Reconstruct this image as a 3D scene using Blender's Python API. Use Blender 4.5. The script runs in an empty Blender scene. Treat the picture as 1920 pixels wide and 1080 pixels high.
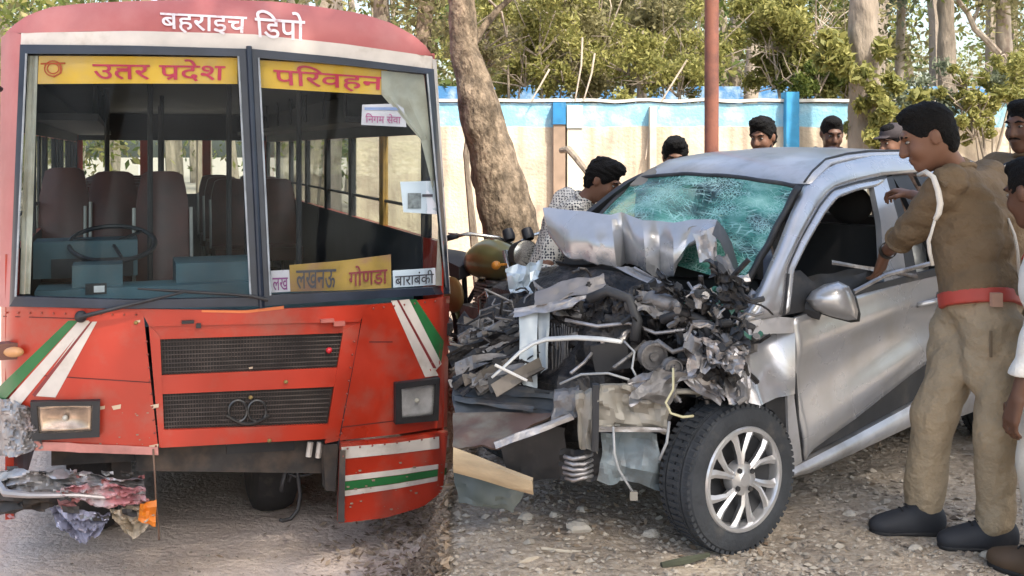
import bpy, bmesh, math, random
import numpy as np
from mathutils import Vector, noise as mnoise
R = math.radians
rng = random.Random(7)
C = bpy.context.scene.collection
sc = bpy.context.scene

# ------------------------------------------------------------------ camera, sky, sun, exposure
EYE = 1.55; FPX = 2000.0; CX = 960.0; HY = 280.0
cam = bpy.data.cameras.new('camera'); camo = bpy.data.objects.new('camera', cam); C.objects.link(camo)
camo.location = (0, 0, EYE); camo.rotation_euler = (R(90), 0, 0)
cam.lens = 36.0 * FPX / 1920; cam.sensor_width = 36; cam.shift_y = -(540 - HY) / 1920
cam.clip_start = .05; cam.clip_end = 800
sc.camera = camo
w = bpy.data.worlds.new('World'); sc.world = w; w.use_nodes = True
nt = w.node_tree; bg = nt.nodes['Background']
sky = nt.nodes.new('ShaderNodeTexSky'); sky.sky_type = 'NISHITA'; sky.sun_disc = False
SUN_EL, SUN_AZ = 52.0, 148.0          # azimuth clockwise from +Y (the view direction)
sky.sun_elevation = R(SUN_EL); sky.sun_rotation = R(SUN_AZ)
sky.air_density = 1.2; sky.dust_density = 4.0; sky.ozone_density = 1.0
nt.links.new(sky.outputs[0], bg.inputs[0]); bg.inputs[1].default_value = .15
sl = bpy.data.lights.new('sun', 'SUN'); sl.energy = 2.5; sl.angle = R(2.0); sl.color = (1, .92, .80)
so = bpy.data.objects.new('sun', sl); C.objects.link(so)
az, el = R(SUN_AZ), R(SUN_EL)
sdir = Vector((math.sin(az) * math.cos(el), math.cos(az) * math.cos(el), math.sin(el)))
so.rotation_euler = sdir.to_track_quat('Z', 'Y').to_euler()
so.location = sdir * 60
sc.view_settings.view_transform = 'Standard'; sc.view_settings.look = 'None'
sc.view_settings.exposure = 1.5; sc.view_settings.gamma = 1
sc.view_settings.use_curve_mapping = False
sc.cycles.max_bounces = 8; sc.cycles.transparent_max_bounces = 24
sc.cycles.caustics_reflective = False; sc.cycles.caustics_refractive = False
sc.cycles.use_denoising = True

# ------------------------------------------------------------------ helpers
def P(px, py, d):                      # measured picture position at distance d -> place
    return Vector(((px - CX) * d / FPX, d, EYE - (py - HY) * d / FPX))
def lerp(a, b, t): return a + (b - a) * t
def sstep(t):
    t = min(1, max(0, t)); return t * t * (3 - 2 * t)

class MB:
    def __init__(s): s.v = []; s.f = []; s.m = []
    def add(s, vs, fs, mi=0):
        n = len(s.v); s.v += [tuple(v) for v in vs]
        s.f += [tuple(i + n for i in f) for f in fs]; s.m += [mi] * len(fs)
    def hexa(s, p, mi=0):              # 8 points: bottom ring 0-3, top ring 4-7
        s.add(p, [(3, 2, 1, 0), (4, 5, 6, 7), (0, 1, 5, 4), (1, 2, 6, 5), (2, 3, 7, 6), (3, 0, 4, 7)], mi)
    def box(s, c, h, ax=None, mi=0):   # centre, half sizes, optional axes
        c = Vector(c); X, Y, Z = ax or (Vector((1, 0, 0)), Vector((0, 1, 0)), Vector((0, 0, 1)))
        q = lambda i, j, k: c + X * (h[0] * i) + Y * (h[1] * j) + Z * (h[2] * k)
        s.hexa([q(-1, -1, -1), q(1, -1, -1), q(1, 1, -1), q(-1, 1, -1), q(-1, -1, 1), q(1, -1, 1), q(1, 1, 1), q(-1, 1, 1)], mi)
    def tube(s, pts, r, n=8, mi=0, cap=True, flat=1.0):
        pts = [Vector(p) for p in pts]; k = len(pts)
        rr = r if isinstance(r, (list, tuple)) else [r] * k
        rings = []; up = None
        for i in range(k):
            t = (pts[min(i + 1, k - 1)] - pts[max(i - 1, 0)])
            t = t.normalized() if t.length > 1e-9 else Vector((0, 0, 1))
            if up is None:
                a = Vector((0, 0, 1)) if abs(t.z) < .9 else Vector((1, 0, 0))
                up = (a - t * a.dot(t)).normalized()
            else:
                up = up - t * up.dot(t)
                up = up.normalized() if up.length > 1e-6 else t.orthogonal().normalized()
            sd = t.cross(up)
            rings.append([pts[i] + (up * math.cos(q) * flat + sd * math.sin(q)) * rr[i] for q in [2 * math.pi * j / n for j in range(n)]])
        vs = [p for r_ in rings for p in r_]
        fs = [(i * n + j, i * n + (j + 1) % n, (i + 1) * n + (j + 1) % n, (i + 1) * n + j) for i in range(k - 1) for j in range(n)]
        if cap: fs += [tuple(range(n))[::-1], tuple((k - 1) * n + j for j in range(n))]
        s.add(vs, fs, mi)
    def ell(s, c, r, nu=14, nv=9, ax=None, mi=0):
        c = Vector(c); X, Y, Z = ax or (Vector((1, 0, 0)), Vector((0, 1, 0)), Vector((0, 0, 1)))
        vs = []
        for j in range(nv + 1):
            th = math.pi * j / nv
            for i in range(nu):
                ph = 2 * math.pi * i / nu
                vs.append(c + X * (r[0] * math.sin(th) * math.cos(ph)) + Y * (r[1] * math.sin(th) * math.sin(ph)) + Z * (r[2] * math.cos(th)))
        fs = [(j * nu + i, (j + 1) * nu + i, (j + 1) * nu + (i + 1) % nu, j * nu + (i + 1) % nu) for j in range(nv) for i in range(nu)]
        s.add(vs, fs, mi)
    def sheet(s, g, off=None, mi=0):   # g[row][col] points; off = thickness vector (closed shell)
        nr, nc = len(g), len(g[0])
        vs = [Vector(p) for r_ in g for p in r_]
        fs = [(j * nc + i, j * nc + i + 1, (j + 1) * nc + i + 1, (j + 1) * nc + i) for j in range(nr - 1) for i in range(nc - 1)]
        if off is not None:
            off = Vector(off); n = len(vs)
            vs += [v + off for v in vs]
            fs += [tuple(x + n for x in f[::-1]) for f in fs[:]]
            bd = [i for i in range(nc)] + [j * nc + nc - 1 for j in range(1, nr)] + [(nr - 1) * nc + i for i in range(nc - 2, -1, -1)] + [j * nc for j in range(nr - 2, 0, -1)]
            fs += [(bd[k], bd[(k + 1) % len(bd)] , bd[(k + 1) % len(bd)] + n, bd[k] + n)[::-1] for k in range(len(bd))]
        s.add(vs, fs, mi)
    def prism(s, pts, off, mi=0):
        n = len(pts); off = Vector(off); pts = [Vector(p) for p in pts]
        s.add(pts + [p + off for p in pts], [tuple(range(n))[::-1], tuple(range(n, 2 * n))] + [(i, (i + 1) % n, n + (i + 1) % n, n + i) for i in range(n)], mi)
    def lathe(s, prof, c, axis, n=32, mi=0, closed=False):   # prof: (radius, along)
        c = Vector(c); ax = Vector(axis).normalized(); u = ax.orthogonal().normalized(); v = ax.cross(u); k = len(prof)
        vs = [c + ax * h + (u * math.cos(q) + v * math.sin(q)) * r for (r, h) in prof for q in [2 * math.pi * j / n for j in range(n)]]
        rg = range(k) if closed else range(k - 1)
        fs = [(i * n + j, i * n + (j + 1) % n, ((i + 1) % k) * n + (j + 1) % n, ((i + 1) % k) * n + j) for i in rg for j in range(n)]
        s.add(vs, fs, mi)

WL = {}                                # world location of every root / part
def link(o, parent=None):
    C.objects.link(o)
    if parent is not None: o.parent = parent
    return o
def obj(name, mb, mats, parent=None, smooth=35, label=None, loc=None, kind=None, recalc=True):
    me = bpy.data.meshes.new(name)
    org = WL.get(parent.name, Vector()) if parent is not None else Vector(loc) if loc is not None else Vector()
    vs, fs, mi = (mb.v, mb.f, mb.m) if isinstance(mb, MB) else mb
    if parent is None and loc is None and len(vs):
        a = np.array(vs, dtype=float); org = Vector(((a[:, 0].min() + a[:, 0].max()) / 2, (a[:, 1].min() + a[:, 1].max()) / 2, a[:, 2].min()))
    a = np.array(vs, dtype=float) - np.array(org)
    me.from_pydata(a.tolist(), [], fs); 
    if not isinstance(mats, (list, tuple)): mats = [mats]
    for m in mats: me.materials.append(m)
    if len(mats) > 1: me.polygons.foreach_set('material_index', mi)
    if recalc:
        bm = bmesh.new(); bm.from_mesh(me); bmesh.ops.recalc_face_normals(bm, faces=bm.faces[:]); bm.to_mesh(me); bm.free()
    me.update()
    if smooth:
        me.polygons.foreach_set('use_smooth', [True] * len(me.polygons))
        if smooth < 180: me.set_sharp_from_angle(angle=R(smooth))
    o = bpy.data.objects.new(name, me); link(o, parent)
    if parent is None: o.location = org
    WL[o.name] = org.copy()
    if label: o['label'] = label
    if kind: o['kind'] = kind
    return o
def thing(name, label, cat, loc=(0, 0, 0), group=None):
    o = bpy.data.objects.new(name, None); o.empty_display_size = .1; C.objects.link(o); o.location = loc; WL[o.name] = Vector(loc)
    return tag(o, label, cat, group)
def tag(o, label, cat, group=None):
    o['label'] = label; o['category'] = cat
    if group: o['group'] = group
    return o
def copy_tree(o, parent=None):
    c = o.copy(); C.objects.link(c)
    if parent is not None: c.parent = parent
    for ch in [x for x in bpy.data.objects if x.parent == o]: copy_tree(ch, c)
    return c

# ------------------------------------------------------------------ materials
def mat(name, col, rough=.6, metal=0.0, var=.18, scale=6.0, col2=None, mix=(.45, .62), s2=3.0, bump=0.0, bscale=60.0, spec=.5, coat=0.0, detail=6, stretch=None, trans=0.0, rvar=0.0):
    m = bpy.data.materials.new(name); m.use_nodes = True; n = m.node_tree.nodes; l = m.node_tree.links
    b = n['Principled BSDF']; b.inputs['Roughness'].default_value = rough; b.inputs['Metallic'].default_value = metal
    b.inputs['Specular IOR Level'].default_value = spec
    if coat: b.inputs['Coat Weight'].default_value = coat; b.inputs['Coat Roughness'].default_value = .08
    tc = n.new('ShaderNodeTexCoord'); src = tc.outputs['Object']
    if stretch:
        mp = n.new('ShaderNodeMapping'); mp.inputs['Scale'].default_value = stretch; l.new(src, mp.inputs[0]); src = mp.outputs[0]
    nz = n.new('ShaderNodeTexNoise'); nz.inputs['Scale'].default_value = scale; nz.inputs['Detail'].default_value = detail; l.new(src, nz.inputs['Vector'])
    mr = n.new('ShaderNodeMapRange'); mr.inputs[1].default_value = .25; mr.inputs[2].default_value = .75
    mr.inputs[3].default_value = 1 - var; mr.inputs[4].default_value = 1 + var; l.new(nz.outputs[0], mr.inputs[0])
    base = n.new('ShaderNodeRGB'); base.outputs[0].default_value = (*col, 1); out = base.outputs[0]
    if col2:
        n2 = n.new('ShaderNodeTexNoise'); n2.inputs['Scale'].default_value = s2; n2.inputs['Detail'].default_value = 8; n2.inputs['Roughness'].default_value = .62; l.new(src, n2.inputs['Vector'])
        r2 = n.new('ShaderNodeMapRange'); r2.inputs[1].default_value = mix[0]; r2.inputs[2].default_value = mix[1]; l.new(n2.outputs[0], r2.inputs[0])
        mx = n.new('ShaderNodeMix'); mx.data_type = 'RGBA'; l.new(r2.outputs[0], mx.inputs[0]); l.new(out, mx.inputs[6]); mx.inputs[7].default_value = (*col2, 1); out = mx.outputs[2]
    vm = n.new('ShaderNodeVectorMath'); vm.operation = 'SCALE'; l.new(out, vm.inputs[0]); l.new(mr.outputs[0], vm.inputs['Scale'])
    l.new(vm.outputs[0], b.inputs['Base Color'])
    if rvar:
        rr = n.new('ShaderNodeMapRange'); rr.inputs[1].default_value = .3; rr.inputs[2].default_value = .7; rr.inputs[3].default_value = max(.02, rough - rvar); rr.inputs[4].default_value = min(1, rough + rvar)
        l.new(nz.outputs[0], rr.inputs[0]); l.new(rr.outputs[0], b.inputs['Roughness'])
    if bump:
        n3 = n.new('ShaderNodeTexNoise'); n3.inputs['Scale'].default_value = bscale; n3.inputs['Detail'].default_value = 6; l.new(src, n3.inputs['Vector'])
        bp = n.new('ShaderNodeBump'); bp.inputs['Strength'].default_value = bump; bp.inputs['Distance'].default_value = .03; l.new(n3.outputs[0], bp.inputs['Height']); l.new(bp.outputs[0], b.inputs['Normal'])
    if trans:
        t = n.new('ShaderNodeBsdfTranslucent'); l.new(vm.outputs[0], t.inputs[0]); ms = n.new('ShaderNodeMixShader'); ms.inputs[0].default_value = trans
        l.new(b.outputs[0], ms.inputs[1]); l.new(t.outputs[0], ms.inputs[2]); l.new(ms.outputs[0], n['Material Output'].inputs[0])
    return m
def glass_mat(name, tint=(.9, .95, .95), refl=.5):
    m = bpy.data.materials.new(name); m.use_nodes = True; n = m.node_tree.nodes; l = m.node_tree.links
    n.remove(n['Principled BSDF'])
    t = n.new('ShaderNodeBsdfTransparent'); t.inputs[0].default_value = (*tint, 1)
    g = n.new('ShaderNodeBsdfGlossy'); g.inputs['Roughness'].default_value = .03
    f = n.new('ShaderNodeFresnel'); f.inputs[0].default_value = 1.5
    # a film of road dust
    tc = n.new('ShaderNodeTexCoord'); nz = n.new('ShaderNodeTexNoise'); nz.inputs['Scale'].default_value = 5; nz.inputs['Detail'].default_value = 7; l.new(tc.outputs['Object'], nz.inputs['Vector'])
    df = n.new('ShaderNodeBsdfDiffuse'); df.inputs[0].default_value = (.35, .36, .36, 1)
    mr = n.new('ShaderNodeMapRange'); mr.inputs[1].default_value = .4; mr.inputs[2].default_value = .8; mr.inputs[3].default_value = .0; mr.inputs[4].default_value = .035; l.new(nz.outputs[0], mr.inputs[0])
    mu = n.new('ShaderNodeMath'); mu.operation = 'MULTIPLY'; mu.inputs[1].default_value = refl; l.new(f.outputs[0], mu.inputs[0])
    m1 = n.new('ShaderNodeMixShader'); l.new(mu.outputs[0], m1.inputs[0]); l.new(t.outputs[0], m1.inputs[1]); l.new(g.outputs[0], m1.inputs[2])
    m2 = n.new('ShaderNodeMixShader'); l.new(mr.outputs[0], m2.inputs[0]); l.new(m1.outputs[0], m2.inputs[1]); l.new(df.outputs[0], m2.inputs[2])
    l.new(m2.outputs[0], n['Material Output'].inputs[0])
    return m
def leaf_mat(name, c1, c2, trans=.45):
    m = bpy.data.materials.new(name); m.use_nodes = True; n = m.node_tree.nodes; l = m.node_tree.links
    b = n['Principled BSDF']; b.inputs['Roughness'].default_value = .55; b.inputs['Specular IOR Level'].default_value = .3
    ge = n.new('ShaderNodeNewGeometry'); tc = n.new('ShaderNodeTexCoord')
    nz = n.new('ShaderNodeTexNoise'); nz.inputs['Scale'].default_value = 1.1; nz.inputs['Detail'].default_value = 3; l.new(tc.outputs['Object'], nz.inputs['Vector'])
    ad = n.new('ShaderNodeMath'); ad.operation = 'ADD'; l.new(ge.outputs['Random Per Island'], ad.inputs[0]); l.new(nz.outputs[0], ad.inputs[1])
    hf = n.new('ShaderNodeMapRange'); hf.inputs[1].default_value = .45; hf.inputs[2].default_value = 1.45; l.new(ad.outputs[0], hf.inputs[0])
    mx = n.new('ShaderNodeMix'); mx.data_type = 'RGBA'; l.new(hf.outputs[0], mx.inputs[0]); mx.inputs[6].default_value = (*c1, 1); mx.inputs[7].default_value = (*c2, 1)
    l.new(mx.outputs[2], b.inputs['Base Color'])
    t = n.new('ShaderNodeBsdfTranslucent'); l.new(mx.outputs[2], t.inputs[0]); ms = n.new('ShaderNodeMixShader'); ms.inputs[0].default_value = trans
    l.new(b.outputs[0], ms.inputs[1]); l.new(t.outputs[0], ms.inputs[2]); l.new(ms.outputs[0], n['Material Output'].inputs[0])
    return m

# ------------------------------------------------------------------ measured curved surfaces
class Surf:                            # outward is -bdir; F(a, z) is the depth of the skin behind the origin line
    def __init__(s, O, adir, bdir, F): s.O = np.array(O, float); s.A = np.array(adir, float); s.B = np.array(bdir, float); s.F = F
    def local(s, X, Y):
        dx, dy = X - s.O[0], Y - s.O[1]
        det = s.A[0] * s.B[1] - s.A[1] * s.B[0]
        return (dx * s.B[1] - dy * s.B[0]) / det, (s.A[0] * dy - s.A[1] * dx) / det
    def az(s, px, py, lo=2.5, hi=9.0):
        px = np.asarray(px, float); py = np.asarray(py, float); lo = np.full(px.shape, lo); hi = np.full(px.shape, hi)
        for _ in range(46):
            d = (lo + hi) / 2; X = (px - CX) * d / FPX; z = EYE - (py - HY) * d / FPX
            a, b = s.local(X, d); neg = b - s.F(a, z) < 0
            lo = np.where(neg, d, lo); hi = np.where(neg, hi, d)
        return a, z
    def pt(s, a, z, off=0.0):
        a = np.asarray(a, float); z = np.asarray(z, float); b = s.F(a, z) - off
        return np.stack([s.O[0] + a * s.A[0] + b * s.B[0], s.O[1] + a * s.A[1] + b * s.B[1], z + 0 * a], -1)
    def px(s, px, py, off=0.0): 
        a, z = s.az(np.array([px]), np.array([py])); return Vector(s.pt(a, z, off)[0])
def resample(poly, n):
    p = np.array(poly, float)
    if len(p) == 1: return np.repeat(p, n, 0)
    L = np.r_[0, np.cumsum(np.linalg.norm(np.diff(p, axis=0), axis=1))]
    t = np.linspace(0, L[-1], n)
    return np.stack([np.interp(t, L, p[:, 0]), np.interp(t, L, p[:, 1])], -1)
def patch(mb, S, top, bot, nu=8, nv=6, off=0.0, th=.012, mi=0, fn=None):   # ruled panel between two measured edges, laid on the skin
    a, b = resample(top, nu), resample(bot, nu); g = []
    for j in range(nv):
        q = a + (b - a) * (j / (nv - 1)); aa, zz = S.az(q[:, 0], q[:, 1])
        o = off if fn is None else off + np.array([fn(i / (nu - 1), j / (nv - 1)) for i in range(nu)])
        g.append([Vector(p) for p in S.pt(aa, zz, o)])
    mb.sheet(g, Vector((*S.B, 0)) * th if th else None, mi)
def text_on(name, body, size, S, quad, m, parent, off=.004, weight=0.0, th=.0015, slant=0.0, extra=None):
    """letters laid on the skin: quad = measured corners tl, tr, br, bl of the text's own box"""
    c = bpy.data.curves.new(name, 'FONT'); c.body = body; c.size = 1; c.offset = weight; c.resolution_u = 3
    t = bpy.data.objects.new(name, c); C.objects.link(t); dg = bpy.context.evaluated_depsgraph_get()
    me = bpy.data.meshes.new_from_object(t.evaluated_get(dg)); bpy.data.objects.remove(t)
    bm = bmesh.new(); bm.from_mesh(me)
    bm.verts.ensure_lookup_table(); isl = {}; k = 0
    for v in bm.verts:
        if v.index in isl: continue
        st = [v]; isl[v.index] = k
        while st:
            q = st.pop()
            for e in q.link_edges:
                o = e.other_vert(q)
                if o.index not in isl: isl[o.index] = k; st.append(o)
        k += 1
    vs = [(v.co.x, v.co.y) for v in bm.verts]; ids = [isl[v.index] for v in bm.verts]; fs = [tuple(v.index for v in f.verts) for f in bm.faces]; bm.free()
    for poly in (extra or []):
        n = len(vs); vs += poly; ids += [k] * len(poly); k += 1; fs.append(tuple(range(n, n + len(poly))))
    a = np.array(vs); lo, hi = a.min(0), a.max(0); st = (a - lo) / (hi - lo)
    tl, tr, br, bl = [np.array(q, float) for q in quad]
    u, v = st[:, :1], 1 - st[:, 1:]
    q = (tl * (1 - u) + tr * u) * (1 - v) + (bl * (1 - u) + br * u) * v
    aa, zz = S.az(q[:, 0], q[:, 1]); pts = S.pt(aa, zz, off + .0006 * np.array(ids) % .004)
    return obj(name, (pts.tolist(), fs, [0] * len(fs)), m, parent, smooth=0, recalc=False)

# ------------------------------------------------------------------ soft solids for bodies (signed distance + surface nets)
def sd_cone(p, a, b, ra, rb):
    a = np.array(a, float); b = np.array(b, float); ba = b - a; L2 = max(ba @ ba, 1e-9)
    t = np.clip(((p - a) @ ba) / L2, 0, 1)
    return np.linalg.norm(p - a - t[..., None] * ba, axis=-1) - (ra + (rb - ra) * t)
def sd_ell(p, c, r, M=None):
    q = p - np.array(c, float)
    if M is not None: q = q @ np.array(M, float).T
    r = np.array(r, float); k0 = np.linalg.norm(q / r, axis=-1); k1 = np.linalg.norm(q / (r * r), axis=-1)
    return k0 * (k0 - 1) / np.maximum(k1, 1e-9)
def smin(a, b, k):
    h = np.clip(.5 + .5 * (b - a) / k, 0, 1); return b + (a - b) * h - k * h * (1 - h)
def nets(prims, lo, hi, h, k, sub, disp, clip):
    lo = np.array(lo, float); n = np.maximum(np.ceil((np.array(hi, float) - lo) / h).astype(int) + 1, 3)
    ax = [(lo[i] + h * np.arange(n[i])).astype(np.float32) for i in range(3)]
    V = np.full(n, .2, np.float32)
    def region(q, m):
        if q[0] == 'c': a = np.minimum(np.array(q[1]) - q[3], np.array(q[2]) - q[4]); b = np.maximum(np.array(q[1]) + q[3], np.array(q[2]) + q[4])
        else: r = max(q[2]); a = np.array(q[1]) - r; b = np.array(q[1]) + r
        i0 = np.clip(np.floor((a - m - lo) / h).astype(int), 0, n - 1); i1 = np.clip(np.ceil((b + m - lo) / h).astype(int) + 1, 1, n)
        s_ = tuple(slice(i0[i], i1[i]) for i in range(3))
        return s_, np.stack(np.meshgrid(*[ax[i][s_[i]] for i in range(3)], indexing='ij'), -1)
    for q in prims:
        s_, p = region(q, .06); e = sd_cone(p, *q[1:5]) if q[0] == 'c' else sd_ell(p, *q[1:4])
        kk = q[5] if q[0] == 'c' and len(q) > 5 else q[4] if q[0] == 'e' and len(q) > 4 else k
        V[s_] = smin(V[s_], e.astype(np.float32), kk)
    for q in (sub or []):
        s_, p = region(q, .03); e = sd_cone(p, *q[1:5]) if q[0] == 'c' else sd_ell(p, *q[1:4])
        V[s_] = -smin(-V[s_], e.astype(np.float32), .010)
    if disp is not None or clip:
        nb = np.abs(V) < .06; ii = np.argwhere(nb); p = lo + h * ii; v = V[nb]
        if disp is not None: v = v + disp(p)
        V[nb] = v
        for (c, nn) in (clip or []):
            nn = np.array(nn, float); e = ((ax[0][:, None, None] - c[0]) * nn[0] + (ax[1][None, :, None] - c[1]) * nn[1] + (ax[2][None, None, :] - c[2]) * nn[2]); V = np.maximum(V, e.astype(np.float32))
    V[0] = V[-1] = 1; V[:, 0] = V[:, -1] = 1; V[:, :, 0] = V[:, :, -1] = 1
    ins = V < 0; cnt = np.zeros(n - 1, np.int8)
    cs = [(i, j, k_) for i in (0, 1) for j in (0, 1) for k_ in (0, 1)]
    for c in cs: cnt += ins[tuple(slice(c[i], n[i] - 1 + c[i]) for i in range(3))]
    act = (cnt > 0) & (cnt < 8); A = np.argwhere(act); idx = np.full(n - 1, -1, int); idx[act] = np.arange(len(A))
    pos = np.zeros((len(A), 3)); m = np.zeros(len(A))
    for c1 in cs:
        for d in range(3):
            if c1[d]: continue
            c2 = list(c1); c2[d] = 1; a = V[A[:, 0] + c1[0], A[:, 1] + c1[1], A[:, 2] + c1[2]]; b = V[A[:, 0] + c2[0], A[:, 1] + c2[1], A[:, 2] + c2[2]]
            x = (a < 0) != (b < 0); t = np.where(x, a / np.where(a - b == 0, 1, a - b), 0); m += x
            for q in range(3): pos[:, q] += x * (c1[q] + (t if q == d else 0))
    vs = lo + h * (A + pos / m[:, None]); fs = []
    for ax_ in range(3):
        o = [k_ for k_ in range(3) if k_ != ax_]
        s0 = [slice(1, n[i] - 1) for i in range(3)]; s1 = list(s0); s0[ax_] = slice(0, n[ax_] - 1); s1[ax_] = slice(1, n[ax_])
        w_ = np.argwhere(ins[tuple(s0)] != ins[tuple(s1)])
        if not len(w_): continue
        base = w_.copy()
        for k_ in o: base[:, k_] += 1
        def at(d0, d1):
            q = base.copy(); q[:, o[0]] -= d0; q[:, o[1]] -= d1; return idx[q[:, 0], q[:, 1], q[:, 2]]
        fs.append(np.stack([at(1, 1), at(0, 1), at(0, 0), at(1, 0)], -1))
    fs = np.concatenate(fs); fs = fs[(fs >= 0).all(1)]
    return vs.tolist(), fs.tolist()
def soft(name, prims, h, m, parent, k=.03, disp=None, label=None, sub=None, clip=None, smooth=180):
    """prims: ('c',a,b,ra,rb[,k]) tapered limbs, ('e',centre,radii[,matrix[,k]]) ellipsoids"""
    lo = np.array([1e9] * 3); hi = -lo
    for q in prims:
        if q[0] == 'c':
            for c, r in ((q[1], q[3]), (q[2], q[4])): lo = np.minimum(lo, np.array(c) - r); hi = np.maximum(hi, np.array(c) + r)
        else:
            r = max(q[2]); lo = np.minimum(lo, np.array(q[1]) - r); hi = np.maximum(hi, np.array(q[1]) + r)
    vs, fs = nets(prims, lo - .03, hi + .03, h, k, sub, disp, clip)
    return obj(name, (vs, fs, [0] * len(fs)), m, parent, smooth=smooth, label=label)
# ------------------------------------------------------------------ the ground
def bank_edge(y):
    if y < 4.6: return -.0585 * y
    if y < 6.2: return lerp(-.269, -.10, sstep((y - 4.6) / 1.6))
    return lerp(-.10, -.355 - .364 * (y - 6.06) + .42, sstep((y - 6.2) / 1.2))
def gz(x, y):
    wd = .24 if y < 4.6 else lerp(.24, .42, sstep((y - 4.6) / 1.5))
    s = sstep((bank_edge(y) - x) / wd)
    fade = 1 - sstep((y - 18) / 14)
    return -.62 * s * fade
def gnoise(x, y):
    v = Vector((x, y, 0)); return .022 * mnoise.fractal(v * 1.3, 1, 2, 4) + .010 * mnoise.fractal(v * 9, 1, 2, 3)
xs = list(np.concatenate([np.linspace(-90, -7, 22), np.arange(-6.6, -1.3, .2), np.arange(-1.3, 4.2, .045), np.arange(4.2, 8, .25), np.linspace(8.5, 90, 22)]))
ys = list(np.concatenate([np.linspace(-30, 1, 16), np.arange(1.3, 3.5, .2), np.arange(3.5, 8.6, .045), np.arange(8.7, 14, .25), np.linspace(14.5, 200, 34)]))
gm = MB(); gm.sheet([[Vector((x, y, gz(x, y) + gnoise(x, y))) for x in xs] for y in ys])
def ground_mat():
    m = bpy.data.materials.new('bare earth and gravel'); m.use_nodes = True; n = m.node_tree.nodes; l = m.node_tree.links
    b = n['Principled BSDF']; b.inputs['Roughness'].default_value = .95; b.inputs['Specular IOR Level'].default_value = .15
    tc = n.new('ShaderNodeTexCoord'); src = tc.outputs['Object']
    def nzf(sc_, det=8, ro=.6):
        z = n.new('ShaderNodeTexNoise'); z.inputs['Scale'].default_value = sc_; z.inputs['Detail'].default_value = det; z.inputs['Roughness'].default_value = ro; l.new(src, z.inputs['Vector']); return z.outputs[0]
    def ramp(fac, stops):
        r = n.new('ShaderNodeValToRGB'); l.new(fac, r.inputs[0])
        while len(r.color_ramp.elements) < len(stops): r.color_ramp.elements.new(.5)
        for e, (p, c) in zip(r.color_ramp.elements, stops): e.position = p; e.color = (*c, 1)
        return r.outputs[0]
    soil = ramp(nzf(1.1), [(.3, (.25, .20, .15)), (.5, (.38, .315, .245)), (.72, (.49, .425, .345))])
    grit = ramp(nzf(38, 4, .7), [(.36, (.22, .18, .135)), (.5, (.40, .34, .27)), (.66, (.54, .48, .41))])
    mx = n.new('ShaderNodeMix'); mx.data_type = 'RGBA'; mx.inputs[0].default_value = .5; l.new(soil, mx.inputs[6]); l.new(grit, mx.inputs[7])
    vo = n.new('ShaderNodeTexVoronoi'); vo.inputs['Scale'].default_value = 26; l.new(src, vo.inputs['Vector'])
    sp = n.new('ShaderNodeSeparateColor'); l.new(vo.outputs['Color'], sp.inputs[0])
    peb = ramp(sp.outputs[0], [(0, (.17, .135, .105)), (.55, (.32, .265, .21)), (1, (.54, .49, .43))])
    msk = n.new('ShaderNodeMapRange'); msk.inputs[1].default_value = .5; msk.inputs[2].default_value = .62; msk.inputs[4].default_value = .75; l.new(nzf(3.2), msk.inputs[0])
    m2 = n.new('ShaderNodeMix'); m2.data_type = 'RGBA'; l.new(msk.outputs[0], m2.inputs[0]); l.new(mx.outputs[2], m2.inputs[6]); l.new(peb, m2.inputs[7])
    # trodden sandy track on the low side
    sx = n.new('ShaderNodeSeparateXYZ'); l.new(src, sx.inputs[0])
    lw = n.new('ShaderNodeMapRange'); lw.inputs[1].default_value = -.40; lw.inputs[2].default_value = -.57; l.new(sx.outputs[2], lw.inputs[0])
    sand = ramp(nzf(2.3), [(.3, (.54, .43, .355)), (.55, (.63, .52, .44)), (.75, (.68, .575, .49))])
    ms_ = n.new('ShaderNodeMath'); ms_.operation = 'MULTIPLY'; ms_.inputs[1].default_value = .95; l.new(lw.outputs[0], ms_.inputs[0])
    m3 = n.new('ShaderNodeMix'); m3.data_type = 'RGBA'; l.new(ms_.outputs[0], m3.inputs[0]); l.new(m2.outputs[2], m3.inputs[6]); l.new(sand, m3.inputs[7])
    l.new(m3.outputs[2], b.inputs['Base Color'])
    hs = n.new('ShaderNodeMath'); hs.operation = 'MULTIPLY_ADD'; l.new(vo.outputs['Distance'], hs.inputs[0]); hs.inputs[1].default_value = -.6; l.new(nzf(45, 5), hs.inputs[2])
    bp = n.new('ShaderNodeBump'); bp.inputs['Strength'].default_value = .6; bp.inputs['Distance'].default_value = .025; l.new(hs.outputs[0], bp.inputs['Height']); l.new(bp.outputs[0], b.inputs['Normal'])
    return m
obj('ground', gm, ground_mat(), kind='structure', smooth=180, loc=(0, 0, 0), recalc=False)

# loose gravel, leaf litter, single stones
stone_m = mat('gravel stone', (.35, .305, .25), .95, var=.35, scale=9, bump=.3)
leaflit_m = leaf_mat('dry leaf litter', (.17, .12, .08), (.40, .31, .22), .1)
def pebble(mb, x, y, r, squash=.55):
    z = gz(x, y) + gnoise(x, y); k = 6; c = Vector((x, y, z + r * squash * .35)); ph = rng.random() * 6
    vs = [c + Vector((0, 0, r * squash)), c - Vector((0, 0, r * squash))]
    for i in range(k):
        q = ph + 2 * math.pi * i / k; s = r * rng.uniform(.7, 1.2)
        vs.append(c + Vector((math.cos(q) * s, math.sin(q) * s * .8, rng.uniform(-.25, .3) * r)))
    mb.add(vs, [(0, 2 + i, 2 + (i + 1) % k) for i in range(k)] + [(1, 2 + (i + 1) % k, 2 + i) for i in range(k)], rng.randrange(3))
sm = [mat('pale gravel', (.36, .32, .265), .95, var=.2), stone_m, mat('dark gravel', (.21, .175, .14), .95, var=.2)]
gv = MB()
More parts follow.
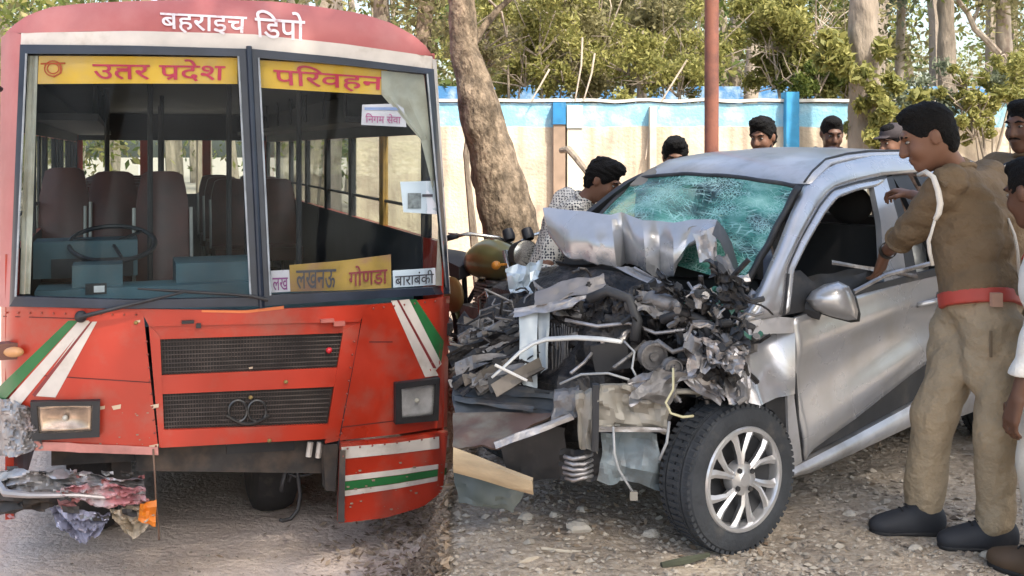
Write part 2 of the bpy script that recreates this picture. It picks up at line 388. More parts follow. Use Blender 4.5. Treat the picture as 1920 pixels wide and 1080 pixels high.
for _ in range(19000):
    y = rng.uniform(3.7, 8.8); x = rng.uniform(max(bank_edge(y), -.7) - .03, y * .52)
    if mnoise.noise(Vector((x * 1.1, y * 1.1, 3))) < rng.uniform(-.6, .35): continue
    pebble(gv, x, y, abs(rng.gauss(0, .0075)) + .003)
for _ in range(2600):
    y = rng.uniform(5.0, 8.2); x = rng.uniform(-3.4, -.4)
    if mnoise.noise(Vector((x * 1.4, y * 1.4, 7))) < .05: continue
    pebble(gv, x, y, abs(rng.gauss(0, .006)) + .002)
obj('gravel', gv, sm, kind='stuff', loc=(0, 0, 0), smooth=0)
def leaf_card(mb, c, r, ax=None, tilt=1.0, mi=0):
    t = Vector((rng.gauss(0, 1), rng.gauss(0, 1), rng.gauss(0, 1) * tilt)).normalized(); q = t.orthogonal().normalized()
    if tilt < .6: q = t.cross(Vector((rng.gauss(0, .35), rng.gauss(0, .35), 1))).normalized()
    else: q = (q * math.cos(a_ := rng.random() * 6.3) + t.cross(q) * math.sin(a_))
    q = q * r * .42; t = t * r
    mb.add([c - t, c + q - t * .1, c + t, c - q - t * .1], [(0, 1, 2, 3)], mi)
ll = MB()
for _ in range(5200):                  # the heap of dead leaves on the bank
    y = rng.uniform(3.9, 5.6); s = abs(rng.gauss(0, .16)); x = bank_edge(y) - s - .01
    leaf_card(ll, Vector((x, y, gz(x, y) + .012 + rng.random() * .05)), rng.uniform(.015, .035), tilt=.4)
for _ in range(1500):
    y = rng.uniform(5.2, 7.2); x = -.30 - abs(rng.gauss(0, .35))
    leaf_card(ll, Vector((x, y, gz(x, y) + .008 + rng.random() * .02)), rng.uniform(.012, .03), tilt=.3)
for _ in range(3600):
    y = rng.uniform(4, 9); x = rng.uniform(bank_edge(y), 4)
    if mnoise.noise(Vector((x * .9, y * .9, 8))) < rng.uniform(-.3, .4): continue
    leaf_card(ll, Vector((x, y, gz(x, y) + gnoise(x, y) + .008)), rng.uniform(.01, .024), tilt=.25)
obj('leaf_litter', ll, leaflit_m, kind='stuff', loc=(0, 0, 0), smooth=0)
pale_stone = mat('pale limestone', (.45, .41, .35), .9, var=.2, bump=.3)
SL = [('flat pale stone lying in front of the broken bumper', 1085, 1000, .055), ('small rounded stone beside the flat pale stone', 1042, 972, .032),
      ('pale stone under the crushed front of the car', 1092, 962, .028), ('tan stone nearest the wooden plank', 985, 978, .036),
      ('pale stone beside the front tyre of the silver car', 1222, 1008, .034), ('stone lying in front of the two black shoes', 1718, 1036, .03),
      ('pinkish stone at the bottom near the white trousers', 1850, 1046, .028), ('pale stone between the alloy wheel and the black shoe', 1590, 965, .03)]
for lb, px, py, r in SL:
    d = FPX * EYE / (py - HY); p = P(px, py, d); mb = MB()
    for _ in range(1):
        n1, n2 = 9, 6; c = Vector((p.x, p.y, gz(p.x, p.y) + gnoise(p.x, p.y) + r * .25)); off = rng.random() * 50
        mb.ell(c, (r, r * .8, r * .5), n1, n2)
        mb.v = [tuple(Vector(v) + (Vector(v) - c) * .5 * mnoise.noise(Vector(v) * 30 + Vector((off, 0, 0)))) for v in mb.v]
    tag(obj('stone', mb, pale_stone, smooth=30), lb, 'stone', 'loose stones on the earth')

# ------------------------------------------------------------------ boundary walls
WY = 12.0; WT = EYE + 86 * WY / FPX
def wall_mat(name, cream, blue, stain, z0, band):
    m = mat(name, cream, .9, var=.14, scale=2.2, col2=stain, mix=(.50, .66), s2=1.9, bump=.35, bscale=30)
    n = m.node_tree.nodes; l = m.node_tree.links; b = n['Principled BSDF']; src = b.inputs['Base Color'].links[0].from_socket
    tc = n.new('ShaderNodeTexCoord'); sx = n.new('ShaderNodeSeparateXYZ'); l.new(tc.outputs['Object'], sx.inputs[0])
    nz = n.new('ShaderNodeTexNoise'); nz.inputs['Scale'].default_value = 3; nz.inputs['Detail'].default_value = 6; l.new(tc.outputs['Object'], nz.inputs['Vector'])
    ad = n.new('ShaderNodeMath'); ad.operation = 'MULTIPLY_ADD'; l.new(nz.outputs[0], ad.inputs[0]); ad.inputs[1].default_value = .07; l.new(sx.outputs[2], ad.inputs[2])
    gt = n.new('ShaderNodeMapRange'); gt.inputs[1].default_value = z0 + .035 - band; gt.inputs[2].default_value = z0 + .05 - band; l.new(ad.outputs[0], gt.inputs[0])
    # drip streaks
    mp = n.new('ShaderNodeMapping'); mp.inputs['Scale'].default_value = (7, 7, .35); l.new(tc.outputs['Object'], mp.inputs[0])
    st = n.new('ShaderNodeTexNoise'); st.inputs['Scale'].default_value = 1; st.inputs['Detail'].default_value = 5; l.new(mp.outputs[0], st.inputs['Vector'])
    sr = n.new('ShaderNodeMapRange'); sr.inputs[1].default_value = .46; sr.inputs[2].default_value = .68; sr.inputs[4].default_value = .75; l.new(st.outputs[0], sr.inputs[0])
    m0 = n.new('ShaderNodeMix'); m0.data_type = 'RGBA'; l.new(sr.outputs[0], m0.inputs[0]); l.new(src, m0.inputs[6]); m0.inputs[7].default_value = (.30, .245, .19, 1)
    wn = n.new('ShaderNodeTexNoise'); wn.inputs['Scale'].default_value = 5; wn.inputs['Detail'].default_value = 8; l.new(tc.outputs['Object'], wn.inputs['Vector'])
    wr = n.new('ShaderNodeMapRange'); wr.inputs[1].default_value = .46; wr.inputs[2].default_value = .7; wr.inputs[4].default_value = .65; l.new(wn.outputs[0], wr.inputs[0])
    bl = n.new('ShaderNodeMix'); bl.data_type = 'RGBA'; l.new(wr.outputs[0], bl.inputs[0]); bl.inputs[6].default_value = (*blue, 1); bl.inputs[7].default_value = (.52, .62, .62, 1)
    m1 = n.new('ShaderNodeMix'); m1.data_type = 'RGBA'; l.new(gt.outputs[0], m1.inputs[0]); l.new(m0.outputs[2], m1.inputs[6]); l.new(bl.outputs[2], m1.inputs[7])
    l.new(m1.outputs[2], b.inputs['Base Color'])
    return m
wallm = wall_mat('cream limewash with a blue band', (.62, .53, .40), (.22, .46, .60), (.42, .34, .27), WT, .27)
wt = thing('boundary_wall', 'cream boundary wall with a pale blue band along its top', 'wall', (3, WY, 0))
mb = MB(); mb.sheet([[Vector((x, WY + .02 * mnoise.noise(Vector((x, z * 2, 0))), z if z < WT - .01 else WT + .014 * mnoise.noise(Vector((x * 3, 1, 2)))) ) for x in np.linspace(-1.75, 9.5, 90)] for z in np.linspace(-1.0, WT, 14)], Vector((0, .22, 0)))
wall = obj('wall_face', mb, wallm, wt, smooth=50)
cop = MB(); cop.sheet([[Vector((x, WY - .03 + k * .29, WT + .016 + .02 * mnoise.noise(Vector((x * 3, 1, 2))))) for x in np.linspace(-1.75, 9.5, 90)] for k in range(2)], Vector((0, 0, .035)))
obj('coping', cop, mat('weathered pale coping', (.55, .55, .5), .9, var=.3, scale=3), wt)
darkblue = mat('deep blue pier paint', (.02, .17, .36), .8, var=.25, scale=7, col2=(.12, .30, .42), mix=(.55, .7))
skyblue = mat('bright blue pier paint', (.05, .30, .55), .8, var=.2, scale=7, col2=(.4, .5, .5), mix=(.6, .75))
brownp = mat('bare brown pier plaster', (.30, .22, .16), .9, var=.25, scale=5)
def pier(px, wpx, py0, py1, py2, mtop, mlow, lb):
    a, b = P(px - wpx / 2, py0, WY - .14), P(px + wpx / 2, py1, WY - .14); zb = P(px, py2, WY).z
    q = MB(); q.box(((a.x + b.x) / 2, WY - .01, (a.z + b.z) / 2), ((b.x - a.x) / 2, .125, (a.z - b.z) / 2))
    pr = obj('pier', q, mtop, wt, label=lb, smooth=0)
    q = MB(); q.box(((a.x + b.x) / 2, WY, (b.z - 1) / 2), ((b.x - a.x) / 2 - .006, .118, (b.z + 1) / 2)); obj('pier_shaft', q, mlow, pr, smooth=0)
pier(1049, 24, 192, 233, 560, darkblue, brownp, 'deep blue capped pier with a bare brown shaft')
pier(1078, 30, 197, 240, 560, mat('pale blue pier', (.38, .52, .56), .85, var=.2), mat('pale blue grey plaster', (.52, .53, .48), .9, var=.15, col2=(.6, .52, .4)), 'pale blue pier beside the deep blue one')
pier(1487, 24, 172, 300, 560, skyblue, brownp, 'bright blue pier standing above the coping')
pier(1225, 12, 200, 330, 560, mat('stained pier', (.58, .53, .42), .9, var=.25), brownp, 'narrow stained pier')
BY = 19.0
mb = MB(); zt = EYE + 118 * BY / FPX
mb.sheet([[Vector((x, BY, z if z < zt - .01 else zt + .07 * max(0, mnoise.noise(Vector((x * .9, 5, 0)))))) for x in np.linspace(-1.8, 16, 100)] for z in np.linspace(-.5, zt, 6)], Vector((0, .2, 0)))
tag(obj('far_wall', mb, wall_mat('faded blue white limewash', (.50, .52, .54), (.06, .20, .42), (.42, .40, .38), zt, .08), smooth=40), 'faded blue and white second wall behind the boundary wall, under the trees', 'wall')

# ------------------------------------------------------------------ pole
q = MB(); pb = P(1335, 300, 8.0)
q.tube([(pb.x, 8.0, -.1), (pb.x - .004, 8.0, 1.5), (pb.x + .006, 8.0, 6.5)], .054, 16)
pl = thing('utility_pole', 'rust brown steel pole standing behind the silver car roof', 'pole', (pb.x, 8, 0))
obj('pole', q, mat('rust brown painted steel', (.23, .085, .055), .55, var=.2, scale=5, col2=(.12, .05, .04), s2=4, bump=.1), pl)
q = MB(); q.tube([(pb.x, 8.0, -.05), (pb.x, 8.0, .06)], .12, 16); obj('footing', q, stone_m, pl)
q = MB(); q.tube([(pb.x, 8.0, 5.9), (pb.x + .9, 8.0, 6.1)], .03, 8); obj('cross_arm', q, mat('grey steel', (.25, .25, .25), .5, .6), pl)

# ------------------------------------------------------------------ trees
bark_a = mat('warm rough bark', (.215, .165, .115), .95, var=.6, scale=18, col2=(.10, .075, .05), mix=(.46, .58), s2=11, bump=1.0, bscale=34, stretch=(1, 1, .55))
bark_b = mat('pale smooth bark', (.42, .36, .29), .9, var=.25, scale=5, col2=(.22, .17, .13), mix=(.5, .62), s2=4, bump=.4, bscale=18, stretch=(1, 1, .4))
bark_c = mat('grey ridged bark', (.24, .20, .155), .95, var=.35, scale=8, bump=.8, bscale=25, stretch=(1, 1, .3))
LEAF = {'yellow': leaf_mat('yellow green leaf', (.15, .165, .045), (.38, .36, .12)), 'green': leaf_mat('mid green leaf', (.07, .11, .025), (.21, .24, .06)),  # leaf colours paled to carry the background haze
        'olive': leaf_mat('hazed olive leaf', (.13, .125, .055), (.32, .29, .14)), 'dark': leaf_mat('deep green leaf', (.045, .07, .022), (.13, .16, .045)),
        'grey': leaf_mat('silvery leaf', (.11, .14, .09), (.24, .27, .18))}
def crown(clusters, n, leaf, flat=.8):
    mb = MB()
    for c, r, share in clusters:
        c = Vector(c); subs = [c + Vector((rng.gauss(0, .62) * r, rng.gauss(0, .55) * r, rng.gauss(0, .55) * r * flat)) for _ in range(max(7, int(20 * share ** .5)))]
        for _ in range(int(n * share)):
            s = rng.choice(subs); u = Vector((rng.gauss(0, 1), rng.gauss(0, 1), rng.gauss(0, 1))).normalized() * (rng.random() ** .7) * r * .36
            leaf_card(mb, s + u, rng.uniform(.6, 1.3) * leaf)
    return mb
def branchy(mb, p, d, L, r, depth):
    pts = [p]; q = Vector(p); d = Vector(d).normalized()
    for _ in range(4):
        d = (d + Vector((rng.gauss(0, .16), rng.gauss(0, .16), rng.gauss(.03, .1)))).normalized(); q = q + d * (L / 4); pts.append(q.copy())
    mb.tube(pts, [r * (1 - .55 * i / 4) for i in range(5)], 7)
    ends = [pts[-1]]
    if depth:
        for _ in range(2 if depth < 2 else 3):
            k = rng.choice((2, 3, 4)); nd = d + Vector((rng.gauss(0, .6), rng.gauss(0, .6), rng.gauss(.15, .35)))
            ends += branchy(mb, pts[k], nd, L * .65, r * .5, depth - 1)
    return ends
def tree(label, path, radii, bark, leaf, cl, n, ls, name='tree', cat='tree', twigs=None, group=None, seed=1):
    rng.seed(seed)
    base = Vector(path[0]); t = thing(name, label, cat, base, group); mb = MB()
    # finely resampled trunk with lumps
    pts = []; rr = []
    for i in range(len(path) - 1):
        for k in range(14):
            f = k / 14; pts.append(Vector(path[i]).lerp(Vector(path[i + 1]), f)); rr.append(lerp(radii[i], radii[i + 1], f))
    pts.append(Vector(path[-1])); rr.append(radii[-1])
    k0 = len(mb.v); mb.tube(pts, rr, 26)
    cen = [p for p in pts for _ in range(26)]
    mb.v = [tuple(Vector(v) + (Vector(v) - c) * .20 * mnoise.fractal(Vector(v) * 2.6, 1, 2, 3) + (Vector(v) - c) * .11 * mnoise.fractal(Vector((v[0] * 13, v[1] * 13, v[2] * 5)), 1, 2, 2)) for v, c in zip(mb.v, cen)]
    obj('trunk', mb, bark, t, smooth=60)
    if twigs:
        mb = MB(); ends = []
        for p, d, L, r in twigs: ends += branchy(mb, Vector(p), d, L, r, 2)
        obj('limbs', mb, bark, t, smooth=60)
    if cl: obj('crown', crown(cl, n, ls), LEAF[leaf], t, smooth=0, recalc=False)
    return t
def at(px, py, d): return tuple(P(px, py, d))
def down(px, py, d): p = P(px, py, d); return (p.x, p.y, gz(p.x, p.y) - .15)
# leaning tree at the seam of the bank
p0 = P(990, 480, 7.9)
tree('thick leaning tree trunk of warm rough bark behind the motorcycle', [(p0.x + .09, 7.9, -.2), tuple(P(968, 470, 7.9)), tuple(P(948, 390, 7.9)), tuple(P(918, 280, 7.9)), tuple(P(893, 180, 7.9)), tuple(P(872, 90, 7.9)), tuple(P(864, 0, 7.9)), tuple(P(856, -160, 8)), tuple(P(880, -400, 8.1))],
     [.30, .205, .185, .165, .135, .105, .095, .09, .06], bark_a, 'olive', [(at(900, -300, 8.3), .9, 1.0)], 2500, .05,
     twigs=[(P(876, 100, 7.9), (.45, .2, .9), .9, .035), (P(862, -60, 7.9), (-.5, .1, 1), 1.3, .05)], seed=3)
TR = [  # label, px, top px, d, radius px bottom/top, bark, leaf, cluster list
 ('tall pale trunk rising behind the wall just right of the rust pole', 1400, 1412, 15.0, 15, 11, bark_b, 'green', [(1400, -170, 1.6, 1)]),
 ('broad dark trunk in front of the wall with ivy leaves round it', 1618, 1620, 11.2, 30, 26, bark_c, 'yellow', [(1590, 120, .35, .25), (1645, 235, .28, .25), (1655, 170, .22, .2)]),
 ('slim pale trunk just right of the broad dark one', 1672, 1690, 15.5, 10, 8, bark_b, 'grey', [(1700, -120, 1.4, 1)]),
 ('grey trunk standing above the head of the man in the brown shirt', 1778, 1772, 14.0, 20, 14, bark_c, 'green', [(1780, -190, 1.5, 1)]),
 ('pale trunk near the right edge of the photo behind the wall', 1880, 1880, 14.5, 17, 13, bark_b, 'olive', [(1900, -150, 1.5, 1)]),
 ('dark pair of trunk stems above the bus roof, nearer one', 722, 714, 15.0, 19, 15, bark_c, 'olive', [(700, -150, 1.6, 1)]),
 ('leaning brown trunk above the right end of the bus roof', 752, 800, 14.5, 19, 14, bark_a, 'olive', [(830, -140, 1.6, 1)]),
 ('thin brown trunk left of the pair above the bus roof', 626, 634, 17.0, 12, 9, bark_b, 'olive', [(600, -130, 1.6, 1)]),
 ('mottled pale trunk half hidden by leaves left of the rust pole', 1205, 1198, 15.5, 11, 9, bark_b, 'olive', [(1200, 40, .9, 1)]),
 ('slender trunk among the bushes nearest the leaning tree', 1092, 1090, 16.5, 8, 6, bark_c, 'yellow', [(1080, 50, .9, 1)])]
for i, (lb, px, pt, d, rb, rt, bk, lf, cl) in enumerate(TR):
    b = down(px, 400, d); s = d / FPX
    path = [b, tuple(P(lerp(px, pt, .3), 250, d)), tuple(P(lerp(px, pt, .7) + 3, 110, d)), tuple(P(pt, 0, d)), tuple(P(pt + (pt - px) * .5, -250, d + .1))]
    tree(lb, path, [rb * s * 1.25, rb * s, lerp(rb, rt, .6) * s, rt * s, rt * s * .6], bk, lf, [((at(cx, cy, d - .3)), cr, sh) for cx, cy, cr, sh in cl], 4200, .06,
         twigs=[(P(pt, -20, d), (.6 * (1 if i % 2 else -1), .1, .8), 1.6, rt * s * .4)] if i not in (1,) else None, group='tree trunks behind the wall' if i != 1 else None, seed=20 + i)
# the bare forked bough seen against the sky at right
rng.seed(91); mb = MB(); mb.tube([P(1872, 100, 14.3), P(1850, 75, 14.2), P(1828, 55, 14.2), P(1815, 25, 14.2), P(1800, 5, 14.1), P(1770, -40, 14)], [.05, .045, .04, .035, .03, .02], 7)
mb.tube([P(1822, 45, 14.2), P(1835, 15, 14.3), P(1842, -30, 14.3)], [.03, .022, .015], 6)
tag(obj('fallen_bough', mb, bark_b), 'pale bare forked bough caught between the two trunks at the right', 'branch')
# bushes and shrubs over and behind the wall: (label, px, py, d, radius, n, leaf size, leaf kind)
BU = [('yellow green bush hanging over the wall beside the leaning trunk', [(985, 120, .55), (1010, 60, .6), (950, 60, .5), (1060, 130, .4)], 12.9, 3600, .05, 'yellow'),
 ('olive thicket above the deep blue pier', [(1075, 60, .7), (1100, 120, .5), (1130, 40, .7)], 13.5, 3400, .05, 'olive'),
 ('leafy creeper spilling over the wall left of the rust pole', [(1270, 150, .4), (1230, 120, .45), (1300, 90, .5), (1180, 100, .5)], 12.7, 3400, .045, 'yellow'),
 ('large bright green bush standing behind the wall right of the pole', [(1480, 60, .6), (1530, 40, .6), (1560, 100, .55), (1450, 130, .45), (1590, 150, .45), (1440, 60, .4)], 12.9, 6500, .055, 'yellow'),
 ('dark green bush under the broad trunk on the wall', [(1540, 140, .32), (1500, 150, .25), (1650, 185, .22)], 12.6, 3000, .045, 'green'),
 ('silvery shrub overhanging the wall behind the head of the man in the brown shirt', [(1700, 210, .35), (1660, 230, .3), (1740, 180, .35)], 11.7, 2000, .045, 'grey'),
 ('bright yellow green sapling by the wall right of the man in the brown shirt', [(1825, 240, .20), (1810, 190, .2), (1835, 205, .18), (1806, 150, .14)], 11.2, 1700, .045, 'yellow'),
 ('green shrub spilling over the wall at the right edge', [(1885, 165, .28), (1912, 140, .3), (1860, 140, .2)], 11.6, 1800, .045, 'yellow'),
 ('leafy shoots low on the leaning trunk side', [(905, 70, .22), (910, 110, .16)], 8.6, 500, .035, 'olive')]
for i, (lb, cl, d, n, ls, lf) in enumerate(BU):
    rng.seed(50 + i); g0 = down(cl[0][0], 300, d); t = thing('bush', lb, 'bush', g0, 'bushes along the wall')
    tot = sum(c[2] ** 2 for c in cl); mb = crown([(P(x, y, d + rng.uniform(-.2, .3)), r, r * r / tot) for x, y, r in cl], int(n * 2.6), ls * .72)
    st = MB()
    for x, y, r in cl:
        e = P(x, y, d); st.tube([Vector(g0) + Vector((rng.uniform(-.1, .1), 0, 0)), Vector(g0).lerp(e, .6) + Vector((rng.uniform(-.2, .2), 0, .1)), e + Vector((0, 0, r * .5))], [.03, .02, .006], 6)
    for x, y, r in cl:
        for _ in range(9):
            e = P(x, y, d) + Vector((rng.gauss(0, .6) * r, rng.gauss(0, .3) * r, rng.gauss(0, .5) * r)); e2 = e + Vector((rng.gauss(0, .5), rng.gauss(0, .2), rng.gauss(.2, .5))) * r; st.tube([P(x, y, d) + Vector((0, 0, -r * .5)), e, e2], [.010, .007, .003], 5)
    obj('stems', st, bark_b if i % 2 else bark_c, t); obj('foliage', mb, LEAF[lf], t, smooth=0, recalc=False)
# pale hanging twigs over the wall
rng.seed(77)
for k, (a, b) in enumerate([((1030, 130), (996, 190)), ((1092, 70), (1078, 190)), ((1115, 100), (1094, 190)), ((1290, 110), (1240, 190)), ((917, 0), (950, 70)), ((1218, 200), (1210, 300))]):
    mb = MB(); p, q = P(*a, 12.0 if k != 4 else 8.5), P(*b, 11.9 if k != 4 else 8.6)
    mb.tube([p, p.lerp(q, .5) + Vector((.03, 0, .05)), q], [.012, .011, .008], 6)
    tag(obj('dry_twig', mb, bark_b), ['pale dry stem slanting over the coping near the leaning trunk', 'upright pale stem just right of the deep blue pier', 'pale stem leaning beside the upright one', 'pale arching stem over the creeper left of the pole', 'bare twig beside the leaning trunk at the top', 'thin dark stem hanging down the stained wall face'][k], 'twig', 'dry stems over the wall')
# a broken branch stub against the wall
mb = MB(); mb.tube([P(1052, 282, 10.5), P(1066, 280, 10.4), P(1080, 296, 10.3), P(1100, 322, 10.2), P(1140, 400, 10.1), P(1150, 560, 10)], [.03, .035, .033, .03, .03, .03], 8)
tag(obj('broken_branch', mb, bark_c), 'broken brown branch leaning behind the man in the patterned shirt', 'branch')
# far wood: one mass
rng.seed(5); far = MB()
for k in range(330):
    d = rng.uniform(20.5, 55); x = rng.uniform(-.62, .62) * d; zc = rng.uniform(.25, 1) * (1.8 + d * .19); r = rng.uniform(1.0, 2.2)
    if abs((x / d) - .395) < .028 and zc > 2.2: continue
    if -.215 < x / d < -.06 and zc > 2.2 + .02 * d and rng.random() < .85: continue
    for _ in range(520):
        u = Vector((rng.gauss(0, 1), rng.gauss(0, 1), rng.gauss(0, .8))) * r * .55; leaf_card(far, Vector((x, d, zc)) + u, rng.uniform(.07, .14), mi=rng.choice((0, 0, 1, 1, 2, 3)))
for k in range(60):
    d = rng.uniform(20, 55); x = rng.uniform(-.6, .6) * d; far.tube([(x, d, -.2), (x + rng.uniform(-.5, .5), d, 4), (x + rng.uniform(-1, 1), d, 11)], [.2, .15, .08], 6, 4)
obj('far_wood', far, [LEAF['olive'], LEAF['green'], LEAF['yellow'], LEAF['dark'], bark_c], kind='stuff', smooth=0, recalc=False, loc=(0, 0, 0))
# two added, unseen trees: canopies laid out overhead to shade the foreground
for k, (tx, ty, x0, x1, lb) in enumerate([(-2.9, -1.2, -2.0, 1.7, 'added unseen shade tree standing behind the viewpoint to its left'), (5.2, -1.6, 1.7, 7.6, 'added unseen broad shade tree standing behind the viewpoint to its right')]):
    rng.seed(160 + k); t = thing('added_shade_tree', lb, 'tree', (tx, ty, gz(tx, ty) - .1), 'added shade trees around the viewpoint'); cx_, cy_ = (x0 + x1) / 2, 2.0
    mb = MB(); mb.tube([(tx, ty, gz(tx, ty) - .1), (lerp(tx, cx_, .15), lerp(ty, cy_, .15), 2), (lerp(tx, cx_, .5), lerp(ty, cy_, .5), 3.9), (cx_, cy_, 5.2)], [.26, .2, .15, .08], 14); obj('trunk', mb, bark_c, t, smooth=60)
    cells = [(x, y) for x in np.arange(x0 + .3, x1, .6) for y in np.arange(-.2, 4.6, .6)]
    mb = MB(); lf = MB()
    for x, y in cells:
        if rng.random() < .45: mb.tube([(cx_, cy_, 4.9), (lerp(cx_, x, .6), lerp(cy_, y, .6), 5.1 + rng.uniform(-.1, .2)), (x, y, 5.3)], [.05, .03, .01], 6)
        for _ in range(150): leaf_card(lf, Vector((x + rng.gauss(0, .26), y + rng.gauss(0, .26), 5.35 + rng.gauss(0, .28))), rng.uniform(.07, .13))
    obj('limbs', mb, bark_c, t, smooth=60); obj('crown', lf, LEAF['green'], t, smooth=0, recalc=False)
# ------------------------------------------------------------------ the bus
rng.seed(11)
BA = np.array((math.cos(R(20)), math.sin(R(20)))); BB = np.array((-BA[1], BA[0])); BO = np.array((-.4775 * 5.27, 5.27)); BW = 2.30; GZB = -.62
def busF(a, z):
    a = np.asarray(a, float); z = np.asarray(z, float); t = np.clip((a - BW / 2) / (BW / 2), -1.05, 1.05)
    b = -.18 * (1 - t * t) + .12 * np.clip((np.abs(t) - .9) / .1, 0, 1.5) ** 2
    b = b + .10 * np.clip(z - .78, 0, None) + 1.5 * np.clip(z - 2.08, 0, None) ** 2 - .03 * np.clip(.78 - z, 0, 1.2)
    return b
SB = Surf(BO, BA, BB, busF)
def BL(a, b, z): return Vector((BO[0] + a * BA[0] + b * BB[0], BO[1] + a * BA[1] + b * BB[1], z))
BX = (Vector((*BA, 0)), Vector((*BB, 0)), Vector((0, 0, 1)))
red = mat('worn red bus paint', (.40, .030, .012), .36, var=.16, scale=2.5, col2=(.33, .075, .05), mix=(.50, .72), s2=4.5, coat=.15, rvar=.12, bump=.03, bscale=15)
pink = mat('hazed red paint', (.40, .105, .10), .5, var=.12, scale=2, col2=(.46, .17, .16), mix=(.45, .65), s2=1.5)  # reflection and haze painted in as a paler red
white = mat('dirty white paint', (.60, .55, .50), .5, var=.14, scale=7, col2=(.42, .36, .30), mix=(.55, .75), s2=5)
green = mat('green stripe paint', (.02, .14, .04), .45, var=.2, scale=6)
black = mat('black rubber', (.012, .014, .02), .5, var=.3, scale=5)
blackpl = mat('dull black plastic', (.018, .018, .02), .55, var=.4, scale=8)
seal = mat('worn blue black rubber seal', (.018, .025, .042), .38, var=.35, scale=6)
greys = mat('scraped bare sheet metal', (.36, .35, .35), .45, .55, var=.35, scale=9, col2=(.20, .13, .10), mix=(.52, .68), s2=6, bump=.4, bscale=20)
dirtmetal = mat('grimy chassis steel', (.05, .045, .042), .7, .3, var=.4, scale=8, col2=(.11, .08, .06), mix=(.5, .7), s2=5)
glass = glass_mat('bus windscreen glass', (.86, .93, .95), .17)
sideglass = glass_mat('side window glass', (.9, .93, .9), .35)
teal = mat('teal blue dashboard paint', (.035, .085, .11), .5, var=.25, scale=5, col2=(.06, .095, .11), s2=3)
darkin = mat('dark cabin lining', (.022, .022, .027), .7, var=.3)
bus = thing('bus', 'red bus with a smashed front corner, white Hindi lettering and yellow windscreen banners', 'bus', tuple(BL(BW / 2, 0, GZB)))

# lower front: panels round a sunken grille bay
top_l = [(6, 572), (150, 578), (300, 578)]; top_r = [(640, 566), (740, 560), (843, 552)]
def panel(name, top, bot, m, off=0, nu=10, nv=8, th=.02, fn=None, parent=None, label=None):
    q = MB(); patch(q, SB, top, bot, nu, nv, off, th, fn=fn); return obj(name, q, m, parent or bus, label=label)
fp = MB()
patch(fp, SB, [(2, 573), (150, 578), (268, 580)], [(2, 760), (70, 842), (150, 848), (297, 846)], 14, 12, 0, .02, fn=lambda u, v: -.05 * max(0, 1 - u * 4) * max(0, v - .55) * 2)
front = obj('front_panel', fp, red, bus)
panel('front_panel', [(684, 572), (760, 566), (843, 556)], [(637, 826), (740, 815), (838, 800)], red, 0, 12, 10)
panel('front_panel', [(262, 579), (460, 582), (690, 571)], [(280, 612), (675, 603)], red, .004, 14, 4)
bay = MB()
patch(bay, SB, [(279, 611), (677, 602)], [(297, 637), (648, 625)], 12, 3, -.012, .03)
patch(bay, SB, [(299, 705), (640, 690)], [(303, 740), (629, 726)], 12, 3, -.012, .03)
patch(bay, SB, [(306, 807), (616, 796)], [(302, 840), (640, 822)], 12, 3, -.004, .03)
patch(bay, SB, [(279, 611), (300, 630)], [(299, 840), (309, 838)], 3, 8, -.0065, .028)
patch(bay, SB, [(644, 622), (677, 603)], [(610, 832), (640, 826)], 3, 8, -.0065, .028)
obj('grille_frame', bay, red, bus)
panel('panel_gap', [(684, 573), (690, 572)], [(633, 836), (640, 834)], black, -.006, 2, 8)
meshm = mat('black grille mesh', (.020, .017, .016), .6, var=.5, scale=14)
for tp, bt in (([(297, 636), (648, 624)], [(300, 708), (641, 693)]), ([(303, 738), (629, 724)], [(307, 810), (616, 799)])):
    g = panel('grille', tp, bt, meshm, -.035, 12, 5)
    q = MB(); tp2, bt2 = resample(tp, 62), resample(bt, 62)
    for i in range(62):
        pts = [SB.px(*(tp2[i] + (bt2[i] - tp2[i]) * t), -.026) for t in (.02, .5, .98)]; q.tube(pts, .0035, 3, cap=False)
    for j in range(1, 9):
        ln = tp2 + (bt2 - tp2) * (j / 9); q.tube([SB.px(*p, -.024 - .004 * rng.random()) for p in ln[::6]], .0035, 3, cap=False)
    wire = obj('mesh_bars', q, mat('rusty grille wire', (.05, .038, .034), .6, .4, var=.5, scale=10), g, smooth=0, kind='stuff')
# round maker badge outline behind the lower mesh and the small red reflector
q = MB()
for cx_ in (447, 483):
    q.tube([SB.px(cx_ + 17 * math.cos(t), 772 + 20 * math.sin(t), -.016) for t in np.linspace(0, 6.283, 25)], .007, 6)
q.tube([SB.px(425 + 80 * k / 8, 780 + 16 * math.sin(math.pi * k / 8), -.014) for k in range(9)], .008, 6)
obj('round_emblem', q, mat('dark chrome emblem', (.08, .08, .08), .35, .8), bus)
q = MB(); q.ell(SB.px(618, 658, -.015), (.017, .017, .017)); obj('reflector', q, mat('red reflector', (.5, .02, .03), .25), bus)
for px_, py_ in ((536, 716), (470, 745), (255, 605), (505, 826)):
    q = MB(); q.ell(SB.px(px_, py_, .002), (.012, .012, .010), 8, 5); obj('latch', q, mat('worn yellow brass %d' % px_, (.30, .22, .08), .5, .5), bus)
q = MB(); a_ = SB.px(612, 600, .02); q.box(a_, (.035, .02, .008), BX); q.box(SB.px(635, 606, .012), (.03, .012, .012), BX); obj('bonnet_catch', q, mat('chipped red catch', (.35, .10, .08), .5), bus)
q = MB(); q.box(SB.px(352, 603, .008), (.03, .012, .008), BX); q.box(SB.px(372, 610, .008), (.012, .01, .012), BX); obj('bonnet_catch', q, blackpl, bus)
panel('scuff', [(378, 581), (460, 582), (532, 573)], [(378, 585), (460, 587), (532, 579)], mat('orange chipped lip', (.62, .16, .05), .5), .007, 10, 2, .006)
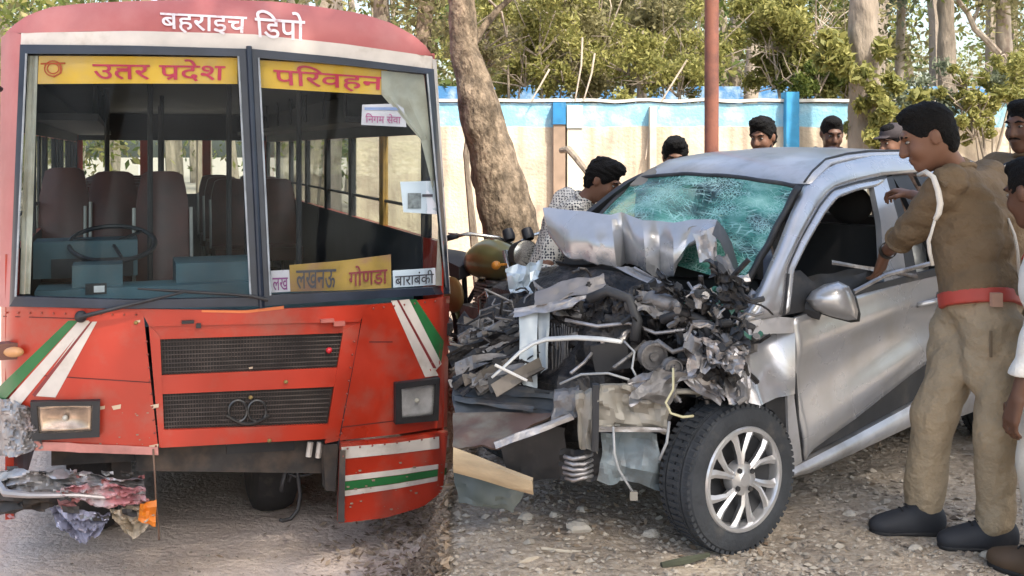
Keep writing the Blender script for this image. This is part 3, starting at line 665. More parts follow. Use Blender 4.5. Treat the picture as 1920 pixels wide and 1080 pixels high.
# scraped spots on the paint
scr = MB()
for x, y, s in ((218, 764, 9), (190, 765, 7), (290, 762, 8), (258, 603, 5), (288, 838, 9), (470, 690, 4)):
    patch(scr, SB, [(x - s, y - s * .3), (x + s, y - s * .7)], [(x - s * .6, y + s * .5), (x + s * .9, y + s * .2)], 3, 3, .0035, 0)
obj('paint_chip', scr, mat('bare chipped primer', (.55, .42, .30), .8), bus, kind='stuff', smooth=0, recalc=False)

# diagonal stripes
def stripe(top, bot, m, off): panel('stripe', top, bot, m, off, 3, 10, .004)
stripe([(128, 601), (147, 601)], [(-12, 735), (-12, 772)], green, .003)
stripe([(148, 601), (167, 601)], [(8, 757), (34, 764)], white, .003)
stripe([(169, 603), (173, 603)], [(60, 740), (66, 744)], mat('dark stripe edge', (.20, .03, .03), .5), .0035)
stripe([(163, 603), (182, 603)], [(62, 742), (104, 745)], white, .0028)
stripe([(733, 564), (745, 563)], [(797, 707), (822, 704)], white, .003)
stripe([(747, 563), (767, 561)], [(816, 695), (828, 682)], white, .0034)
stripe([(768, 562), (780, 561)], [(827, 680), (832, 640)], green, .003)
stripe([(744, 563), (748, 563)], [(812, 690), (818, 690)], mat('dark stripe edge right', (.20, .03, .03), .5), .004)

# headlamps
chrome = mat('lamp reflector', (.66, .66, .67), .25, .1, var=.3, scale=14)
def headlight(o, i, dim, lb):
    q = MB()
    (x0, y0), (x1, y1), (x2, y2), (x3, y3) = o; (u0, v0), (u1, v1), (u2, v2), (u3, v3) = i
    patch(q, SB, [o[0], o[1]], [i[0], i[1]], 6, 3, .048, .06); patch(q, SB, [i[3], i[2]], [o[3], o[2]], 6, 3, .048, .06)
    patch(q, SB, [o[0], i[0]], [o[3], i[3]], 3, 6, .0475, .06); patch(q, SB, [i[1], o[1]], [i[2], o[2]], 3, 6, .0475, .06)
    h = obj('headlight', q, blackpl, bus, label=lb)
    q = MB(); patch(q, SB, [i[0], i[1]], [i[3], i[2]], 12, 9, .036, .003, fn=lambda u, v: -.028 * (1 - (2 * u - 1) ** 2) * (1 - (2 * v - 1) ** 2)); obj('reflector_bowl', q, dim, h, smooth=180)
    cx_, cy_ = sum(p[0] for p in i) / 4, sum(p[1] for p in i) / 4
    q = MB(); q.ell(SB.px(cx_, cy_, .022), (.014, .014, .014), 10, 7); obj('bulb', q, mat('bulb glass', (.7, .68, .6), .15), h)
    q = MB(); patch(q, SB, [i[0], i[1]], [i[3], i[2]], 10, 6, .046, .003, fn=lambda u, v: .008 * (1 - (2 * u - 1) ** 4)); obj('lens', q, glass_mat('lamp glass', (.95, .95, .95), .5), h)
headlight([(58, 750), (188, 748), (187, 815), (62, 822)], [(70, 758), (174, 756), (172, 804), (74, 808)], mat('dull amber stained reflector', (.55, .42, .32), .25, .8, var=.5, scale=14), 'left headlight with a stained reflector')
headlight([(738, 716), (821, 706), (818, 785), (738, 792)], [(749, 726), (812, 717), (809, 774), (750, 780)], chrome, None)

# windscreen surround, mullion, panes
def ring(name, o, i, off, m, th=.05, n=14, parent=None):
    q = MB(); k = 4
    patch(q, SB, o['t'], i['t'], n, 3, off, th); patch(q, SB, i['b'], o['b'], n, 3, off, th)
    patch(q, SB, [o['t'][0], i['t'][0]], [o['b'][0], i['b'][0]], 3, n, off - .0006, th); patch(q, SB, [i['t'][-1], o['t'][-1]], [i['b'][-1], o['b'][-1]], 3, n, off - .0006, th)
    return obj(name, q, m, parent or bus)
T_o = [(38, 84), (250, 86), (470, 92), (640, 108), (812, 130)]; B_o = [(18, 574), (250, 578), (480, 574), (660, 562), (842, 550)]
L = dict(o=dict(t=[(38, 84), (250, 86), (462, 92)], b=[(18, 574), (250, 578), (488, 573)]), i=dict(t=[(50, 101), (250, 102), (446, 106)], b=[(30, 555), (250, 562), (469, 557)]))
Rr = dict(o=dict(t=[(470, 92), (640, 108), (812, 130)], b=[(492, 573), (660, 562), (842, 550)]), i=dict(t=[(484, 109), (640, 122), (799, 139)], b=[(506, 553), (660, 546), (834, 537)]))
for S_ in (L, Rr):
    wf = ring('windscreen_frame', S_['o'], S_['i'], .018, seal)
    q = MB(); patch(q, SB, S_['i']['t'], S_['i']['b'], 14, 12, .0, 0); obj('pane', q, glass, wf, smooth=180, recalc=False)
    # bright worn edge of the rubber
    for e0, e1 in (((S_['i']['t'][0], S_['i']['b'][0])), ((S_['i']['t'][-1], S_['i']['b'][-1]))):
        q = MB(); q.tube([SB.px(*(np.array(e0) + (np.array(e1) - np.array(e0)) * t), .024) for t in np.linspace(0, 1, 12)], .0055, 6); obj('glazing_strip', q, mat('pale worn glazing strip', (.30, .33, .36), .4, var=.4, scale=10), wf)
q = MB(); q.tube([SB.px(lerp(466, 490, t), lerp(88, 575, t), .02) for t in np.linspace(0, 1, 14)], .022, 10, flat=.7); obj('mullion', q, seal, bus)
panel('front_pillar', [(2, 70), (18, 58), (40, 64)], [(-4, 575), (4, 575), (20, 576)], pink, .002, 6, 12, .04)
panel('front_pillar', [(810, 110), (818, 112)], [(838, 552), (844, 550)], white, .004, 4, 12, .03)

# white band, cowl with haze in its colour, and lettering
panel('white_band', [(40, 62), (250, 58), (470, 64), (640, 82), (810, 106)], [(39, 84), (250, 86), (470, 92), (640, 108), (814, 131)], white, .006, 24, 4)
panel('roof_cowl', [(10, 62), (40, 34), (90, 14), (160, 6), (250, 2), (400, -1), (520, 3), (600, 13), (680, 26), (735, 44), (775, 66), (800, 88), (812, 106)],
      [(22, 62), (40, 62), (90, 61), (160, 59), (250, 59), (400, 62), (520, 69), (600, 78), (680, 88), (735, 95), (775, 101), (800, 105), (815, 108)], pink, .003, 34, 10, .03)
letter_white = mat('brushed white lettering', (.74, .68, .70), .6, var=.15, scale=14, col2=(.52, .28, .28), mix=(.54, .66), s2=18)
letter_red = mat('crimson lettering', (.50, .012, .05), .55, var=.15)
text_on('lettering', 'बहराइच', 1, SB, [(300, 24), (463, 32), (461, 70), (302, 60)], letter_white, bus, .008, .010)
text_on('lettering', 'िडपो', 1, SB, [(476, 18), (572, 24), (571, 77), (480, 70)], letter_white, bus, .008, .010)
# banners inside the glass
yel = mat('yellow banner', (.72, .40, .03), .7, var=.10, scale=3, col2=(.62, .38, .12), s2=2)
ban = [panel('banner', [(72, 104), (250, 105), (446, 108)], [(70, 157), (250, 156), (446, 157)], yel, -.02, 12, 3, .004), panel('banner', [(486, 112), (600, 118), (728, 130)], [(489, 164), (600, 171), (726, 178)], yel, -.02, 10, 3, .004)]
text_on('banner_lettering', 'उतर पदेश', 1, SB, [(172, 108), (424, 112), (422, 153), (175, 150)], letter_red, ban[0], -.015, .009,
        extra=[[(.64, .47), (.98, .47), (.98, .41), (.64, .41)], [(2.27, .26), (2.27, .17), (2.05, -.02), (2.0, .05)]])
text_on('banner_lettering', 'पिरवहन', 1, SB, [(512, 118), (722, 134), (720, 174), (516, 165)], letter_red, ban[1], -.015, .009)
q = MB()                                # the round seal at the banner's left end
for r_ in (18, 12):
    q.tube([SB.px(99 + r_ * math.cos(t) * .9, 128 + r_ * math.sin(t) * .8, -.015) for t in np.linspace(0, 6.283, 20)], .003, 4)
q.tube([SB.px(76, 119, -.015), SB.px(122, 118, -.015)], .004, 4); q.tube([SB.px(112, 120, -.015), SB.px(114, 136, -.015), SB.px(100, 144, -.015)], .004, 4)
obj('banner_seal', q, mat('orange red print', (.55, .10, .03), .6), ban[0])
cloth = mat('translucent grimy curtain', (.60, .56, .47), .8, var=.15, scale=6, col2=(.48, .42, .32), s2=4, trans=.4)
panel('curtain', [(52, 104), (71, 104)], [(36, 552), (56, 552)], cloth, -.016, 5, 16, .003, fn=lambda u, v: .008 * math.sin(u * 9 + v * 4))
panel('curtain', [(716, 132), (795, 140)], [(716.5, 178), (801, 190)], cloth, -.012, 8, 5, .003, fn=lambda u, v: .008 * math.sin(u * 14))
panel('curtain', [(717, 178), (801, 190)], [(790, 262), (808, 262)], cloth, -.012, 8, 6, .003, fn=lambda u, v: .008 * math.sin(u * 14))
panel('curtain', [(790, 262), (808, 262)], [(824, 400), (830, 400)], cloth, -.012, 4, 6, .003)
panel('curtain', [(824, 400), (830, 400)], [(818, 536), (834, 536)], cloth, -.012, 4, 6, .003)
# papers and boards in the windscreen
paper = mat('pale notice paper', (.62, .55, .58), .7, var=.08); paper2 = mat('bluish white notice', (.66, .67, .72), .6, var=.08)
pur = mat('purple print', (.26, .05, .20), .6); ink = mat('dark print', (.06, .05, .06), .6); yb = mat('stained yellow board', (.42, .24, .045), .7, var=.3, scale=8, col2=(.25, .12, .07), s2=4)
pp = panel('notice', [(680, 196), (745, 194), (758, 203)], [(678, 234), (763, 238)], paper, -.01, 6, 3, .002)
text_on('notice_print', 'िनगम सेवा', 1, SB, [(686, 212), (752, 214), (752, 232), (686, 230)], mat('faded pink print', (.45, .12, .25), .7), pp, -.006, .01)
panel('notice_line', [(684, 201), (748, 201)], [(684, 206), (750, 207)], mat('faded blue print', (.25, .30, .50), .7), -.0065, 5, 2, 0, parent=pp)
pp = panel('notice', [(751, 341), (816, 339)], [(757, 398), (820, 402)], paper2, -.008, 5, 4, .002)
q = MB(); patch(q, SB, [(765, 362), (790, 362)], [(765, 391), (790, 391)], 5, 5, -.004, 0); obj('notice_emblem', q, mat('grey brown print', (.20, .20, .20), .7, var=.5, scale=40), pp, recalc=False)
panel('notice_line', [(792, 364), (812, 364)], [(792, 369), (812, 369)], ink, -.004, 3, 2, 0, parent=pp)
bd = panel('route_board', [(509, 509), (544, 507)], [(510, 550), (546, 548)], paper, -.03, 3, 3, .004)
text_on('board_print', 'लख', 1, SB, [(512, 522), (541, 521), (542, 545), (513, 546)], pur, bd, -.025, .008)
bd = panel('route_board', [(544, 498), (640, 490), (735, 478)], [(546, 548), (640, 546), (736, 541)], yb, -.026, 8, 4, .006)
text_on('board_print', 'लखनऊ', 1, SB, [(556, 508), (632, 505), (630, 541), (557, 543)], ink, bd, -.019, .008)
text_on('board_print', 'गोणडा', 1, SB, [(655, 500), (728, 494), (728, 532), (655, 538)], mat('dark red print', (.22, .02, .03), .6), bd, -.019, .008)
bd = panel('route_board', [(738, 508), (818, 503)], [(739, 540), (820, 535)], paper2, -.02, 5, 3, .003)
text_on('board_print', 'बाराबंकी', 1, SB, [(742, 511), (815, 506), (815, 532), (742, 537)], ink, bd, -.015, .008)

# wipers, side indicators
q = MB(); q.tube([SB.px(150, 592, .05), SB.px(230, 572, .06), SB.px(345, 545, .05)], [.012, .009, .006], 8); q.tube([SB.px(258, 540, .03), SB.px(345, 545, .035), SB.px(468, 553, .03)], [.005, .009, .006], 8); q.ell(SB.px(152, 592, .03), (.03, .03, .03)); obj('wiper', q, blackpl, bus)
q = MB(); q.tube([SB.px(500, 560, .05), SB.px(470, 553, .05), SB.px(420, 549, .04)], [.01, .008, .005], 8); obj('wiper', q, blackpl, bus)
q = MB(); q.box(SB.px(16, 655, .03), (.075, .04, .04), BX); ind = obj('indicator', q, mat('broken brown lamp base', (.16, .07, .05), .6), bus)
q = MB(); q.ell(SB.px(28, 656, .06), (.05, .03, .026)); obj('lamp_lens', q, mat('clear amber lens', (.55, .28, .12), .2), ind)
q = MB(); q.box(SB.px(836, 615, .03), (.012, .03, .035), BX); obj('indicator', q, blackpl, bus)

# right bumper quarter with its stripes
bq = MB(); patch(bq, SB, [(637, 828), (740, 820), (836, 806)], [(632, 976), (720, 966), (790, 945), (826, 916)], 16, 8, .045, .05); bump = obj('bumper', bq, red, bus)
def bs(t0, t1, b0, b1, m, off): panel('bumper_stripe', t0, t1, m, off, 12, 3, .004, parent=bump)
bs([(637, 834), (740, 826), (836, 812)], [(637, 856), (740, 846), (837, 834)], 0, 0, white, .05)
bs([(637, 888), (740, 876), (834, 864)], [(637, 898), (740, 886), (834, 872)], 0, 0, white, .05)
bs([(637, 899), (740, 887), (833, 873)], [(637, 915), (740, 901), (832, 885)], 0, 0, green, .05)
bs([(637, 916), (740, 902), (832, 886)], [(637, 926), (740, 911), (831, 894)], 0, 0, white, .05)
q = MB(); a0 = SB.px(634, 840, .05); a1 = SB.px(630, 974, .05); q.hexa([a1, a1 + Vector((.035, 0, 0)), a1 + Vector((.0, .2, 0)), a1 + Vector((-.04, .2, 0)), a0, a0 + Vector((.03, 0, 0)), a0 + Vector((0, .2, 0)), a0 + Vector((-.04, .2, 0))]); obj('bumper_end', q, dirtmetal, bump)
# exposed chassis under the grille
q = MB()
for (x0, x1, y0, y1, dd, hh) in ((255, 640, 838, 900, .22, .08),):
    pts = [(x0, y0), (x1, y0 - 8)], [(x0, y1), (x1, y1 + 4)]
    patch(q, SB, pts[0], pts[1], 10, 4, -.16, .14)
patch(q, SB, [(90, 850), (300, 852)], [(90, 900), (300, 888)], 6, 3, -.25, .1)
patch(q, SB, [(608, 836), (636, 834)], [(612, 922), (630, 924)], 3, 3, -.02, .1)
obj('chassis_beam', q, dirtmetal, bus)
q = MB(); patch(q, SB, [(430, 846), (560, 838)], [(430, 866), (560, 858)], 4, 2, -.145, .02); obj('chassis_plate', q, blackpl, bus)
q = MB()
for p in ([(588, 838), (584, 866)], [(606, 838), (602, 868)]): q.tube([SB.px(*p[0], -.1), SB.px(*p[1], -.1)], .016, 6)
obj('white_bracket', q, white, bus)
def hose(name, pts, r, m, off=-.2):
    q = MB(); q.tube([SB.px(x, y, off) for x, y in pts], r, 6); return obj(name, q, m, bus, smooth=180)
hose('hose', [(566, 880), (570, 915), (574, 950), (570, 978), (556, 996), (540, 1000), (534, 998)], .011, blackpl)
hose('hose', [(548, 888), (545, 910), (541, 925), (538, 944)], .014, blackpl); hose('hose', [(612, 900), (590, 910), (566, 914), (550, 908)], .008, blackpl)
hose('hose', [(556, 885), (560, 905), (552, 925)], .008, blackpl)
hose('hanging_cord', [(287, 840), (290, 890), (292, 940), (297, 985), (298, 1010)], .005, mat('brown cord', (.16, .10, .07), .9), .02)
for (x, y) in ((538, 938), (298, 1008)): pass
# crushed left corner and dangling wreckage
def crumple(mb, top, bot, nu, nv, off, amp, fr, th=.004, seed=0, mi=0, drop=0):
    rr = random.Random(seed); o3 = Vector((rr.random() * 99, rr.random() * 99, 0))
    patch(mb, SB, top, bot, nu, nv, off, th, mi, fn=lambda u, v: amp * (mnoise.noise(Vector((u * fr, v * fr * .7, 0)) + o3) + .6 * abs(mnoise.noise(Vector((u * fr * 2.3, v * fr * 2, 3)) + o3)) + .35 * mnoise.noise(Vector((u * fr * 5.1, v * fr * 4.3, 8)) + o3)) + drop * v)
q = MB(); crumple(q, [(-30, 738), (20, 748), (62, 764)], [(-30, 858), (30, 852), (82, 838)], 34, 30, .015, .06, 5, seed=2); obj('torn_corner', q, greys, bus, smooth=25, label='torn grey corner metal below the left headlight')
q = MB(); crumple(q, [(64, 826), (180, 832), (296, 838)], [(66, 843), (180, 848), (297, 852)], 12, 3, .012, .012, 8, seed=4); obj('panel_lip', q, mat('scraped pink lip', (.48, .20, .17), .5, var=.3, scale=12), bus)
q = MB(); crumple(q, [(-30, 880), (60, 868), (150, 874), (268, 886)], [(-30, 905), (60, 912), (150, 912), (272, 914)], 44, 14, .10, .08, 7, seed=5); wr = obj('bumper_wreck', q, greys, bus, smooth=25, label='crumpled grey and pink bumper remains hanging at the left')
q = MB(); crumple(q, [(118, 896), (200, 888), (272, 900)], [(116, 910), (190, 938), (272, 926)], 34, 14, .13, .06, 7, seed=6); obj('crumpled_sheet', q, mat('scraped pink bumper paint', (.42, .17, .18), .45, var=.35, scale=9, col2=(.40, .34, .34), s2=8), wr, smooth=25)
q = MB(); crumple(q, [(96, 936), (150, 940), (208, 948)], [(112, 972), (164, 1008), (200, 962)], 26, 20, .12, .10, 5, seed=7); obj('crumpled_sheet', q, mat('pale lilac foil sheet', (.38, .38, .48), .35, .3, var=.35, scale=10), wr, smooth=20)
q = MB(); crumple(q, [(206, 944), (240, 938), (286, 930)], [(214, 962), (250, 996), (290, 962)], 22, 16, .11, .07, 5, seed=8); obj('crumpled_sheet', q, mat('dirty cream strip', (.42, .35, .26), .5, var=.4, scale=12), wr, smooth=20)
q = MB(); crumple(q, [(262, 928), (292, 920)], [(258, 958), (290, 968)], 6, 6, .15, .04, 4, seed=9, th=.01); obj('orange_lens', q, mat('orange indicator shard', (.70, .20, .02), .3), wr, smooth=20)
q = MB(); q.tube([SB.px(-20, 880, .14), SB.px(8, 893, .16), SB.px(18, 905, .17), SB.px(60, 910, .16), SB.px(150, 911, .15), SB.px(200, 918, .13)], [.022, .022, .02, .015, .012, .01], 8); obj('bent_pipe', q, mat('dull bare pipe', (.42, .38, .36), .4, .6), wr)
q = MB(); crumple(q, [(-40, 905), (30, 916), (110, 930)], [(-40, 958), (20, 962), (110, 945)], 10, 6, .02, .08, 5, seed=10); obj('crumpled_sheet', q, dirtmetal, wr, smooth=25)
q = MB()
for k in range(26):
    x, y = rng.uniform(20, 285), rng.uniform(860, 955); s = rng.uniform(6, 17)
    crumple(q, [(x - s, y - s * .4), (x + s, y - s * .3)], [(x - s * .8, y + s * .3), (x + s * 1.1, y + s * .4)], 4, 3, rng.uniform(.05, .17), .05, 3, seed=k, th=.003, mi=rng.randrange(3))
obj('shards', q, [greys, dirtmetal, mat('pinkish shard', (.40, .16, .15), .5)], wr, smooth=20, kind='stuff')

# body: sides, roof, floor, rear
BLN = 8.0
def bbox(mb, a0, a1, b0, b1, z0, z1): mb.box(BL((a0 + a1) / 2, (b0 + b1) / 2, (z0 + z1) / 2), (abs(a1 - a0) / 2, abs(b1 - b0) / 2, abs(z1 - z0) / 2), BX)
WZ0, WZ1 = 1.02, 1.64
pil_b = [.42, 1.55, 2.65, 3.75, 4.85, 5.95, 7.0, 7.95]
for s, aa in ((0, .0), (1, BW - .04)):
    q = MB(); bbox(q, aa, aa + .04, .12, BLN, -.32, WZ0); side = obj('side_wall', q, red, bus, smooth=0)
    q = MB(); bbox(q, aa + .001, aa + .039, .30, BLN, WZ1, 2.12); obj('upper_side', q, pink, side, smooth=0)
    q = MB(); li = .042 if s == 0 else -.004; bbox(q, aa + li, aa + li + .004, .42, BLN - .1, .2, WZ0); bbox(q, aa + li, aa + li + .004, .42, BLN - .1, WZ1, 2.0); obj('wall_lining', q, darkin, side, smooth=0)
    q = MB(); bbox(q, aa - .002 if s == 0 else aa + .038, aa + .002 if s == 0 else aa + .042, .6, BLN - .2, .55, .68); obj('side_stripe', q, white, side, smooth=0)
    for b in pil_b:
        q = MB(); bbox(q, aa + .002, aa + .038, b - .06, b + .06, WZ0, WZ1); obj('window_pillar', q, mat('rusty yellow pillar', (.40, .22, .05), .7, var=.4, scale=9) if (s == 1 and b == 1.55) else darkin, side, smooth=0)
    for i in range(len(pil_b) - 1):
        b0, b1 = pil_b[i] + .06, pil_b[i + 1] - .06
        wn_ = MB(); bbox(wn_, aa + .018, aa + .022, b0, b1, WZ0, WZ1); wo = obj('window', wn_, sideglass, side, smooth=0)
        q = MB(); q.tube([BL(aa + .02, b0, 1.19), BL(aa + .02, b1, 1.19)], .011, 6); obj('window_rail', q, black, wo)
        if s == 0 and i % 2: q = MB(); q.tube([BL(aa + .02, (b0 + b1) / 2, WZ0), BL(aa + .02, (b0 + b1) / 2, WZ1)], .014, 6); obj('sash_bar', q, black, wo)
roof = [[BL(lerp(0, BW, i / 16), b, 2.11 + .17 * (1 - abs(2 * i / 16 - 1) ** 2.6)) for i in range(17)] for b in (.42, 2, 4, 6, BLN)]
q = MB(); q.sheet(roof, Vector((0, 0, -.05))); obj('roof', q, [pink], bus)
q = MB(); bbox(q, .04, BW - .04, .35, BLN, .14, .2); obj('floor', q, darkin, bus, smooth=0)
q = MB(); bbox(q, .04, BW - .04, .4, BLN - .05, 1.98, 2.02); obj('ceiling', q, mat('grey cabin ceiling', (.05, .05, .055), .7), bus, smooth=0)
q = MB(); bbox(q, 0, BW, BLN - .04, BLN, -.35, 1.0); bbox(q, 0, BW, BLN - .04, BLN, 1.66, 2.2)
for a in (0, .75, 1.48, 2.2): bbox(q, a, a + .1, BLN - .041, BLN - .001, 1.0, 1.66)
rear = obj('rear_wall', q, red, bus, smooth=0)
q = MB(); bbox(q, .05, BW - .05, BLN - .06, BLN - .05, .2, 1.0); bbox(q, .05, BW - .05, BLN - .06, BLN - .05, 1.66, 2.0); obj('wall_lining', q, darkin, rear, smooth=0)
for a in (.1, .85, 1.58): q = MB(); bbox(q, a, a + .63, BLN - .024, BLN - .018, 1.0, 1.66); obj('rear_window', q, sideglass, rear, smooth=0)
for s in (0, 1):                        # luggage racks and ceiling trunking
    q = MB(); a0 = .06 if s == 0 else BW - .42
    bbox(q, a0, a0 + .36, .9, BLN - .3, 1.72, 1.76)
    for k in range(9): b = 1 + k * .8; q.tube([BL(a0 + (.34 if s == 0 else .02), b, 1.74), BL(a0 + (.34 if s == 0 else .02), b, 1.98)], .012, 6)
    obj('luggage_rack', q, darkin, bus, smooth=0)
for a, b in ((.72, 1.35), (1.22, 1.5), (1.45, 2.6), (.85, 3.2), (.45, 2.3), (1.5, 4.6), (.9, 5.4), (1.62, 1.1)):
    q = MB(); q.tube([BL(a, b, .2), BL(a, b, 1.98)], .018, 8); obj('grab_pole', q, darkin, bus)
maroon = mat('worn maroon vinyl', (.075, .022, .018), .45, var=.4, scale=6); 
def seat(a, b, wd=.42, ht=.62, z=.62):
    q = MB(); c = BL(a, b, z); g = []
    for j in range(9):
        t = j / 8; r_ = []
        for i in range(9):
            u = 2 * i / 8 - 1; wv = wd / 2 * (1 - .22 * max(0, t - .72) / .28); r_.append(BL(a + u * wv, b + .16 * t - .02 * math.cos(u * 2.4), z + ht * t - .025 * (abs(u) ** 5) * (t > .9)))
        g.append(r_)
    q.sheet(g, Vector((*BB, 0)) * .09); sb = obj('seat_back', q, maroon, bus)
    q = MB(); q.box(BL(a, b - .18, z - .04), (wd / 2, .22, .06), BX); obj('seat_cushion', q, maroon, sb)
    q = MB()
    for da in (-1, 1): q.tube([BL(a + da * wd * .42, b - .1, .2), BL(a + da * wd * .42, b - .1, z - .06)], .016, 6); q.tube([BL(a + da * (wd / 2 + .012), b, z), BL(a + da * (wd / 2 + .012), b + .1, z + ht * .7)], .012, 6)
    obj('seat_frame', q, mat('worn pale seat tube', (.35, .33, .3), .4, .6), sb)
for (px_, wpx, ytop, b) in ((118, 88, 315, 1.9), (212, 92, 322, 1.9), (306, 96, 322, 1.35)):
    pt_ = None
    for it in range(30):                # find the seat's place across the bus from its measured picture column
        pass
    lo_, hi_ = -.3, 2.6
    for _ in range(40):
        m_ = (lo_ + hi_) / 2; v_ = BL(m_, b, 1); 
        if CX + v_.x / v_.y * FPX < px_: lo_ = m_
        else: hi_ = m_
    v_ = BL(m_, b, 1); zt = EYE - (ytop - HY) * v_.y / FPX; seat(m_, b, wpx * v_.y / FPX, .78, zt - .78)
for b in (3.0, 3.9, 4.8, 5.7, 6.6):
    for a in ((.32, .72, 1.55, 1.98) if b > 4.5 else (.32, .72)): seat(a, b, .38, .66, .6)
# dashboard and steering wheel
q = MB(); bbox(q, .12, BW - .12, .34, .62, .58, .80); dash = obj('dashboard', q, teal, bus, smooth=0)
def dbox(px0, px1, py0, py1, b, dep, m, nm='dash_box'):
    a0 = a1 = None
    def sol(px_):
        lo_, hi_ = -.6, 3
        for _ in range(40):
            mm = (lo_ + hi_) / 2; v_ = BL(mm, b, 1)
            if CX + v_.x / v_.y * FPX < px_: lo_ = mm
            else: hi_ = mm
        return mm
    a0, a1 = sol(px0), sol(px1); dd = BL((a0 + a1) / 2, b, 1).y; z0, z1 = EYE - (py1 - HY) * dd / FPX, EYE - (py0 - HY) * dd / FPX
    q = MB(); bbox(q, a0, a1, b, b + dep, z0, z1); return obj(nm, q, m, dash, smooth=0)
dbox(62, 258, 452, 520, .95, .30, teal); dbox(135, 230, 497, 545, .44, .22, teal); dbox(330, 480, 492, 545, .46, .40, teal)
dbox(96, 250, 484, 520, .938, .01, darkin, 'dash_panel')
dbox(160, 200, 532, 552, .335, .02, blackpl, 'gauge'); dbox(176, 196, 536, 548, .33, .02, chrome, 'gauge')
cst = BL(.50, .98, .99); axs = Vector((*BB, 0)) * -.36 + Vector((0, 0, .93)); q = MB()
u_ = axs.orthogonal().normalized(); v_ = axs.normalized().cross(u_)
q.tube([cst + (u_ * math.cos(t) + v_ * math.sin(t)) * .24 for t in np.linspace(0, 6.283, 33)], .014, 8)
for t in (0.3, 2.4, 4.5): q.tube([cst, cst + (u_ * math.cos(t) + v_ * math.sin(t)) * .24], .01, 6)
q.tube([cst, cst - axs.normalized() * .5], .03, 8); obj('steering_wheel', q, black, bus)
# rivets and seams along the sheet metal
rv = MB()
for (x0, y0, x1, y1, n) in ((12, 586, 255, 590, 12), (700, 578, 835, 562, 8), (275, 640, 292, 836, 9), (664, 640, 640, 812, 8), (648, 836, 832, 814, 9), (643, 968, 640, 850, 5)):
    for k in range(n): t = k / (n - 1); rv.ell(SB.px(lerp(x0, x1, t), lerp(y0, y1, t), .055 if y0 > 830 else .004), (.006, .006, .006), 6, 4)
obj('rivets', rv, mat('painted rivet', (.26, .06, .04), .5, var=.3), bus, kind='stuff')
for tp, bt in (([(6, 592), (140, 596)], [(6, 594), (140, 598)]), ([(692, 640), (736, 640)], [(692, 642), (736, 642)]), ([(640, 800), (838, 776)], [(640, 802), (838, 778)]), ([(30, 700), (282, 716)], [(30, 702), (282, 718)])):
    panel('seam', tp, bt, mat('dark panel seam', (.10, .015, .012), .7), .0022, 6, 2, 0)  # thin dark red lines along the panel seams
# road grime splashed along the lower edges
gr = MB(); rg9 = random.Random(9)
for k in range(60):
    x = rg9.choice((rg9.uniform(70, 290), rg9.uniform(645, 830))); y = rg9.uniform(770, 840) if x < 300 else rg9.uniform(860, 960); s = rg9.uniform(.8, 3.6)
    patch(gr, SB, [(x - s, y - s * .5), (x + s, y - s * .6)], [(x - s * .7, y + s * .5), (x + s * .8, y + s * .5)], 3, 3, .0055 if x < 300 else .0565, 0)
obj('mud_spots', gr, mat('dried mud', (.27, .19, .14), .9), bus, kind='stuff', smooth=0, recalc=False)
# wheels
tyre = mat('worn tyre rubber', (.018, .018, .019), .85, var=.4, scale=9, col2=(.07, .06, .05), mix=(.55, .72), s2=6)
for a, b in ((.40, .82), (1.40, .82), (.3, 5.6), (BW - .3, 5.6)):
    q = MB(); c = BL(a, b, GZB + .46); q.lathe([(.2, -.13), (.40, -.13), (.45, -.11), (.47, -.07), (.475, 0), (.47, .07), (.45, .11), (.40, .13), (.2, .13)], c, BX[0], 40); wh = obj('wheel', q, tyre, bus)
    q = MB(); q.lathe([(.02, -.06), (.12, -.07), (.22, -.10), (.23, -.13), (.23, .13), (.22, .10), (.12, .07), (.02, .06)], c, BX[0], 24); obj('rim', q, dirtmetal, wh)
q = MB(); q.tube([BL(.4, .82, -.2), BL(1.4, .82, -.2)], .06, 8); bbox(q, .5, .6, .3, 7.4, -.28, -.1); bbox(q, 1.65, 1.75, .3, 7.4, -.28, -.1); bbox(q, .1, BW - .1, .3, 7.8, .05, .13); obj('chassis', q, dirtmetal, bus, smooth=0)
# door mirror stub at the far left
q = MB(); q.tube([BL(-.02, .12, 1.85), BL(-.10, .0, 1.92), BL(-.22, -.05, 1.8), BL(-.24, -.05, 1.55)], .014, 8); q.box(BL(-.26, -.05, 1.45), (.08, .02, .16), BX); obj('mirror', q, blackpl, bus)
# ------------------------------------------------------------------ the wrecked car
rng.seed(21)
CA = np.array((math.cos(R(41.5)), math.sin(R(41.5)))); CL_ = np.array((-CA[1], CA[0])); CO = np.array((.855, 4.10))
def carF(u, z):
    u = np.asarray(u, float); z = np.asarray(z, float)
    b = .10 * np.clip(.55 - z, 0, 1) ** 1.6 + .16 * np.clip(z - .70, 0, .28) ** 1.5 + .42 * np.clip(z - .96, 0, 1) + .12 * np.clip(z - 1.3, 0, 1)
    b = b + .30 * np.clip(.30 - u, 0, 1.5) ** 2 + .07 * np.clip(u - 1.9, 0, 2) ** 2 - .012 * np.sin(np.clip(u, .45, 1.5) * 3)
    return b
SC = Surf(CO, CA, CL_, carF)
def CW(u, v, z): return Vector((CO[0] + u * CA[0] + v * CL_[0], CO[1] + u * CA[1] + v * CL_[1], z))
CXv = (Vector((*CA, 0)), Vector((*CL_, 0)), Vector((0, 0, 1)))
IN = CXv[1]
silver = mat('silver metallic car paint', (.42, .425, .445), .27, .5, var=.06, scale=3, col2=(.34, .33, .32), mix=(.48, .7), s2=3.0, coat=.6, rvar=.06)
silver_d = mat('dusty silver car paint', (.46, .46, .48), .38, .35, var=.12, scale=5, col2=(.25, .235, .22), mix=(.5, .72), s2=3, coat=.3, rvar=.08)
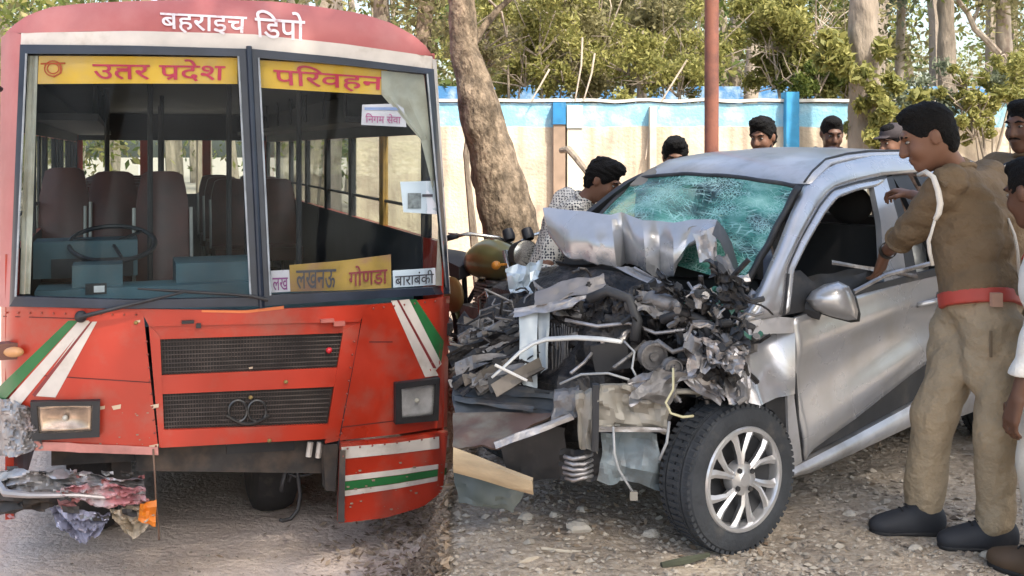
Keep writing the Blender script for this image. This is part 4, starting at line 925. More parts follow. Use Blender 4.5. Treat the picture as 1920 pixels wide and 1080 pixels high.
rawm = mat('torn pale sheet steel', (.33, .32, .325), .38, .6, var=.35, scale=10, col2=(.20, .17, .15), mix=(.5, .68), s2=7, bump=.3, bscale=25)
beige = mat('primed beige grey steel', (.25, .235, .205), .55, .2, var=.2, scale=8, col2=(.20, .17, .14), mix=(.55, .72), s2=6)
darkm = mat('oily engine metal', (.016, .015, .016), .5, .3, var=.6, scale=14, col2=(.055, .048, .045), mix=(.5, .68), s2=10, bump=.5, bscale=30)
midm = mat('dull cast aluminium', (.17, .165, .165), .5, .5, var=.4, scale=12, bump=.3, bscale=30)
plast = mat('matt dark plastic', (.022, .023, .026), .6, var=.35, scale=8, col2=(.06, .055, .05), mix=(.55, .75), s2=6)
rub = mat('car tyre rubber', (.030, .034, .040), .8, var=.3, scale=10, col2=(.075, .07, .065), mix=(.58, .75), s2=8, bump=.2, bscale=50)
car = thing('car', 'silver hatchback with a crushed front, shattered windscreen and exposed engine', 'car', tuple(CW(1.2, .8, 0)))
def cpanel(name, top, bot, m, off=0, nu=12, nv=8, th=.012, fn=None, parent=None, label=None, smooth=35):
    q = MB(); patch(q, SC, top, bot, nu, nv, off, th, fn=fn); return obj(name, q, m, parent or car, label=label, smooth=smooth)
def uzpatch(mb, top, bot, nu, nv, off=0, th=.012, far=False, mi=0):
    a, b = resample(top, nu), resample(bot, nu); g = []
    for j in range(nv):
        q = a + (b - a) * (j / (nv - 1)); F = carF(q[:, 0], q[:, 1]) - off
        g.append([CW(u, 1.66 - f if far else f, z) for (u, z), f in zip(q, F)])
    mb.sheet(g, IN * (-th if far else th), mi)
def doorfn(u, v):
    return .010 * math.exp(-((v - .22 - .06 * u) / .09) ** 2) - .016 * math.exp(-((v - .52) / .2) ** 2) + .012 * math.exp(-((v - .88 + .1 * u) / .12) ** 2)
door = cpanel('front_door', [(1487, 598), (1540, 577), (1610, 550), (1700, 524), (1768, 512)], [(1507, 862), (1520, 843), (1600, 786), (1712, 698), (1772, 656)], silver, .004, 26, 22, .02, doorfn, smooth=180)
cpanel('door_bottom_wedge', [(1519, 842), (1600, 785), (1712, 698), (1772, 655)], [(1523, 850), (1600, 813), (1712, 753), (1776, 722)], plast, -.008, 12, 4, parent=door)  # black wedge between the door bottom and the sill
cpanel('sill', [(1480, 880), (1508, 866), (1600, 818), (1712, 757), (1782, 722)], [(1476, 898), (1520, 886), (1600, 850), (1712, 797), (1785, 764)], silver_d, .002, 16, 6, .03, lambda u, v: .02 * math.sin(v * 3.14))
cpanel('door_gap', [(1486, 600), (1489, 600)], [(1503, 864), (1507, 864)], plast, -.006, 2, 10, .004)
cpanel('door_gap', [(1766, 514), (1770, 513)], [(1771, 660), (1775, 659)], plast, .0, 2, 8, .004)
# crumpled front wing
def wingfn(u, v):
    n = mnoise.noise(Vector((u * 3.1, v * 2.6, 4))); return -.16 * (1 - v) ** 1.1 * (1 - u ** 7) + .05 * n * (1 - u) ** .6 + .018 * math.sin(u * 7 + v * 2) * (1 - u * .8) + .035 * math.exp(-((u - .42) / .07) ** 2) * (.3 + v * .7)
wing = cpanel('front_wing', [(1376, 642), (1405, 628), (1440, 626), (1486, 624)], [(1358, 757), (1415, 766), (1450, 744), (1486, 738)], silver, .010, 22, 16, .008, wingfn, smooth=40)
cpanel('wing_strip', [(1476, 738), (1488, 737)], [(1480, 882), (1504, 866)], silver_d, .001, 4, 8, parent=wing)
cpanel('wing_strip', [(1398, 604), (1440, 592), (1486, 596)], [(1402, 628), (1440, 626), (1486, 624)], silver_d, .006, 10, 4, parent=wing, fn=lambda u, v: .02 * mnoise.noise(Vector((u * 6, v * 3, 9))))
def loose(name, pts, m, parent=None, amp=.03, fr=5, nu=10, nv=8, th=(0, .006, 0), seed=0, smooth=28, label=None):
    """a bent sheet between four measured corners (tl, tr, br, bl), each (px, py, distance)"""
    tl, tr, br, bl = [P(*p) for p in pts]; rr = random.Random(seed * 7 + 1); o = Vector((rr.random() * 90, rr.random() * 90, rr.random() * 90)); g = []
    for j in range(nv):
        row = []
        for i in range(nu):
            u, v = i / (nu - 1), j / (nv - 1); p = (tl.lerp(tr, u)).lerp(bl.lerp(br, u), v)
            L = Vector((u * fr, v * fr * .8, 0)) + o
            row.append(p + Vector((mnoise.noise(L + Vector((9, 0, 0))) * .5, mnoise.noise(L) + .5 * mnoise.noise(L * 2.3), mnoise.noise(L + Vector((0, 7, 0))) * .6)) * amp)
        g.append(row)
    q = MB(); q.sheet(g, Vector(th)); return obj(name, q, m, parent or car, smooth=smooth, label=label)
loose('torn_flap', [(1352, 690, 4.08), (1408, 664, 4.12), (1405, 752, 4.08), (1366, 758, 4.0)], rawm, wing, .03, 3, seed=1)
loose('torn_flap', [(1290, 640, 4.15), (1385, 612, 4.2), (1370, 680, 4.1), (1280, 705, 4.1)], rawm, wing, .05, 4, 14, 10, seed=2)
loose('torn_flap', [(1240, 690, 4.1), (1330, 660, 4.1), (1365, 745, 4.02), (1350, 760, 4.0)], rawm, wing, .045, 4, 14, 10, seed=3)
loose('torn_flap', [(1175, 715, 4.05), (1290, 668, 4.1), (1300, 700, 4.05), (1180, 760, 4.0)], rawm, wing, .04, 4, 12, 8, seed=4)
loose('torn_flap', [(1380, 560, 4.35), (1425, 540, 4.4), (1420, 610, 4.2), (1385, 625, 4.2)], rawm, wing, .05, 5, 10, 10, seed=5)
# roof rail, door frame, pillars
rail = cpanel('roof_rail', [(1398, 602), (1425, 560), (1465, 470), (1490, 405), (1517, 348), (1560, 310), (1640, 291), (1724, 288)], [(1467, 592), (1476, 500), (1500, 447), (1535, 384), (1560, 354), (1602, 341), (1655, 329), (1728, 323)], silver, .002, 30, 6, .03, lambda u, v: .012 * math.sin(v * 3.14), smooth=180)
cpanel('door_seal', [(1467, 592), (1476, 500), (1500, 447), (1535, 384), (1560, 354), (1602, 341), (1664, 328)], [(1471, 592), (1480, 503), (1504, 449), (1539, 388), (1563, 358), (1604, 345), (1664, 333)], plast, -.004, 26, 3, .02)
dfr = cpanel('door_frame', [(1471, 590), (1480, 503), (1504, 449), (1539, 388), (1563, 358), (1604, 345), (1662, 334)], [(1481, 578), (1489, 508), (1515, 456), (1548, 400), (1571, 372), (1606, 358), (1640, 351)], silver, .0, 26, 5, .03, lambda u, v: .01 * math.sin(v * 3.14), parent=door, smooth=180)
cpanel('door_frame', [(1638, 350), (1652, 420), (1658, 530)], [(1662, 334), (1684, 410), (1700, 522)], silver, .001, 12, 4, .03, parent=door)
cpanel('b_pillar', [(1662, 333), (1685, 410), (1700, 520)], [(1676, 330), (1702, 410), (1722, 516)], plast, -.006, 10, 3, .04)
cpanel('belt_seal', [(1540, 568), (1610, 540), (1768, 500)], [(1541, 577), (1610, 551), (1769, 513)], plast, .006, 10, 3, .02, parent=door)
cpanel('mirror_sail', [(1466, 592), (1472, 552), (1476, 514)], [(1546, 575), (1536, 540), (1500, 507)], plast, .003, 6, 6, .02, parent=door)
loose('inner_door_trim', [(1500, 520, 4.62), (1640, 500, 5.0), (1650, 530, 5.0), (1530, 570, 4.62)], plast, door, .02, 4, 12, 5, seed=8)
loose('window_channel', [(1560, 488, 4.68), (1720, 515, 5.05), (1722, 522, 5.05), (1560, 496, 4.68)], rawm, door, .006, 4, 12, 3, seed=9)
q = MB(); q.tube([P(1600, 548, 4.66), P(1660, 516, 4.85), P(1745, 494, 5.1)], .011, 6); obj('window_channel', q, rawm, door)
# mirror
out = [(1511, 562), (1522, 546), (1545, 533), (1572, 527), (1592, 537), (1602, 556), (1609, 585), (1607, 599), (1590, 601), (1555, 592), (1526, 582)]
def pillow(mb, o, d, depth, mi=0, n=5):
    c = Vector((sum(p[0] for p in o) / len(o), sum(p[1] for p in o) / len(o), 0)); rings = []
    for k in range(n + 1):
        t = k / n; s = math.cos(t * 1.45); rings.append([P(c.x + (p[0] - c.x) * s, c.y + (p[1] - c.y) * s, d - depth * math.sin(t * 1.57)) for p in o])
    N = len(o); vs = [p for r in rings for p in r]; fs = [(k * N + i, k * N + (i + 1) % N, (k + 1) * N + (i + 1) % N, (k + 1) * N + i) for k in range(n) for i in range(N)] + [tuple(n * N + i for i in range(N)), tuple(range(N))[::-1]]
    mb.add(vs, fs, mi)
q = MB(); pillow(q, out, 4.42, .11); mir = obj('side_mirror', q, silver, door, smooth=50)
q = MB(); pillow(q, [(x + 5, y + 4) for x, y in out], 4.47, .03); obj('mirror_rim', q, plast, mir, smooth=50)
q = MB(); q.tube([P(1505, 575, 4.45), P(1540, 585, 4.42)], .035, 8); obj('mirror_arm', q, plast, mir)
# handle
q = MB(); q.tube([SC.px(1716, 572, .012), SC.px(1740, 564, .03), SC.px(1762, 556, .03), SC.px(1774, 552, .012)], [.012, .014, .014, .012], 8); hd = obj('door_handle', q, silver, door, smooth=180)
q = MB(); q.ell(SC.px(1756, 556, .004), (.03, .012, .026), 12, 8, CXv); obj('lock_cup', q, plast, hd)
q = MB(); q.ell(SC.px(1707, 574, .004), (.009, .006, .009), 8, 6, CXv); obj('handle_hole', q, plast, door)
# rear half of the near side and the far side (mostly hidden behind the people)
for far in (False, True):
    q = MB()
    if far: uzpatch(q, [(.42, .92), (1.72, .94)], [(.45, .30), (1.74, .30)], 12, 8, 0, .02, far); fd = obj('front_door', q, silver, car, label='far front door seen through the cabin'); q = MB()
    uzpatch(q, [(1.765, .945), (2.50, .96)], [(1.775, .30), (2.2, .30)], 10, 8, 0, .02, far); rd = obj('rear_door', q, silver, car)
    q = MB(); uzpatch(q, [(2.51, .96), (3.12, .95)], [(2.72, .55), (3.2, .45)], 10, 8, 0, .02, far); obj('rear_quarter', q, silver, car)
    q = MB(); uzpatch(q, [(2.55, 1.44), (2.95, 1.40)], [(2.55, .96), (3.1, .95)], 6, 6, 0, .03, far); obj('c_pillar', q, silver, car)
    q = MB(); uzpatch(q, [(1.86, 1.41), (2.5, 1.39)], [(1.86, 1.36), (2.5, 1.34)], 6, 3, 0, .02, far); uzpatch(q, [(1.9, .99), (2.5, 1.0)], [(1.9, .95), (2.5, .96)], 6, 3, .004, .02, far); uzpatch(q, [(2.44, 1.36), (2.54, 1.36)], [(2.44, .98), (2.54, .98)], 3, 3, 0, .02, far); obj('rear_door_frame', q, plast, rd)
    q = MB(); uzpatch(q, [(1.9, 1.53), (2.6, 1.49), (2.95, 1.42)], [(1.9, 1.42), (2.6, 1.41), (2.95, 1.37)], 8, 4, .002, .03, far); obj('roof_rail', q, silver, car)
    if far:
        q = MB(); uzpatch(q, [(.62, 1.12), (1.0, 1.40), (1.3, 1.47), (1.9, 1.53)], [(.66, 1.04), (1.06, 1.33), (1.34, 1.40), (1.9, 1.42)], 14, 4, 0, .04, far); obj('a_pillar', q, plast, car)
        q = MB(); uzpatch(q, [(1.60, 1.42), (1.78, 1.42)], [(1.66, .93), (1.8, .93)], 3, 5, 0, .04, far); obj('b_pillar', q, silver, car)
        q = MB(); uzpatch(q, [(.45, .30), (2.2, .30)], [(.45, .2), (2.2, .2)], 8, 3, 0, .04, far); obj('sill', q, silver_d, car)
    else:
        q = MB(); uzpatch(q, [(1.78, .30), (2.15, .30)], [(1.8, .2), (2.15, .2)], 8, 3, 0, .04, far); obj('sill', q, silver_d, car)
        q = MB(); uzpatch(q, [(1.64, 1.42), (1.80, 1.42)], [(1.74, .94), (1.88, .94)], 3, 5, -.012, .03, far); obj('b_pillar', q, plast, car)
q = MB(); q.sheet([[CW(3.12 + .08 * math.sin(t * 3.14), .12 + 1.42 * k / 10, .45 + .5 * t) for k in range(11)] for t in np.linspace(0, 1, 6)], Vector((*CA, 0)) * -.02); hatch = obj('tailgate', q, silver, car)
q = MB(); q.sheet([[CW(lerp(3.12, 2.95, t), lerp(.14, .26, t) + (1.38 - .24 * t) * k / 8, .96 + .44 * t) for k in range(9)] for t in np.linspace(0, 1, 4)]); obj('rear_window', q, glass_mat('rear glass', (.5, .55, .55), .6), hatch, recalc=False)
# roof
nr = [(.84, 1.388), (.96, 1.44), (1.12, 1.492), (1.34, 1.517), (1.56, 1.53), (1.9, 1.532), (2.3, 1.515), (2.6, 1.49), (2.95, 1.425)]
fu = [1.05, 1.13, 1.25, 1.42, 1.6, 1.9, 2.3, 2.6, 2.95]; rg = []
for (u, z), uf in zip(nr, fu):
    vn = float(carF(u, z)) + .002; row = []
    for i in range(17):
        t = i / 16; row.append(CW(lerp(u, uf, t) - .05 * math.sin(t * 3.14) * (u < 1), lerp(vn, 1.66 - vn, t), z + .030 * (1 - (2 * t - 1) ** 2) * (0.2 if u < .9 else 1) + .006 * mnoise.noise(Vector((u * 3, t * 5, 0)))))
    rg.append(row)
q = MB(); q.sheet(rg, Vector((0, 0, -.02))); roofo = obj('roof', q, silver_d, car, smooth=180)
q = MB(); q.sheet([[Vector(rg[0][i]) + Vector((-.012 * k, -.012 * k, .004 - .022 * k)) for i in range(17)] for k in range(2)], Vector((0, 0, -.01))); obj('roof_edge_seal', q, plast, roofo)
q = MB(); q.tube([CW(u + .02, float(carF(u, z)) + .045, z + .012) for u, z in nr], .0055, 6); obj('roof_gutter', q, plast, roofo, smooth=180)
# shattered windscreen
def crack_mat():
    m = bpy.data.materials.new('shattered laminated glass'); m.use_nodes = True; n = m.node_tree.nodes; l = m.node_tree.links; b = n['Principled BSDF']
    tc = n.new('ShaderNodeTexCoord'); src = tc.outputs['UV']
    def noise(s, d=6):
        z = n.new('ShaderNodeTexNoise'); z.inputs['Scale'].default_value = s; z.inputs['Detail'].default_value = d; l.new(src, z.inputs['Vector']); return z
    def math_(op, a, bb=None):
        z = n.new('ShaderNodeMath'); z.operation = op
        for k, x in enumerate((a, bb)):
            if x is None: continue
            if isinstance(x, (int, float)): z.inputs[k].default_value = x
            else: l.new(x, z.inputs[k])
        return z.outputs[0]
    wq = noise(6, 4); ws = n.new('ShaderNodeVectorMath'); ws.operation = 'SCALE'; ws.inputs['Scale'].default_value = .10; l.new(wq.outputs['Color'], ws.inputs[0])
    wv = n.new('ShaderNodeVectorMath'); l.new(src, wv.inputs[0]); l.new(ws.outputs[0], wv.inputs[1])
    bm_ = n.new('ShaderNodeMapRange'); bm_.inputs[1].default_value = .42; bm_.inputs[2].default_value = .62; l.new(noise(11, 5).outputs[0], bm_.inputs[0]); brk = bm_.outputs[0]
    lines = None
    for s, th in ((9, .018), (26, .045), (60, .10)):
        v = n.new('ShaderNodeTexVoronoi'); v.feature = 'DISTANCE_TO_EDGE'; v.inputs['Scale'].default_value = s; l.new(wv.outputs[0], v.inputs['Vector'])
        x = math_('LESS_THAN', v.outputs['Distance'], th)
        if s < 20: x = math_('MULTIPLY', x, brk)
        if s > 20:
            mk = n.new('ShaderNodeMapRange'); mk.inputs[1].default_value = .45; mk.inputs[2].default_value = .6; l.new(noise(3.5 if s < 40 else 5).outputs[0], mk.inputs[0]); x = math_('MULTIPLY', x, mk.outputs[0])
        lines = x if lines is None else math_('MAXIMUM', lines, x)
    for cx_, cy_, f in ((.62, .45, 46), (.80, .16, 38), (.30, .72, 34)):     # radial stars at the blows
        mp = n.new('ShaderNodeMapping'); mp.inputs['Location'].default_value = (-cx_, -cy_, 0); l.new(src, mp.inputs[0])
        sx = n.new('ShaderNodeSeparateXYZ'); l.new(mp.outputs[0], sx.inputs[0]); an = math_('ARCTAN2', sx.outputs[1], sx.outputs[0]); ln = n.new('ShaderNodeVectorMath'); ln.operation = 'LENGTH'; l.new(mp.outputs[0], ln.inputs[0])
        jit = math_('MULTIPLY', noise(9).outputs[0], 7.0); sn = math_('SINE', math_('ADD', math_('MULTIPLY', an, f), jit)); near = math_('LESS_THAN', ln.outputs['Value'], .36)
        x = math_('MULTIPLY', math_('MULTIPLY', math_('GREATER_THAN', sn, .86), near), brk); lines = math_('MAXIMUM', lines, x)
        rg_ = math_('MULTIPLY', math_('GREATER_THAN', math_('SINE', math_('ADD', math_('MULTIPLY', ln.outputs['Value'], 120.0), jit)), .88), math_('LESS_THAN', ln.outputs['Value'], .16)); rg_ = math_('MULTIPLY', rg_, brk); lines = math_('MAXIMUM', lines, rg_)
    bn = n.new('ShaderNodeValToRGB'); l.new(noise(4.2, 8).outputs[0], bn.inputs[0]); e = bn.color_ramp.elements
    e[0].position = .34; e[0].color = (.02, .05, .055, 1); e[1].position = .66; e[1].color = (.25, .52, .45, 1)
    x = e.new(.52); x.color = (.07, .31, .25, 1)
    mx = n.new('ShaderNodeMix'); mx.data_type = 'RGBA'; l.new(math_('MULTIPLY', lines, .6), mx.inputs[0]); l.new(bn.outputs[0], mx.inputs[6]); mx.inputs[7].default_value = (.42, .66, .63, 1)
    l.new(mx.outputs[2], b.inputs['Base Color']); b.inputs['Roughness'].default_value = .16; b.inputs['Specular IOR Level'].default_value = .6
    bp = n.new('ShaderNodeBump'); bp.inputs['Strength'].default_value = .35; bp.inputs['Distance'].default_value = .01; l.new(math_('ADD', lines, noise(7).outputs[0]), bp.inputs['Height']); l.new(bp.outputs[0], b.inputs['Normal'])
    tr = n.new('ShaderNodeBsdfTransparent'); tr.inputs[0].default_value = (.55, .85, .82, 1); ms = n.new('ShaderNodeMixShader')
    fc = n.new('ShaderNodeMapRange'); fc.inputs[1].default_value = .35; fc.inputs[2].default_value = .65; fc.inputs[3].default_value = .6; fc.inputs[4].default_value = .04; l.new(noise(2.1).outputs[0], fc.inputs[0])
    f2 = math_('MULTIPLY', fc.outputs[0], math_('SUBTRACT', 1.0, lines)); l.new(f2, ms.inputs[0]); l.new(b.outputs[0], ms.inputs[1]); l.new(tr.outputs[0], ms.inputs[2]); l.new(ms.outputs[0], n['Material Output'].inputs[0])
    return m
TLw, TRw = Vector(rg[0][16]), SC.px(1507, 352, -.03); BRw, BLw = P(1398, 536, 4.46), CW(.58, 1.44, 1.08)
NU, NV = 30, 20; g = []
for j in range(NV):
    row = []
    for i in range(NU):
        u, v = i / (NU - 1), j / (NV - 1); p = TLw.lerp(TRw, u).lerp(BLw.lerp(BRw, u), v)
        if j == 0: p = Vector(rg[0][16]).lerp(p, 1)
        bl = .05 * (1 - (2 * u - 1) ** 2) * (.35 + .65 * math.sin(v * 3.14)); dent = .05 * math.exp(-((u - .62) ** 2 + (v - .5) ** 2) / .05) + .012 * mnoise.noise(Vector((u * 7, v * 6, 2)))
        row.append(p + Vector((-.5, -.62, .55)) * (bl - dent) + Vector((0, 0, .03 * (1 - (2 * u - 1) ** 2) * (1 - v))))
    g.append(row)
q = MB(); q.sheet(g); ws_ = obj('windscreen', q, crack_mat(), car, smooth=180, recalc=False)
uv = ws_.data.uv_layers.new(name='UVMap')
for lp in ws_.data.loops:
    i = lp.vertex_index; uv.data[lp.index].uv = ((i % NU) / (NU - 1), 1 - (i // NU) / (NV - 1))
for a, b in (((0, 0), (NV - 1, 0)), ((0, NU - 1), (NV - 1, NU - 1))):
    q = MB(); q.tube([Vector(g[j][a[1]]) for j in range(NV)], .016, 6); obj('windscreen_seal', q, plast, ws_, smooth=180)
q = MB(); q.tube([Vector(g[0][i]) for i in range(NU)], .012, 6); obj('windscreen_seal', q, plast, ws_, smooth=180)
# cabin
cab = mat('dark car upholstery', (.022, .021, .022), .8, var=.3)
q = MB(); q.box(CW(1.5, .83, .26), (1.3, .70, .03), CXv); obj('floor_pan', q, cab, car, smooth=0)
def cseat(u, v):
    q = MB(); q.box(CW(u, v, .52), (.24, .23, .09), CXv); q.sheet([[CW(u + .22 + .22 * t - .03 * math.cos(s * 2), v + s * .23 * (1 - .25 * max(0, t - .7) / .3), .55 + .62 * t) for s in np.linspace(-1, 1, 7)] for t in np.linspace(0, 1, 7)], Vector((*CA, 0)) * .12)
    q.ell(CW(u + .50, v, 1.27), (.05, .13, .10), 12, 8, CXv); return obj('car_seat', q, cab, car)
cseat(1.02, .42); cseat(1.02, 1.18)
q = MB(); q.box(CW(2.25, .83, .55), (.22, .6, .1), CXv); q.box(CW(2.52, .83, .85), (.08, .6, .3), CXv); obj('rear_bench', q, cab, car)
q = MB(); q.sheet([[CW(.48 + .18 * math.sin(t * 3), .16 + 1.34 * k / 12, .98 - .42 * t + .02 * math.sin(k)) for k in range(13)] for t in np.linspace(0, 1, 6)], Vector((*CA, 0)) * .02); obj('dashboard', q, cab, car)
q = MB(); q.tube([CW(.80, 1.2, .92) + (CXv[1] * math.cos(t) + Vector((*CA, 0)) * .35 * math.sin(t) + Vector((0, 0, .9 * math.sin(t)))) * .18 for t in np.linspace(0, 6.283, 25)], .013, 6); obj('steering_wheel', q, plast, car, smooth=180)
q = MB(); q.sheet([[CW(.95 + .22 * t * 9 / 4, lerp(.25, 1.4, k / 8), 1.36 + .10 * math.sin(min(1, t * 2) * 1.5)) for k in range(9)] for t in np.linspace(0, 1, 9)], Vector((0, 0, -.01))); obj('headliner', q, mat('grey beige headliner', (.22, .20, .17), .9), car)
loose('torn_lining', [(1672, 440, 5.35), (1735, 425, 5.4), (1742, 508, 5.4), (1690, 515, 5.35)], mat('white torn lining', (.62, .63, .62), .6, var=.2), car, .04, 4, seed=14)
# crumpled bonnet
cols = [(1018, 392, 1030, 442), (1060, 392, 1066, 482), (1110, 397, 1112, 493), (1146, 402, 1156, 501), (1165, 399, 1174, 491), (1180, 405, 1192, 497), (1205, 413, 1212, 509), (1235, 416, 1240, 523), (1262, 416, 1264, 518), (1300, 411, 1290, 464), (1345, 412, 1346, 434)]
fold = [.02, -.05, -.07, -.06, .06, -.03, -.08, .02, -.05, .03, .0]
ns = 5; rows = []
for j in range(13):
    row = []
    for c in range(len(cols) - 1):
        for s in range(ns if c < len(cols) - 2 else ns + 1):
            f = s / ns; a, b = cols[c], cols[c + 1]; q4 = [lerp(a[k], b[k], f) for k in range(4)]; fo = lerp(fold[c], fold[c + 1], f); t01 = (q4[0] - 1018) / 327; dr = lerp(5.20, 4.56, t01)
            if j < 4:
                t = j / 3; pt_ = P(q4[0] + 14 * (1 - t), q4[1] + 30 * (1 - t) ** 2, dr + .34 * (1 - t)); n_ = .02 * mnoise.noise(Vector((q4[0] * .02, t * 3, 1)))
            else:
                t = (j - 3) / 9; pt_ = P(lerp(q4[0], q4[2], t), lerp(q4[1], q4[3], t ** .9), dr - .05 * math.sin(t * 1.57) * 2 + fo * math.sin(min(1, t * 1.6) * 1.57) * 1.0 + .05 * t * t); n_ = .018 * mnoise.noise(Vector((q4[0] * .025, t * 2.5, 5))) + .016 * abs(mnoise.noise(Vector((q4[0] * .06 + t, t * 5, 2)))) + (.010 * mnoise.noise(Vector((q4[0] * .15, 3, 2))) if j > 11 else 0)
            row.append(pt_ + Vector((0, n_, n_ * .6)))
    rows.append(row)
q = MB(); q.sheet(rows, Vector((0, .012, -.006))); bon = obj('bonnet', q, silver, car, smooth=24, label='bonnet folded up in front of the windscreen')
q = MB()
q.sheet([[P(1345, 414, 4.50), P(1358, 428, 4.53), P(1372, 455, 4.56), P(1382, 490, 4.56), P(1388, 527, 4.5)], [P(1336, 440, 4.42), P(1350, 452, 4.44), P(1362, 480, 4.46), P(1370, 500, 4.46), P(1374, 520, 4.44)]], Vector((.0, .01, 0))); obj('bonnet_underside', q, mat('dark grey bonnet underside', (.07, .07, .08), .5, .2, var=.2), bon)
loose('bonnet_brace', [(1300, 440, 4.55), (1342, 424, 4.5), (1346, 486, 4.5), (1312, 492, 4.5)], silver_d, bon, .02, 3, seed=16)
loose('bonnet_brace', [(1340, 480, 4.45), (1362, 478, 4.45), (1392, 532, 4.35), (1372, 548, 4.35)], midm, bon, .02, 3, seed=17)
loose('bonnet_brace', [(1150, 500, 4.7), (1190, 500, 4.66), (1300, 555, 4.45), (1265, 560, 4.45)], rawm, bon, .02, 3, seed=18)
# engine bay
rng.seed(33)
q = MB()
for (u, v, z, r) in ((-.02, .55, .66, (.22, .22, .24)), (-.05, .95, .64, (.24, .26, .26)), (.0, 1.30, .60, (.22, .2, .24)), (-.18, .7, .48, (.2, .45, .2)), (.16, .9, .86, (.12, .6, .12)), (.05, .38, .62, (.18, .16, .22))):
    mb0 = len(q.v); q.ell(CW(u, v, z), r, 26, 18, CXv)
    for k in range(mb0, len(q.v)):
        p = Vector(q.v[k]); c = CW(u, v, z); n_ = mnoise.noise(p * 9) + .5 * abs(mnoise.noise(p * 23)); n_ = round(n_ * 3.5) / 3.5 * .7 + n_ * .3; q.v[k] = tuple(p + (p - c) * .34 * n_)
eng = obj('engine', q, darkm, car, smooth=22)
q = MB(); q.box(CW(.26, .83, .62), (.02, .66, .32), CXv); q.box(CW(.52, .85, .93), (.02, .60, .2), CXv); obj('firewall', q, plast, car, smooth=0)
def bayd(px): return 4.95 - (px - 940) / 460 * .85
def scat(n, x0, x1, y0, y1, dd, kinds, mats, nm, seed):
    rr = random.Random(seed); q = MB()
    for _ in range(n):
        x, y = rr.uniform(x0, x1), rr.uniform(y0, y1); d = bayd(x) - rr.uniform(*dd); c = P(x, y, d); k = rr.choice(kinds); mi = rr.randrange(len(mats)); s = rr.uniform(.25, .75)
        ax = Vector((rr.gauss(0, 1), rr.gauss(0, .5), rr.gauss(0, .6))).normalized(); up = ax.orthogonal().normalized(); fr = (ax, up, ax.cross(up))
        if k == 'tube':
            pts = [c]; dr = ax.copy()
            for _i in range(rr.randint(3, 6)): dr = (dr + Vector((rr.gauss(0, .5), rr.gauss(0, .3), rr.gauss(-.1, .45)))).normalized(); pts.append(pts[-1] + dr * .05 * s)
            q.tube(pts, rr.choice((.004, .006, .011, .016)), 6, mi)
        elif k == 'box': q.box(c, (.045 * s, .025 * s, .02 * s), fr, mi)
        elif k == 'cyl': q.tube([c - ax * .03 * s, c + ax * .03 * s], .022 * s, 10, mi); q.tube([c + ax * .03 * s, c + ax * .045 * s], .012 * s, 8, mi)
        elif k == 'flap':
            g = []
            for j in range(4): g.append([c + ax * (.11 * s * (i / 4 - .5)) + up * (.06 * s * (j / 3 - .5)) + ax.cross(up) * .012 * s * rr.gauss(0, 1) for i in range(5)])
            q.sheet(g, ax.cross(up) * .003, mi)
    return obj(nm, q, mats, car, smooth=30, kind='stuff')
scat(300, 1035, 1390, 530, 720, (.0, .18), ('tube', 'tube', 'cyl', 'flap', 'flap'), [darkm, plast, midm, darkm, darkm], 'engine_debris', 1)
scat(70, 960, 1060, 560, 720, (.05, .16), ('tube', 'flap', 'cyl'), [darkm, plast, darkm, midm], 'engine_debris', 9)
scat(18, 1060, 1400, 540, 730, (.08, .24), ('tube', 'tube', 'flap'), [rawm, midm, beige], 'bright_debris', 2)
scat(44, 1285, 1410, 520, 620, (.0, .2), ('tube', 'flap', 'cyl'), [mat('green wiring loom', (.03, .12, .09), .5), plast, rawm, darkm], 'wiring', 3)
scat(50, 1080, 1330, 690, 760, (.06, .2), ('tube', 'tube', 'flap', 'cyl'), [midm, darkm, rawm, beige], 'front_debris', 4)
loose('torn_panel', [(1006, 545, 4.55), (1130, 510, 4.50), (1137, 546, 4.44), (1003, 575, 4.48)], mat('grey brown bent metal', (.20, .185, .18), .5, .3, var=.3), car, .03, 4, 14, 6, seed=21)
loose('torn_panel', [(964, 580, 4.46), (1108, 553, 4.42), (1062, 580, 4.38), (962, 594, 4.44)], rawm, car, .015, 4, 14, 5, seed=22)
loose('torn_panel', [(1196, 545, 4.28), (1285, 560, 4.22), (1278, 606, 4.18), (1190, 585, 4.24)], midm, car, .04, 4, seed=23)
loose('torn_panel', [(1280, 632, 4.05), (1372, 640, 4.05), (1350, 690, 3.98), (1290, 706, 3.98)], rawm, car, .05, 5, seed=24)
loose('torn_wing', [(952, 500, 5.1), (1018, 490, 5.15), (1010, 548, 5.05), (955, 552, 5.05)], mat('pale blue silver paint', (.45, .52, .58), .35, .4, var=.2), car, .05, 4, seed=25, label='torn pale wing piece on the far side')
rq = random.Random(77)
for k in range(20):
    x, y = rq.uniform(1040, 1370), rq.uniform(520, 690); wd, hh = rq.uniform(40, 95), rq.uniform(22, 60); d = bayd(x) - rq.uniform(.06, .2); sl2 = rq.uniform(-30, 30)
    loose('crumpled_plate', [(x - wd / 2, y - hh / 2 + sl2, d), (x + wd / 2, y - hh / 2 - sl2, d - .08), (x + wd / 2 * rq.uniform(.6, 1.2), y + hh / 2 - sl2, d - .10), (x - wd / 2 * rq.uniform(.6, 1.2), y + hh / 2 + sl2, d)], rq.choice((darkm, darkm, midm, plast, darkm, rawm)), car, rq.uniform(.03, .06), rq.uniform(4, 7), 16, 12, seed=200 + k)
